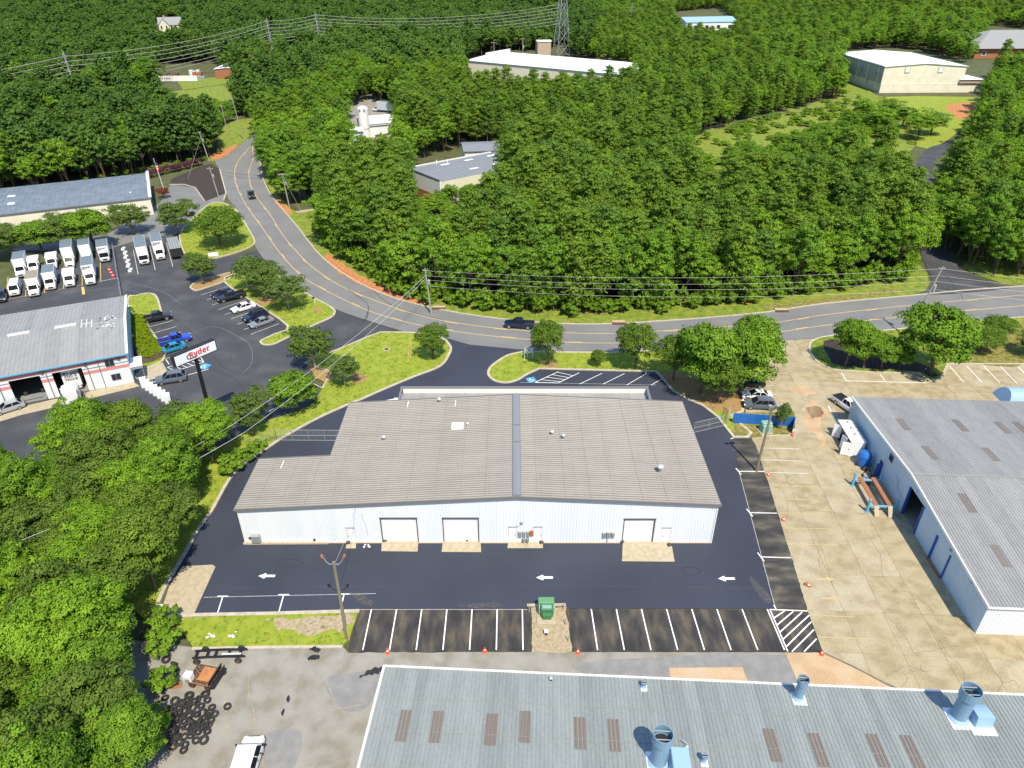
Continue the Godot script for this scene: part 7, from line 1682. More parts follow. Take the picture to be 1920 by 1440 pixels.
	t = thing("vehicle_lift", "four post vehicle lift with rusty ramps beside the workshop wall", "vehicle lift", W * Vector3(-2.6, 0, -21.3), -ROT_SHOP)
	for s in [[-1.7, -2.6], [1.7, -2.6], [-1.7, 2.6], [1.7, 2.6]]:
		var o := block(t, "post", Vector3(s[0], 1.05, s[1]), Vector3(0.26, 2.1, 0.26), M.lift_blue, 0.03); block(o, "foot", Vector3(0, -1.0, 0), Vector3(0.5, 0.06, 0.5), M.lift_blue)
	for z in [-2.6, 2.6]: block(t, "crossbeam", Vector3(0, 1.0, z), Vector3(3.3, 0.2, 0.24), M.lift_blue, 0.02)
	for x in [-0.85, 0.85]:
		block(t, "ramp", Vector3(x, 1.15, -0.2), Vector3(0.55, 0.12, 5.6), M.rust, 0.02)
		var o := block(t, "approach_ramp", Vector3(x, 0.6, 3.2), Vector3(0.55, 0.08, 1.35), M.apron); o.rotation_degrees.x = 52
	# white locker shed with open doors
	t = thing("paint_locker", "white container with open doors against the workshop wall", "container", W * Vector3(-1.7, 0, -33.2), -ROT_SHOP)
	block(t, "wall", Vector3(0.9, 1.2, 0), Vector3(0.1, 2.3, 5.6), M.white); block(t, "wall", Vector3(-0.05, 1.2, -2.75), Vector3(1.9, 2.3, 0.1), M.white); block(t, "wall", Vector3(-0.05, 1.2, 2.75), Vector3(1.9, 2.3, 0.1), M.white); block(t, "floor", Vector3(0, 0.08, 0), Vector3(1.9, 0.14, 5.5), M.dark)
	block(t, "partition", Vector3(-0.2, 1.2, 0.4), Vector3(1.6, 2.2, 0.1), M.white)
	for k in 13: block(t, "roof_sheet", Vector3(0, 2.42 + 0.03 * (k % 2), -2.6 + 0.435 * k), Vector3(2.1, 0.08, 0.4 if k % 2 else 0.44), M.white if k % 2 else M.cream)
	for e in [[-1.25, -1.7, 60], [-1.3, 1.2, 20], [-1.5, 2.6, 75]]:
		var o := block(t, "door", Vector3(e[0], 1.2, e[1]), Vector3(0.06, 2.15, 1.1), M.white, 0.01); o.rotation_degrees.y = e[2]; block(o, "handle", Vector3(-0.05, 0, 0.4), Vector3(0.06, 0.14, 0.08), M.dark)
	for z in [-2.1, -0.6, 0.9]:
		st = mb(); lathe(st, [[0.25, 2.4], [0.28, 2.6], [0.12, 2.75]], 10, Transform3D(Basis(), Vector3(0.2, 0, z))); obj("roof_fan", st, M.galv, t)
	t = thing("blue_tank", "rounded dark blue tank beside the white container", "tank", W * Vector3(-1.3, 0, -28.6), -ROT_SHOP)
	st = mb(); lathe(st, [[0.85, 0.1], [0.9, 0.3], [0.9, 1.7], [0.7, 2.1], [0.2, 2.25]], 16); obj("shell", st, M.panel_blue, t); block(t, "valve", Vector3(-0.9, 0.4, 0.3), Vector3(0.3, 0.3, 0.3), M.dark, 0.05)
	for k in 3:
		t = thing("scrap_heap", ["dark scrap heap by the blue door", "low heap of dark parts under the tank", "pile of black scrap at the lift end"][k], "scrap", W * Vector3(-1.2 - 0.5 * k, 0, -27.0 + 1.1 * k), 20.0 * k)
		for j in 6: 
			var o := block(t, "scrap_piece", Vector3(rng.randf_range(-0.5, 0.5), rng.randf_range(0.1, 0.4), rng.randf_range(-0.5, 0.5)), Vector3(rng.randf_range(0.2, 0.6), rng.randf_range(0.1, 0.35), rng.randf_range(0.2, 0.6)), [M.dark, M.rust_dark, M.galv][j % 3], 0.02); o.rotation_degrees = Vector3(rng.randf_range(-30, 30), rng.randf() * 180, rng.randf_range(-30, 30))
	# bags and mats near the doors
	for e in [[Vector3(-19.68, 0.05, -63.44), "dark bundle beside the first personnel door"], [Vector3(-15.31, 0.05, -63.8), "dark block at the corner of the first apron"], [Vector3(13.23, 0, -63.62), "dark bundle beside the big apron"], [Vector3(18.84, 0.05, -63.08), "dark box on the big apron by the door"], [Vector3(3.53, 0.05, -63.53), "dark floor mat on the middle apron"], [Vector3(-5.35, 0.05, -63.93), "small dark block at the second overhead door"]]:
		t = thing("bundle", e[1], "bundle", e[0], 15); block(t, "lump", Vector3(0, 0.12, 0), Vector3(0.5, 0.28, 0.4), M.dark, 0.08); block(t, "strap", Vector3(0, 0.14, 0), Vector3(0.06, 0.3, 0.42), M.trim_dark)
	# junk in the near yard
	t = thing("trailer_chassis", "bare black ladder chassis with wheels lying by the grass strip", "trailer frame", Vector3(-29.38, 0, -47.3), 2)
	for z in [-0.42, 0.42]:
		st = mb(); tube(st, [Vector3(-2.6, 0.5, z), Vector3(-1.4, 0.62, z), Vector3(0.6, 0.66, z), Vector3(1.7, 0.6, z), Vector3(2.6, 0.62, z)], 0.1, 6); obj("rail", st, M.black, t)
	for x in [-2.3, -1.2, -0.4, 0.9, 2.0]: block(t, "crossmember", Vector3(x, 0.6, 0), Vector3(0.16, 0.14, 0.9), M.black, 0.02)
	block(t, "white_tube", Vector3(1.3, 0.75, 0.25), Vector3(1.9, 0.1, 0.12), M.white)
	for e in [[-2.1, 0.75], [2.0, 0.75], [-1.7, -0.75], [1.9, -0.75]]: wheel(t, 0.0, 0.0, 0.34, 0.22, M.rust_dark); var wn: Node3D = t.get_child(t.get_child_count() - 1); wn.position = Vector3(e[0], 0.34, e[1]); wn.rotation_degrees.y = 90
	t = thing("rusty_flatbed", "burnt rusty truck flatbed with a raised headboard", "truck bed", Vector3(-29.92, 0, -44.65), -12)
	block(t, "deck", Vector3(0, 0.75, 0), Vector3(2.6, 0.1, 2.1), M.rust_dark, 0.02); block(t, "frame", Vector3(0, 0.55, 0), Vector3(2.4, 0.3, 1.0), M.black)
	block(t, "rust_sheet", Vector3(0.35, 0.83, -0.1), Vector3(1.5, 0.05, 1.5), M.clay, 0.01)
	var hb := block(t, "headboard", Vector3(1.25, 1.1, 0), Vector3(0.12, 0.85, 2.2), M.black, 0.02); hb.rotation_degrees.z = -14
	block(t, "bumper_beam", Vector3(1.5, 0.8, 0), Vector3(0.2, 0.4, 2.3), M.black, 0.03); block(t, "side_rail", Vector3(0, 0.8, 1.06), Vector3(2.6, 0.12, 0.08), M.rust)
	for e in [[-0.8, 0.95], [0.9, 0.95], [-0.8, -0.95], [1.3, -0.95]]: wheel(t, 0, 0, 0.34, 0.24, M.rust_dark); var wq: Node3D = t.get_child(t.get_child_count() - 1); wq.position = Vector3(e[0], 0.34, e[1]); wq.rotation_degrees.y = 90
	t = thing("white_appliance", "white box shaped appliance standing on the rusty flatbed", "appliance", Vector3(-31.25, 0, -44.17) + Vector3(0.1, 0.8, 0), -8)
	block(t, "cabinet", Vector3(0, 0.4, 0), Vector3(0.75, 0.8, 0.7), M.white, 0.03); block(t, "panel", Vector3(0, 0.25, 0.36), Vector3(0.5, 0.35, 0.03), M.galv)
	for e in [[Vector3(-19.99, 0, -47.17), "crumpled black sheet on the yard paving", 30], [Vector3(-20.12, 0, -48.2), "flat black ring beside the kerb", 0]]:
		t = thing("black_debris", e[1], "debris", e[0], e[2])
		for k in 4:
			var o := block(t, "scrap_sheet", Vector3(0.22 * k - 0.3, 0.08 + 0.05 * (k % 2), 0.1 * k - 0.15), Vector3(0.5, 0.04, 0.45), M.dark); o.rotation_degrees = Vector3(12 * k - 18, 20 * k, 14 - 9 * k)
	# tyres
	var sizes := [tyre_mesh(0.36, 0.24), tyre_mesh(0.42, 0.28), tyre_mesh(0.33, 0.2)]
	var G := [Vector3(-26.78, 0, -41.71), Vector3(-29.16, 0, -39.24), Vector3(-29.19, 0, -37.71), Vector3(-29.22, 0, -37.41), Vector3(-30.29, 0, -37.71), Vector3(-27.65, 0, -38.98), Vector3(-28.47, 0, -38.32), Vector3(-27.73, 0, -38.27), Vector3(-27.59, 0, -40.73), Vector3(-28.20, 0, -41.60), Vector3(-29.28, 0, -42.90), Vector3(-28.80, 0, -42.16), Vector3(-29.82, 0, -42.44), Vector3(-30.76, 0, -42.78), Vector3(-30.57, 0, -41.77), Vector3(-30.71, 0, -41.22), Vector3(-29.96, 0, -41.49), Vector3(-29.18, 0, -41.55), Vector3(-28.27, 0, -41.11), Vector3(-31.10, 0, -40.94), Vector3(-31.79, 0, -41.05), Vector3(-32.17, 0, -41.49), Vector3(-31.22, 0, -41.49), Vector3(-31.39, 0, -40.67), Vector3(-30.63, 0, -40.51), Vector3(-30.00, 0, -40.67), Vector3(-29.26, 0, -40.67), Vector3(-28.60, 0, -40.51), Vector3(-29.55, 0, -40.14), Vector3(-30.17, 0, -39.98), Vector3(-30.82, 0, -39.87), Vector3(-31.45, 0, -39.98), Vector3(-28.75, 0, -39.98), Vector3(-27.87, 0, -39.87), Vector3(-28.89, 0, -39.45), Vector3(-29.67, 0, -39.45), Vector3(-30.30, 0, -39.29), Vector3(-30.80, 0, -39.09), Vector3(-28.50, 0, -38.93), Vector3(-29.66, 0, -38.67), Vector3(-30.28, 0, -38.52), Vector3(-28.07, 0, -39.61), Vector3(-27.83, 0, -40.30), Vector3(-31.89, 0, -42.16), Vector3(-33.55, 0, -46.17), Vector3(-33.15, 0, -45.43), Vector3(-33.44, 0, -44.59), Vector3(-33.23, 0, -44.59), Vector3(-34.31, 0, -45.43), Vector3(-34.66, 0, -46.79), Vector3(-33.44, 0, -43.47), Vector3(-33.03, 0, -42.61), Vector3(-28.86, 0, -40.94), Vector3(-30.02, 0, -42.05), Vector3(-30.87, 0, -42.27), Vector3(-31.24, 0, -41.94), Vector3(-28.22, 0, -40.57), Vector3(-29.14, 0, -38.83), Vector3(-29.90, 0, -38.06), Vector3(-28.37, 0, -39.35), Vector3(-29.15, 0, -39.87), Vector3(-32.06, 0, -40.51), Vector3(-31.61, 0, -39.77), Vector3(-30.77, 0, -38.32)]
	for k in G.size():
		var q: Vector3 = G[k]
		var lone := k == 0
		var tr := Node3D.new(); tr.name = numbered("worn_tyre"); add_child(tr)
		tag(tr, "single worn tyre lying apart from the heap" if lone else "worn black tyre in the loose heap by the grove", "tyre", "" if lone else "tyres of the loose heap")
		var o := obj("tread", sizes[k % 3], M.rubber, tr)
		tr.position = q + Vector3(0, 0.14 + (0.0 if k < 2 else 0.17 * float(k * 7 % 3)), 0)
		tr.rotation_degrees = Vector3(rng.randf_range(-14, 14), rng.randf() * 360, rng.randf_range(-14, 14)) if k % 4 else Vector3(rng.randf_range(35, 65), rng.randf() * 360, 0)
		if lone: tr.rotation_degrees = Vector3(4, 20, 0)
	t = thing("clay_tile", "bent rusty plate on the paving by the tyres", "metal plate", Vector3(-32.49, 0, -44.06), 20)
	block(t, "plate", Vector3(0, 0.05, 0), Vector3(0.9, 0.05, 0.7), M.rust, 0.01); block(t, "rim", Vector3(0.42, 0.09, 0), Vector3(0.06, 0.08, 0.7), M.rust)
	for e in [[Vector3(-31.19, 0.1, -49.79), "white litter scraps on the grass strip, the nearer bunch"], [Vector3(-29.06, 0.1, -50.06), "white litter scraps on the grass strip, the farther bunch"], [Vector3(-17.25, 0, -63.08), "white litter by the first overhead door"]]:
		t = thing("litter", e[1], "litter", e[0])
		for k in 4:
			var o := block(t, "scrap", Vector3(rng.randf_range(-0.5, 0.5), 0.06, rng.randf_range(-0.4, 0.4)), Vector3(rng.randf_range(0.12, 0.35), 0.04, rng.randf_range(0.1, 0.25)), M.white); o.rotation_degrees = Vector3(rng.randf_range(-20, 20), rng.randf() * 180, rng.randf_range(-20, 20))

# ---------------------------------------------------------------- hedge and grass
func build_ground_cover() -> void:
	var L := Leaves.new(); L.r.seed = 77
	var hp := V([-72.64, -122.68, -71.11, -124.06, -66.97, -117.82, -62.76, -112.04, -60.96, -109.31, -62.2, -107.42, -63.52, -106.86, -67.49, -113.24])
	var bb := boxed([hp])
	for k in 2600:
		var r: Rect2 = bb[0][1]
		var p := r.position + r.size * Vector2(L.r.randf(), L.r.randf())
		if not Geometry2D.is_point_in_polygon(p, hp): continue
		var y := 1.15 * (1.0 if L.r.randf() < 0.75 else L.r.randf())
		L.clump(Vector3(p.x, 0.15 + y, p.y), Vector3(0.4, 0.22, 0.4), 16, 0.12, Color(0.12, 0.2, 0.01), Color(0.24, 0.32, 0.014))
	var hedge := thing("clipped_hedge", "clipped flat topped hedge beside the garage wall", "hedge")
	obj("foliage", L.mesh(), M.leaf, hedge)
	var st := mb(); slab(st, hp, 0.05, 1.0); obj("woody_core", st, M.bark, hedge)
	# tufts of grass
	var tf := Leaves.new(); tf.r.seed = 5
	for k in 7:
		var a := tf.r.randf() * TAU
		var d := Vector3(cos(a), 0, sin(a))
		var base := d * 0.05
		var tip := d * tf.r.randf_range(0.08, 0.16) + Vector3(0, tf.r.randf_range(0.03, 0.08), 0)
		var w := Vector3(-d.z, 0, d.x) * 0.03
		var i := tf.v.size()
		for q in [base - w, base + w, tip]: tf.v.append(q); tf.n.append((Vector3.UP + d * 0.2).normalized()); tf.c.append(Color(1, 1, 1))
		tf.ix.append_array(PackedInt32Array([i, i + 1, i + 2]))
	var mesh := tf.mesh()
	mesh.surface_set_material(0, M.blade)
	var rg := RandomNumberGenerator.new(); rg.seed = 3
	var xs := []; var cs := []
	for e in lawns:
		var poly: PackedVector2Array = e[0]
		var r: Rect2 = boxed([poly])[0][1]
		var n := int(r.get_area() * 2.5)
		n = mini(n, 26000)
		for k in n:
			var p := r.position + r.size * Vector2(rg.randf(), rg.randf())
			if p.length() > 190.0 or not Geometry2D.is_point_in_polygon(p, poly): continue
			var s := rg.randf_range(0.6, 1.5)
			xs.append(Transform3D(Basis(Vector3.UP, rg.randf() * TAU).scaled(Vector3(s, s, s)), Vector3(p.x, e[1] - 0.01, p.y)))
			cs.append(Color(0.17, 0.24, 0.02).lerp(Color(0.3, 0.33, 0.045), rg.randf()))
	var mm := MultiMesh.new()
	mm.transform_format = MultiMesh.TRANSFORM_3D; mm.use_colors = true; mm.mesh = mesh; mm.instance_count = xs.size()
	for i in xs.size(): mm.set_instance_transform(i, xs[i]); mm.set_instance_color(i, cs[i])
	var o := MultiMeshInstance3D.new(); o.multimesh = mm; o.name = numbered("grass"); add_child(o)
	o.set_meta("kind", "stuff"); tag(o, "short yellow green grass on the lawns and verges", "grass")
	print("tufts ", xs.size())


# ---------------------------------------------------------------- trees
class Leaves:
	var v := PackedVector3Array()
	var n := PackedVector3Array()
	var c := PackedColorArray()
	var ix := PackedInt32Array()
	var r := RandomNumberGenerator.new()
	func unit() -> Vector3:
		var z := r.randf_range(-1, 1)
		var a := r.randf() * TAU
		var s := sqrt(1 - z * z)
		return Vector3(s * cos(a), z, s * sin(a))
	func clump(at: Vector3, rad: Vector3, count: int, size: float, a: Color, b: Color, out := Vector3.UP) -> void:
		var tone := r.randf()
		for i in count:
			var d := unit()
			if d.y < -0.35: d.y = -d.y * 0.5
			var p := at + d * rad * (0.55 + 0.5 * r.randf())
			var face := (d + unit() * 0.75 + Vector3(0, 0.35, 0)).normalized()
			var t := face.cross(unit()).normalized() * size * r.randf_range(0.7, 1.3)
			var w := face.cross(t) * r.randf_range(0.45, 0.7)
			var nn := (d * 0.6 + face * 0.45 + out * 0.55).normalized()
			var k := v.size()
			v.append(p - t); v.append(p + w); v.append(p + t); v.append(p - w)
			var col := a.lerp(b, clampf(tone * 0.55 + r.randf() * 0.45, 0, 1))
			for j in 4: n.append(nn); c.append(col)
			for j in [0, 1, 2, 0, 2, 3]: ix.append(k + j)
	func mesh() -> ArrayMesh:
		var arr := []
		arr.resize(Mesh.ARRAY_MAX)
		arr[Mesh.ARRAY_VERTEX] = v; arr[Mesh.ARRAY_NORMAL] = n; arr[Mesh.ARRAY_COLOR] = c; arr[Mesh.ARRAY_INDEX] = ix
		var m := ArrayMesh.new()
		m.add_surface_from_arrays(Mesh.PRIMITIVE_TRIANGLES, arr)
		return m

func col(a: Array) -> Color:
	return Color(a[0] * 1.42, a[1] * 1.52, a[2] * 1.45)

# each prototype: {crown, trunk, h, r}
func pine_proto(sd: int, h: float, R: float, leaf: float, per: int, ca: Array, cb: Array, bare := 0.2) -> Dictionary:
	var L := Leaves.new()
	L.r.seed = sd
	var st := mb()
	var lean := Vector3(L.r.randf_range(-0.4, 0.4), 0, L.r.randf_range(-0.4, 0.4))
	tube(st, [Vector3.ZERO, lean * 0.3 + Vector3(0, h * 0.5, 0), lean + Vector3(0, h * 0.97, 0)], [0.19, 0.13, 0.03], 6)
	var n := 78
	for i in n:
		var t := float(i) / n
		var y := h * lerpf(bare, 0.97, pow(t, 0.85))
		var f := (y / h - bare) / (1 - bare)
		var len_ := R * (pow(1 - f, 0.5) * 0.95 + 0.08) * L.r.randf_range(0.6, 1.15)
		if f < 0.15: len_ *= 0.75
		var a := i * 2.4 + L.r.randf_range(-0.4, 0.4)
		var dir := Vector3(cos(a), L.r.randf_range(-0.02, 0.34), sin(a))
		var o := lean * (y / h) + Vector3(0, y, 0)
		if i % 4 == 0: tube(st, [o, o + dir * len_ * 0.85], [0.05, 0.015], 3)
		for k in [0.45, 0.92]:
			var s: float = L.r.randf_range(0.8, 1.35) * (0.72 + 0.28 * (1 - f))
			L.clump(o + dir * len_ * k, Vector3(s, s * 0.7, s), int(per * (1.0 if k > 0.6 else 0.7)), leaf, col(ca), col(cb), Vector3(dir.x, 0.55, dir.z).normalized())
	L.clump(lean + Vector3(0, h * 0.98, 0), Vector3(0.4, 0.7, 0.4), per, leaf, col(ca), col(cb))
	return {"crown": L.mesh(), "trunk": done(st), "h": h, "r": R}

func broad_proto(sd: int, h: float, R: float, leaf: float, per: int, blobs: int, ca: Array, cb: Array, bare := 0.22, pale := false, squash := 1.0) -> Dictionary:
	var L := Leaves.new()
	L.r.seed = sd
	var st := mb()
	var cy := h * (bare + (1 - bare) * 0.5)
	var ry := h * (1 - bare) * 0.5
	var lean := Vector3(L.r.randf_range(-0.3, 0.3), 0, L.r.randf_range(-0.3, 0.3))
	var tr := 0.035 * R + 0.03
	tube(st, [Vector3.ZERO, Vector3(0, h * bare, 0) + lean * 0.3, lean + Vector3(0, cy, 0), lean + Vector3(0, h * 0.85, 0)], [tr * 1.3, tr, tr * 0.6, tr * 0.15], 7)
	# a few big lobes make the outline uneven
	var lobes := []
	for k in 6:
		var d := L.unit(); d.y = absf(d.y) * 0.7
		lobes.append([d.normalized(), L.r.randf_range(0.0, 0.28)])
	for i in blobs:
		var d := L.unit()
		if d.y < -0.55: d.y *= -0.5
		d = d.normalized()
		var bulge := 0.8
		for lb in lobes: bulge += lb[1] * pow(maxf(0.0, d.dot(lb[0])), 6.0)
		var q := L.r.randf()
		var f := (0.62 + 0.38 * q) * bulge
		if i % 6 == 0: f *= 0.5
		var p := lean + Vector3(0, cy, 0) + Vector3(d.x * R, d.y * ry * squash, d.z * R) * f
		var s := R * L.r.randf_range(0.15, 0.26)
		L.clump(p, Vector3(s, s * 0.75, s), per, leaf, col(ca), col(cb), (d + Vector3(0, 0.3, 0)).normalized())
		if i % 7 == 0:
			var o := Vector3(0, lerpf(h * bare, cy, L.r.randf()), 0) + lean * 0.5
			tube(st, [o, o.lerp(p, 0.55) + Vector3(0, 0.2, 0), p], [tr * 0.45, tr * 0.25, 0.02], 4)
	return {"crown": L.mesh(), "trunk": done(st), "h": h, "r": R, "pale": pale}

func plant(called: String, pr: Dictionary, at: Vector2, h: float, r: float, label: String, category := "tree", group := "", y := 0.0) -> Node3D:
	var t := thing(called, label, category, Vector3(at.x, y, at.y), rng.randf() * 360.0, group)
	var s := Vector3(r / float(pr.r), h / float(pr.h), r / float(pr.r))
	var a := obj("trunk", pr.trunk, M.pale_bark if pr.get("pale", false) else M.bark, t)
	var b := obj("crown", pr.crown, M.leaf, t)
	a.scale = s; b.scale = s
	return t

# many copies of one tree as one object: [place, height scale, width scale]
func scatter(called: String, label: String, pr: Dictionary, list: Array) -> void:
	var mesh := ArrayMesh.new()
	mesh.add_surface_from_arrays(Mesh.PRIMITIVE_TRIANGLES, pr.crown.surface_get_arrays(0)); mesh.surface_set_material(0, M.leaf)
	mesh.add_surface_from_arrays(Mesh.PRIMITIVE_TRIANGLES, pr.trunk.surface_get_arrays(0)); mesh.surface_set_material(1, M.bark)
	var mm := MultiMesh.new()
	mm.transform_format = MultiMesh.TRANSFORM_3D; mm.mesh = mesh; mm.instance_count = list.size()
	for i in list.size():
		var e: Array = list[i]
		mm.set_instance_transform(i, Transform3D(Basis(Vector3.UP, rng.randf() * TAU).scaled(Vector3(e[2], e[1], e[2])), Vector3(e[0].x, -0.1, e[0].y)))
	var o := MultiMeshInstance3D.new(); o.multimesh = mm; o.name = numbered(called); add_child(o)
	o.set_meta("kind", "stuff")
	tag(o, label, "wood")

func inside_any(p: Vector2, polys: Array) -> bool:
	for e in polys:
		if e[1].has_point(p) and Geometry2D.is_point_in_polygon(p, e[0]): return true
	return false

func boxed(polys: Array) -> Array:
	var o := []
	for p in polys:
		var r := Rect2(p[0], Vector2.ZERO)
		for v in p: r = r.expand(v)
		o.append([p, r.grow(0.1)])
	return o

func build_trees() -> void:
	var pines := [pine_proto(1, 17, 4.0, 0.21, 45, [0.055, 0.1, 0.018], [0.14, 0.215, 0.03]), pine_proto(2, 18.5, 3.7, 0.21, 45, [0.06, 0.105, 0.018], [0.155, 0.225, 0.03], 0.3), pine_proto(3, 16, 4.2, 0.21, 48, [0.05, 0.092, 0.02], [0.125, 0.2, 0.034]), pine_proto(4, 15, 3.9, 0.21, 45, [0.065, 0.11, 0.018], [0.165, 0.235, 0.03], 0.16)]
	var broads := [broad_proto(11, 15, 4.2, 0.21, 58, 110, [0.055, 0.11, 0.015], [0.15, 0.25, 0.028], 0.06), broad_proto(12, 14, 4.6, 0.21, 58, 115, [0.075, 0.14, 0.016], [0.2, 0.3, 0.03], 0.08), broad_proto(13, 16, 4.0, 0.21, 58, 110, [0.05, 0.1, 0.016], [0.135, 0.23, 0.03], 0.08), broad_proto(14, 13, 4.0, 0.21, 58, 105, [0.065, 0.125, 0.014], [0.175, 0.27, 0.028], 0.05)]
	var shade_tint_pines := [pine_proto(21, 18, 3.9, 0.4, 20, [0.035, 0.07, 0.02], [0.085, 0.145, 0.03]), pine_proto(22, 16, 4.2, 0.4, 20, [0.04, 0.078, 0.02], [0.1, 0.16, 0.03])]  # leaf colours darkened to paint cloud shade over the far woods
	var shade_tint_broads := [broad_proto(23, 16, 5.0, 0.42, 24, 90, [0.038, 0.075, 0.02], [0.095, 0.16, 0.03], 0.15), broad_proto(24, 14, 4.8, 0.42, 24, 90, [0.045, 0.085, 0.018], [0.12, 0.19, 0.03], 0.15)]  # cloud shade put into the crown colours here too
	var near := [broad_proto(31, 13, 4.4, 0.14, 125, 220, [0.056, 0.112, 0.015], [0.168, 0.262, 0.028], 0.14), broad_proto(32, 12, 4.2, 0.14, 125, 210, [0.055, 0.095, 0.017], [0.15, 0.207, 0.03], 0.14), broad_proto(33, 14, 4.6, 0.14, 125, 230, [0.07, 0.135, 0.015], [0.205, 0.305, 0.03], 0.14), broad_proto(34, 11, 4.0, 0.14, 125, 205, [0.045, 0.078, 0.018], [0.12, 0.165, 0.03], 0.12)]
	var orn := [broad_proto(41, 6.5, 3.2, 0.13, 69, 138, [0.045, 0.075, 0.02], [0.12, 0.165, 0.036], 0.1, true), broad_proto(42, 6, 3.2, 0.13, 57, 120, [0.045, 0.075, 0.025], [0.115, 0.16, 0.042], 0.1, true), broad_proto(43, 8, 3.8, 0.13, 71, 172, [0.05, 0.09, 0.016], [0.135, 0.195, 0.028], 0.12), broad_proto(44, 6, 3.0, 0.13, 69, 149, [0.055, 0.11, 0.014], [0.15, 0.235, 0.026], 0.1)]
	var shrub := [broad_proto(51, 1.6, 1.2, 0.1, 40, 36, [0.06, 0.115, 0.014], [0.17, 0.26, 0.025], 0.05), broad_proto(52, 1.6, 1.2, 0.1, 40, 36, [0.05, 0.018, 0.03], [0.12, 0.045, 0.065], 0.05), broad_proto(53, 3.0, 2.0, 0.12, 40, 60, [0.085, 0.022, 0.016], [0.21, 0.07, 0.05], 0.12)]
	M.orn = orn; M.shrub = shrub; M.near = near; M.broads = broads
	# --- where no forest tree stands
	var clear := [
		V([-83.27, -33.12, -284.5, -202.79, -148.11, -204.86, -133.23, -214.65, -114.78, -231.57, -105.28, -243.69, -103.91, -253.91, -108.44, -271.56, -116.66, -297.38, -117.21, -316.39, -110.01, -318.63, -96.35, -283.03, -83.19, -246.54, -75.42, -223.44, -68.46, -208.04, -61.37, -194.84, -52.98, -196.29, -49.15, -188.3, -49.06, -175.46, -42.73, -161.16, -33.05, -148.05, -23.36, -137.37, -11.78, -130.83, -1.05, -127.62, 14.62, -126.66, 30.68, -128.84, 47.54, -132.36, 65.43, -136.83, 83.96, -143.27, 91.78, -151.79, 91.54, -147.44, 101.17, -151.79, 102.37, -147.44, 105.23, -143.27, 240.98, -157.71, 86.85, -33.12]),
		V([-61.1, -191.05, -52.79, -196.77, -45, -167.74, -37.21, -138.71, -35.35, -129.6, -37.5, -123.12, -43.07, -134.68, -52.09, -162.87]),
		V([-116.11, -313.07, -108.64, -316.39, -75.54, -220.44, -66.25, -193.34, -56.96, -166.24, -69.71, -170.81, -76.1, -185.92, -88.51, -216.23, -100.92, -246.54]),
		V([-34.4, -238.17, -17.38, -265.72, -2.56, -271.56, -1.76, -186.98, -2.29, -173.79, -19.05, -143.24, -21.55, -147.79, -26.43, -181.22, -31.3, -214.65]),
		V([-29.21, -501.86, 0, -552.99, 18.62, -546.83, 74.39, -470.12, 54.88, -346.81, 39.84, -340.15, -16.41, -315.72, -21.55, -370.22]),
		V([134.23, -277.12, 137.95, -319.85, 175.49, -412.37, 204.1, -479.6, 232.71, -546.83, 270.52, -568.96, 289.73, -552.99, 280.03, -474.76, 259.62, -420.38, 229.6, -367.48, 173.14, -277.12]),
		V([103, -215.56, 120.78, -253.02, 148.1, -310.25, 175.42, -367.48, 229.6, -367.48, 205.28, -327.91, 141.34, -225.77, 104.28, -180.17, 103.87, -184.66]),
		V([96.58, -171.16, 111.84, -202.81, 142.13, -257.74, 149.55, -261.68, 128.26, -217.51, 100.92, -171.16]),
		V([85.03, -137.92, 91.54, -147.44, 95.4, -157.71, 103.13, -176.27, 113.39, -198.74, 124.15, -220.44, 138.17, -246.54, 148.54, -258.52, 155.01, -264.9, 150.15, -255.43, 141.45, -242.99, 126.01, -214.65, 114.29, -189.21, 105.63, -168.44, 100.23, -151.16]),
		V([44.99, -186.98, 65.34, -271.56, 79.15, -289.57, 167.53, -373.41, 170.49, -356.11, 117.39, -245.19, 101.57, -223.34, 69.46, -196.78, 47.47, -181.27]),
		V([-74.81, -338.94, -64.73, -353.37, -53.53, -348, -40.37, -262.42, -36.26, -235.26, -37.26, -215.52, -40.75, -208.7, -44.57, -211.38, -49.05, -224.25, -56.42, -255.6]),
		V([-220.03, -479.48, -186.12, -491.68, -140.74, -392.31, -106.13, -295.84, -100.33, -279.34, -118.36, -279.34, -141.18, -303.46, -187.21, -402.42]),
		V([-351.91, -781.72, -332.39, -806.39, -299.7, -727.07, -267, -647.76, -227.56, -551.42, -242.78, -536.78, -272.5, -602.5, -302.23, -668.23]),
		V([128.75, -631.26, 142.31, -710.39, 184.69, -922, 252.73, -973.97, 219.29, -781.72, 168.96, -602.31, 151.08, -543.71, 135.7, -559.31]),
		V([255.69, -433.38, 293.77, -497.92, 331.85, -562.47, 448.15, -747.3, 460.1, -710.63, 472.37, -642.54, 403.75, -543.81, 311.08, -419]),
		V([21.62, -439.99, 22.86, -481.23, 25.11, -528.41, 27.35, -575.59, 43.45, -582.37, 36.33, -486.9, 32.77, -444.78]),
		V([-214.54, -686.46, -203.01, -686.46, -198.01, -669.58, -193.02, -652.7, -144.47, -479.66, -152.68, -479.66, -160.58, -504.47]),
		V([-203.46, -342.77, -158.18, -405.9, -141.17, -424.15, -154.94, -515.15, -131.39, -568.96, -122.14, -526.27, -137.08, -474.76, -124.05, -385.82, -138.14, -336.44, -175.37, -302.45])]
	clear = boxed(clear)
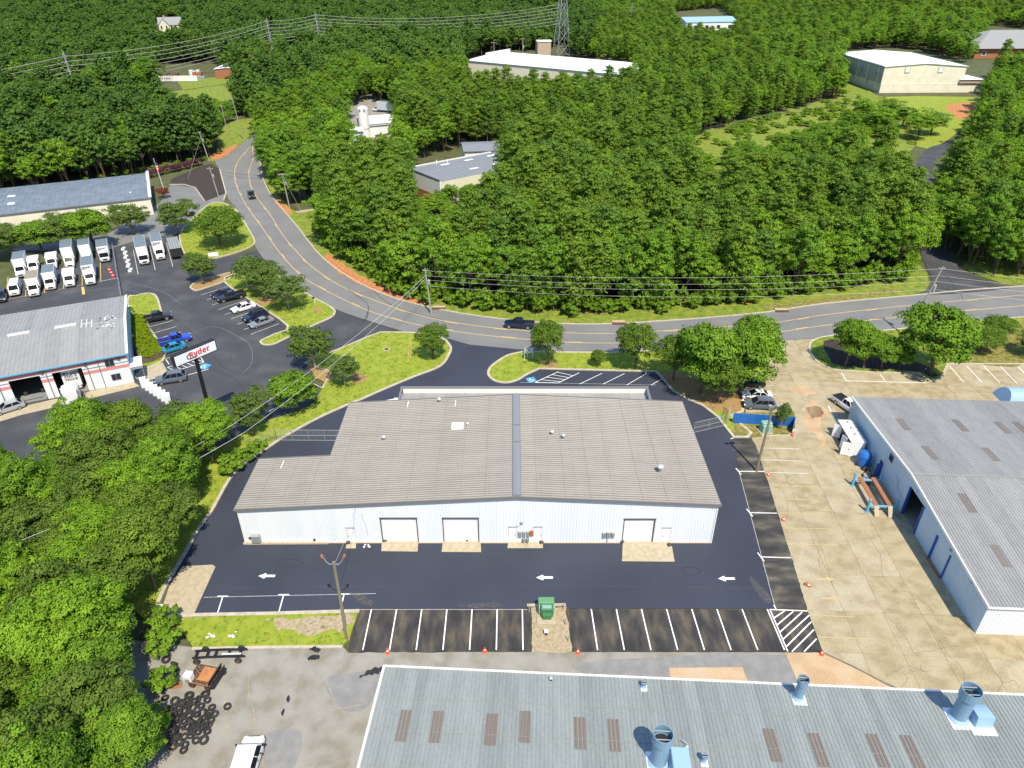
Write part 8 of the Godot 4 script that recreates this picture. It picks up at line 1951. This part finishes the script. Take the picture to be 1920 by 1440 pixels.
	var broad_zone := boxed([V([-96.06, -276.75, -73.84, -214.65, -58.31, -191.52, -48.12, -198.74, -40.64, -208.04, -29.83, -209.12, -37.19, -269.87, -53.29, -342.77, -91.88, -363.14, -112.94, -324.38]), V([136.1, -318.63, 130.22, -246.54, 137.45, -246.54, 102.49, -133.91, 178.82, -133.91, 756.66, -686.46, 392.1, -793.87, 249.14, -686.46, 153.43, -509.76, 125.95, -342.77]), V([-116.11, -313.07, -175.97, -537.84, -29.6, -736.46, 16.34, -603.65, -22.42, -402.42, -43.97, -307.68, -90.26, -356.11])])
	# --- scatter
	var cand := {"pine": [], "broad": []}
	var far := {}
	var rg := RandomNumberGenerator.new(); rg.seed = 99
	var z := -128.0
	while z > -1190.0:
		var sp := 4.4 if z > -235 else (5.2 if z > -400 else (6.6 if z > -700 else 8.5))
		var half := 0.80 * (absf(z) * 0.8545 + 31.7) + 12.0
		var x := -half
		while x < half:
			var p := Vector2(x + rg.randf_range(-0.42, 0.42) * sp, z + rg.randf_range(-0.42, 0.42) * sp)
			x += sp
			var kind_roll := rg.randf(); var hs := rg.randf_range(0.72, 1.14); var pick := rg.randi()
			if inside_any(p, clear): continue
			var bz := inside_any(p, broad_zone)
			var pine := kind_roll < (0.22 if bz else 0.74)
			if pine and p.y > -240 and inside_any(p + Vector2(0, 7), clear): pine = rg.randf() < 0.25
			if p.y < -330 and not bz: pine = kind_roll < 0.5
			var dark := p.y < -400.0 and p.x < 40.0 - (p.y + 400.0) * 0.12 or (p.x < -95.0 and kind_roll * 0.999 + 0.0 < 0.75 and p.y < -215.0)  # these trees take the colours with cloud shade painted in
			if p.y > -400 and not (p.x < -95.0 and p.y < -300):
				cand["pine" if pine else "broad"].append([p, hs, pick, dark])
			else:
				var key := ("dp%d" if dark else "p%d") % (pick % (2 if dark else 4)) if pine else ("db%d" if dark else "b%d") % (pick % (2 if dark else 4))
				if not far.has(key): far[key] = []
				far[key].append([p, hs])
		z -= sp
	var near_first := func(a, b): return a[0].length_squared() < b[0].length_squared()
	for kind in ["pine", "broad"]:
		cand[kind].sort_custom(near_first)
		for i in cand[kind].size():
			var e: Array = cand[kind][i]
			var dark: bool = e[3]
			var set_: Array = (shade_tint_pines if dark else pines) if kind == "pine" else (shade_tint_broads if dark else broads)
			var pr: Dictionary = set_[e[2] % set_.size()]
			if i < 300:
				var q: Vector2 = e[0]
				var place := "in the wood across the road from the white building"
				if q.x < -62.0: place = "in the dark wood behind the cream office"
				elif q.x < -18.0 and q.y < -175.0: place = "in the thicket by the bend below the white tank"
				elif q.x > 70.0 and q.y > -130.0 - q.x or q.x > 105.0: place = "in the wood beyond the side road"
				elif q.y < -242.0: place = "in the wood behind the long grey roof"
				var tone: String = (["medium green", "tall slim", "dull green", "light green"] if kind == "pine" else ["rich green", "bright yellow green", "deep green", "fresh green"])[e[2] % 4]
				if dark: tone = "dark"
				var width: float = pr.r * (0.9 + 0.2 * e[1]) * (0.82 if kind == "broad" and q.x > -18.0 else 1.0)
				plant("pine_tree" if kind == "pine" else "broadleaf_tree", pr, q, pr.h * e[1], width, "%s %s %s" % [tone, "pine" if kind == "pine" else "leafy tree", place], "tree", "%s %s" % ["pines" if kind == "pine" else "leafy trees", place])
			else:
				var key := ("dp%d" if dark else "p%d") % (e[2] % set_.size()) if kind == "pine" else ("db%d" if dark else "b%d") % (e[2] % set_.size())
				if not far.has(key): far[key] = []
				far[key].append([e[0], e[1]])
	var protos := {}
	for i in 4: protos["p%d" % i] = pines[i]; protos["b%d" % i] = broads[i]
	for i in 2: protos["dp%d" % i] = shade_tint_pines[i]; protos["db%d" % i] = shade_tint_broads[i]
	var total := 0
	for key in far:
		var list := []
		for e in far[key]: list.append([e[0], e[1], e[1] * (1.0 if e[0].y > -420 else (1.18 if e[0].y > -700 else 1.5))])
		total += list.size()
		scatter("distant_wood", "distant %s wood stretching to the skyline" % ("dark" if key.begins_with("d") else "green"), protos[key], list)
	print("trees ", cand.pine.size(), " ", cand.broad.size(), " far ", total)
	# --- young growth round the clearings
	var low := boxed([V([-34.4, -238.17, -17.38, -265.72, -2.56, -271.56, -1.89, -200.33, -2.45, -186.2, -20.41, -153.47, -23.09, -158.35, -27.2, -186.5, -31.3, -214.65]), V([-29.21, -501.86, 0, -552.99, 18.62, -546.83, 76.92, -465.56, 56.75, -343.45, 38.47, -327.52, -16.14, -310.12, -21.55, -370.22]), V([-74.81, -338.94, -64.73, -353.37, -53.53, -348, -40.37, -262.42, -36.26, -235.26, -37.26, -215.52, -40.75, -208.7, -44.57, -211.38, -49.05, -224.25, -56.42, -255.6]), V([-220.03, -479.48, -186.12, -491.68, -140.74, -392.31, -106.13, -295.84, -100.33, -279.34, -118.36, -279.34, -141.18, -303.46, -187.21, -402.42]), V([128.75, -631.26, 142.31, -710.39, 184.69, -922, 252.73, -973.97, 219.29, -781.72, 168.96, -602.31, 151.08, -543.71, 135.7, -559.31]), V([44.99, -186.98, 65.34, -271.56, 79.15, -289.57, 167.53, -373.41, 170.49, -356.11, 117.39, -245.19, 101.57, -223.34, 69.46, -196.78, 47.47, -181.27]), V([-358.72, -793.87, -333.11, -819.29, -294.88, -725.28, -256.66, -631.26, -206.7, -508.1, -222.35, -488.79, -288.59, -634.39]), V([134.23, -277.12, 137.95, -319.85, 175.49, -412.37, 204.1, -479.6, 232.71, -546.83, 270.52, -568.96, 289.73, -552.99, 280.03, -474.76, 259.62, -420.38, 229.6, -367.48, 173.14, -277.12])])
	var open := boxed([V([-34.4, -238.17, -17.38, -265.72, -2.56, -271.56, -2.43, -258.21, -2.31, -244.85, -3, -227.58, -24.94, -187.58, -28.22, -193.54, -29.76, -204.1, -31.3, -214.65]), V([-29.21, -501.86, 0, -552.99, 18.62, -546.83, 76.92, -465.56, 73.14, -442.67, 69.36, -419.77, 47.02, -400.3, -19.73, -379.03, -26.34, -452.5]), V([-76.73, -338.94, -64.73, -353.37, -51.57, -348, -49.03, -330.88, -46.49, -313.77, -42.15, -281.29, -44.55, -257.69, -48.72, -249.53, -54.75, -252.74, -60.57, -268.13, -69.18, -305.61]), V([-220.03, -479.48, -186.12, -491.68, -140.74, -392.31, -126.89, -353.72, -119.96, -333.99, -141.51, -333.99, -168.8, -362.84, -187.21, -402.42]), V([150.66, -738.71, 166.53, -831.31, 184.69, -922, 252.73, -973.97, 219.29, -781.72, 197.72, -704.83, 176.79, -636.26, 158.8, -654.51]), V([59.99, -249.3, 62.66, -260.43, 65.34, -271.56, 79.15, -289.57, 167.53, -373.41, 170.49, -356.11, 156.52, -326.92, 135.42, -297.79, 92.62, -262.38, 63.3, -241.7]), V([-358.72, -793.87, -333.11, -819.29, -294.88, -725.28, -237.48, -583.78, -255.47, -561.59, -272.03, -597.99, -288.59, -634.39]), V([155.99, -321.09, 162.29, -382.43, 206.47, -493.05, 228.99, -546.83, 270.52, -568.96, 289.73, -552.99, 280.03, -474.76, 262.54, -420.38, 225.65, -356.11, 214.56, -338.6, 203.46, -321.09]), V([178, -373.41, 235.58, -373.41, 205.14, -324.38, 161.39, -271.56, 147.58, -257.74, 142.89, -269.87, 161.34, -324.38]), V([-81.67, -363.14, -50.15, -356.11, -39.69, -274.13, -63.51, -274.13])])
	var young := [[], [], [], []]
	for e in low:
		var r: Rect2 = e[1]
		var n := int(r.get_area() / 20.0)
		for k in n:
			var p := r.position + r.size * Vector2(rg.randf(), rg.randf())
			if not Geometry2D.is_point_in_polygon(p, e[0]) or inside_any(p, open) or inside_any(p, [clear[0], clear[1], clear[2], clear[8]]): continue
			young[rg.randi() % 4].append([p, rg.randf_range(0.26, 0.42), rg.randf_range(0.5, 0.8)])
	for i in 4: scatter("undergrowth", "low leafy growth round the clearings", broads[i], young[i])
	# a dead tree standing at the back of the wood
	var dt := thing("dead_tree", "bare pale dead tree standing among the pines", "tree", Vector3(4.92, 0, -271.56))
	var ds := mb(); tube(ds, [Vector3(0, 0, 0), Vector3(0.3, 6, 0), Vector3(0, 14, 0.2)], [0.3, 0.2, 0.05], 6); obj("trunk", ds, M.pale_bark, dt)
	for k in 14:
		ds = mb()
		var o := Vector3(0.1, 4.0 + 0.65 * k, 0.1); var d := Vector3(cos(k * 2.3), 0.75, sin(k * 2.3)) * (4.6 - 0.24 * k)
		tube(ds, [o, o + d * 0.5 + Vector3(0, 0.3, 0), o + d], [0.12, 0.08, 0.03], 4); tube(ds, [o + d * 0.5, o + d * 0.7 + Vector3(0.6, 1.3, -0.5)], [0.06, 0.02], 3); obj("branch", ds, M.pale_bark, dt)
	# --- the grove beside the black asphalt
	var grove := V([-93.41, -69.06, -66.56, -71.64, -62.13, -74.9, -59.33, -77.77, -58.12, -82.05, -51.28, -82.94, -46.47, -81.42, -40.64, -79.2, -39.99, -74.12, -40.04, -68.26, -39.73, -62.45, -39.41, -57.41, -38.77, -52.86, -37.43, -48.72, -35.42, -43.18, -32.26, -35.39, -28.64, -25.29, -55.01, -22])
	var gb := boxed([grove])
	z = -25.0
	var shift := 0.0
	while z > -95.0:
		var x := -75.0 + shift
		while x < -20.0:
			var p := Vector2(x + rg.randf_range(-1.6, 1.6), z + rg.randf_range(-1.6, 1.6))
			x += 4.7
			if not inside_any(p, gb): continue
			var k := rg.randi() % 4
			var tall := rg.randf_range(8.5, 13.5) * (0.85 if p.y < -78 else 1.0)
			plant("grove_tree", near[k], p, tall, rg.randf_range(3.2, 4.4), ["leafy green tree in the grove beside the black asphalt", "olive green tree in the grove beside the black asphalt", "bright yellow green tree in the grove beside the black asphalt", "dull dark green tree in the grove beside the black asphalt"][k], "tree", "trees of the grove beside the lot")
		z -= 4.4; shift = 2.3 - shift
	# --- planted trees, each by its place
	var T := [
		[0, Vector2(-66.16, -142.12), 6.6, 3.5, "small tree on the mulch island at the end of the car row"],
		[1, Vector2(-53.79, -137.92), 7.5, 4.4, "first tree of three on the lawn behind the row of parked cars"],
		[0, Vector2(-49.44, -134.43), 7.5, 4.7, "middle tree of three on the lawn behind the row of parked cars"],
		[1, Vector2(-44.12, -128.84), 7.0, 4.4, "last tree of three on the lawn by the yard entrance"],
		[0, Vector2(-33.39, -105.22), 8.2, 3.8, "grey green tree on the corner across from the car row"],
		[1, Vector2(-27.27, -99.99), 5.4, 3.0, "low tree on the grass wedge by the yard stalls"],
		[3, Vector2(-33.19, -92.38), 7.0, 3.8, "bright green tree at the yard edge above the chain link fence"],
		[0, Vector2(-38.26, -86.38), 7.2, 3.2, "green tree at the yard edge under the overhead wires"],
		[1, Vector2(-43.24, -82.94), 5.6, 3.0, "thin tree at the foot of the tall pylon sign"],
		[1, Vector2(-47.58, -84.24), 6.5, 3.2, "grey green tree between the pylon sign and the grove"],
		[2, Vector2(-13.76, -108.74), 7.2, 2.9, "round tree on the grass corner beside the lot entrance"],
		[2, Vector2(-70.27, -164.01), 9.5, 6.6, "large spreading tree on the lawn by the bend"],
		[0, Vector2(-83.91, -173.46), 8.2, 5.0, "tree behind the parked box trucks by the office"],
		[0, Vector2(-94.88, -173.07), 7.8, 4.8, "tree in front of the cream office wall"],
		[2, Vector2(6.33, -106.86), 8.8, 3.4, "tall tree on the grass island beside the small white sign"],
		[2, Vector2(14.79, -106.13), 3.2, 1.5, "young tree between two larger ones on the grass island"],
		[2, Vector2(21.05, -105.22), 9.2, 3.8, "rounded tree on the grass island behind the white stall lines"],
		[2, Vector2(26.72, -101.69), 9.0, 3.8, "big tree at the end of the front stalls"],
		[3, Vector2(30.18, -97.36), 13.0, 5.6, "big leafy tree in the clump beside the main lot"],
		[2, Vector2(32.38, -95.13), 9.0, 4.2, "leafy tree of the clump overhanging the lot kerb"],
		[3, Vector2(36.44, -97.36), 12.5, 5.4, "light green tree of the clump above the parked cars"],
		[3, Vector2(40.03, -105.58), 10.5, 4.0, "light green tree of the clump nearest the concrete drive"],
		[3, Vector2(56.82, -105.95), 9.5, 3.8, "dense tree at the tip of the drive island"],
		[3, Vector2(59.71, -105.22), 7.2, 3.2, "second tree in the row on the drive island"],
		[3, Vector2(62.71, -105.04), 6.6, 3.0, "third tree in the row on the drive island"],
		[3, Vector2(65.88, -105.22), 4.8, 2.3, "last small tree in the row on the drive island"],
		[3, Vector2(70.34, -103.43), 12.5, 6.4, "largest tree on the drive island, beside the leaning utility pole"],
		[2, Vector2(82.77, -111.25), 5.0, 3.4, "low bushy tree behind the white angled stalls"],
		[2, Vector2(88.23, -115.29), 5.0, 3.2, "low bushy tree by the road behind the angled stalls"],
		[2, Vector2(90.32, -109.7), 4.6, 2.8, "dark bushy tree at the end of the angled stalls"],
		[0, Vector2(-116.55, -158.39), 7.5, 5.0, "bushy tree behind the truck row, by the cream wall"],
		[3, Vector2(-110.71, -159.77), 8.0, 5.4, "leafy tree behind the truck row"],
		[0, Vector2(-105.18, -161.16), 8.8, 5.6, "feathery tree behind the tall box truck"],
		[3, Vector2(-99.31, -162.57), 10.0, 5.2, "tallest green tree behind the truck row"],
		[0, Vector2(-119.24, -153.73), 7.5, 5.0, "bushy tree at the far end of the truck row"]]
	for e in T: plant("planted_tree", orn[e[0]], e[1], e[2], e[3], e[4], "tree", "", 0.08)
	# a thin sapling by the blue barrier
	plant("sapling", orn[1], Vector2(39.79, -87.21), 4.6, 1.3, "thin sapling behind the blue panel barrier", "tree", "", 0.1)
	# shrubs
	var S := [
		[0, Vector2(-33.94, -43.18), 2.2, 1.8, "low bush at the tyre heap under the grove"], [0, Vector2(-32.78, -39.87), 2.6, 2.0, "bush under the grove beside the tyre heap"], [0, Vector2(-31.67, -36.82), 2.4, 2.0, "bush under the grove near the white van"],
		[0, Vector2(-34.59, -47.94), 2.6, 2.2, "shrub at the corner of the grass strip"], [0, Vector2(-36.82, -50.4), 2.4, 2.0, "shrub under the grove by the corner slab"],
		[0, Vector2(-37.68, -79.93), 1.8, 2.0, "low bush on the kerb side by the fence"], [0, Vector2(-38.45, -77.77), 2.4, 2.2, "bush where the grove meets the kerb"], [0, Vector2(-36.43, -82.43), 1.4, 1.6, "small bush on the kerb side below the fence"],
		[2, Vector2(-100.03, -202.79), 3.2, 2.2, "dark red maple bush beside the flagpole"],
		[0, Vector2(-78.42, -131.84), 1.6, 1.1, "round shrub at the garage corner, first of three"], [0, Vector2(-75.29, -126.9), 1.5, 1.1, "round shrub at the garage wall, second of three"], [0, Vector2(-73.47, -123.6), 1.5, 1.1, "round shrub at the garage wall, third of three"]]
	for e in S: plant("shrub", shrub[e[0]], e[1], e[2], e[3], e[4], "shrub", "", 0.08)
	for k in 9:
		var f := k / 8.0
		var p := (Vector2(-112.76, -225.27)).lerp(Vector2(-103.36, -239.53), f)
		plant("purple_shrub", shrub[1], p, 2.4, 1.7, "purple leaved shrub in the hedge along the mulch bed", "shrub", "purple hedge shrubs")
	for k in 10:
		var f := k / 9.0
		plant("wall_shrub", shrub[0], (Vector2(-130.61, -215.79)).lerp(Vector2(-104.75, -242.29), f) + Vector2(0, -4), 1.4, 1.3, "yellow green shrub in the row behind the purple hedge", "shrub", "shrubs behind the purple hedge")
	for e in [Vector2(141.86, -287.68), Vector2(155.69, -297.38), Vector2(152.09, -276.75), Vector2(161.63, -285.8), Vector2(144.23, -309.82), Vector2(158.9, -316.39)]:
		plant("hill_tree", broads[rng.randi() % 4], e, rng.randf_range(8, 11), rng.randf_range(5, 6.5), "leafy tree on the slope below the pale warehouse", "tree", "trees below the pale warehouse")
	for e in [[Vector2(91.99, -153.73), 13.0, 4.2], [Vector2(97.14, -166.57), 15.0, 4.4], [Vector2(103.13, -162.57), 14.0, 4.6], [Vector2(108.57, -176.27), 15.0, 4.4], [Vector2(104.21, -158.39), 13.0, 4.6]]:
		plant("lane_tree", broads[rng.randi() % 4], e[0], e[1], e[2], "leafy tree leaning over the mouth of the side road", "tree", "trees over the side road")
	# undergrowth along the edge of the wood
	var edge := V([-48.79, -175.46, -42.07, -160.46, -32.71, -147.44, -23.29, -136.83, -11.76, -130.58, -1.05, -127.38, 14.6, -126.42, 30.64, -128.59, 47.47, -132.1, 65.33, -136.56, 83.69, -142.7, 90.92, -150.53])
	for i in edge.size() - 1:
		var n := int(edge[i].distance_to(edge[i + 1]) / 1.0)
		for k in n:
			var p := edge[i].lerp(edge[i + 1], float(k) / n) + Vector2(rg.randf_range(-0.8, 0.8), rg.randf_range(-3.2, 0.6))
			plant("bush", shrub[0], p, rg.randf_range(1.6, 5.0), rg.randf_range(1.3, 2.6), "leafy bush at the foot of the pine wood", "bush", "bushes along the edge of the wood")
	for k in 120:
		var p := (Vector2(62.04, -257.74)).lerp(Vector2(161.96, -336.44), rg.randf()) + Vector2(rg.randf_range(-14, 14), rg.randf_range(-30, 22))
		if inside_any(p, clear): plant("bush", shrub[0], p, rg.randf_range(1.0, 2.6), rg.randf_range(1.6, 3.6), "leafy bush in the overgrown field", "bush", "bushes in the overgrown field")
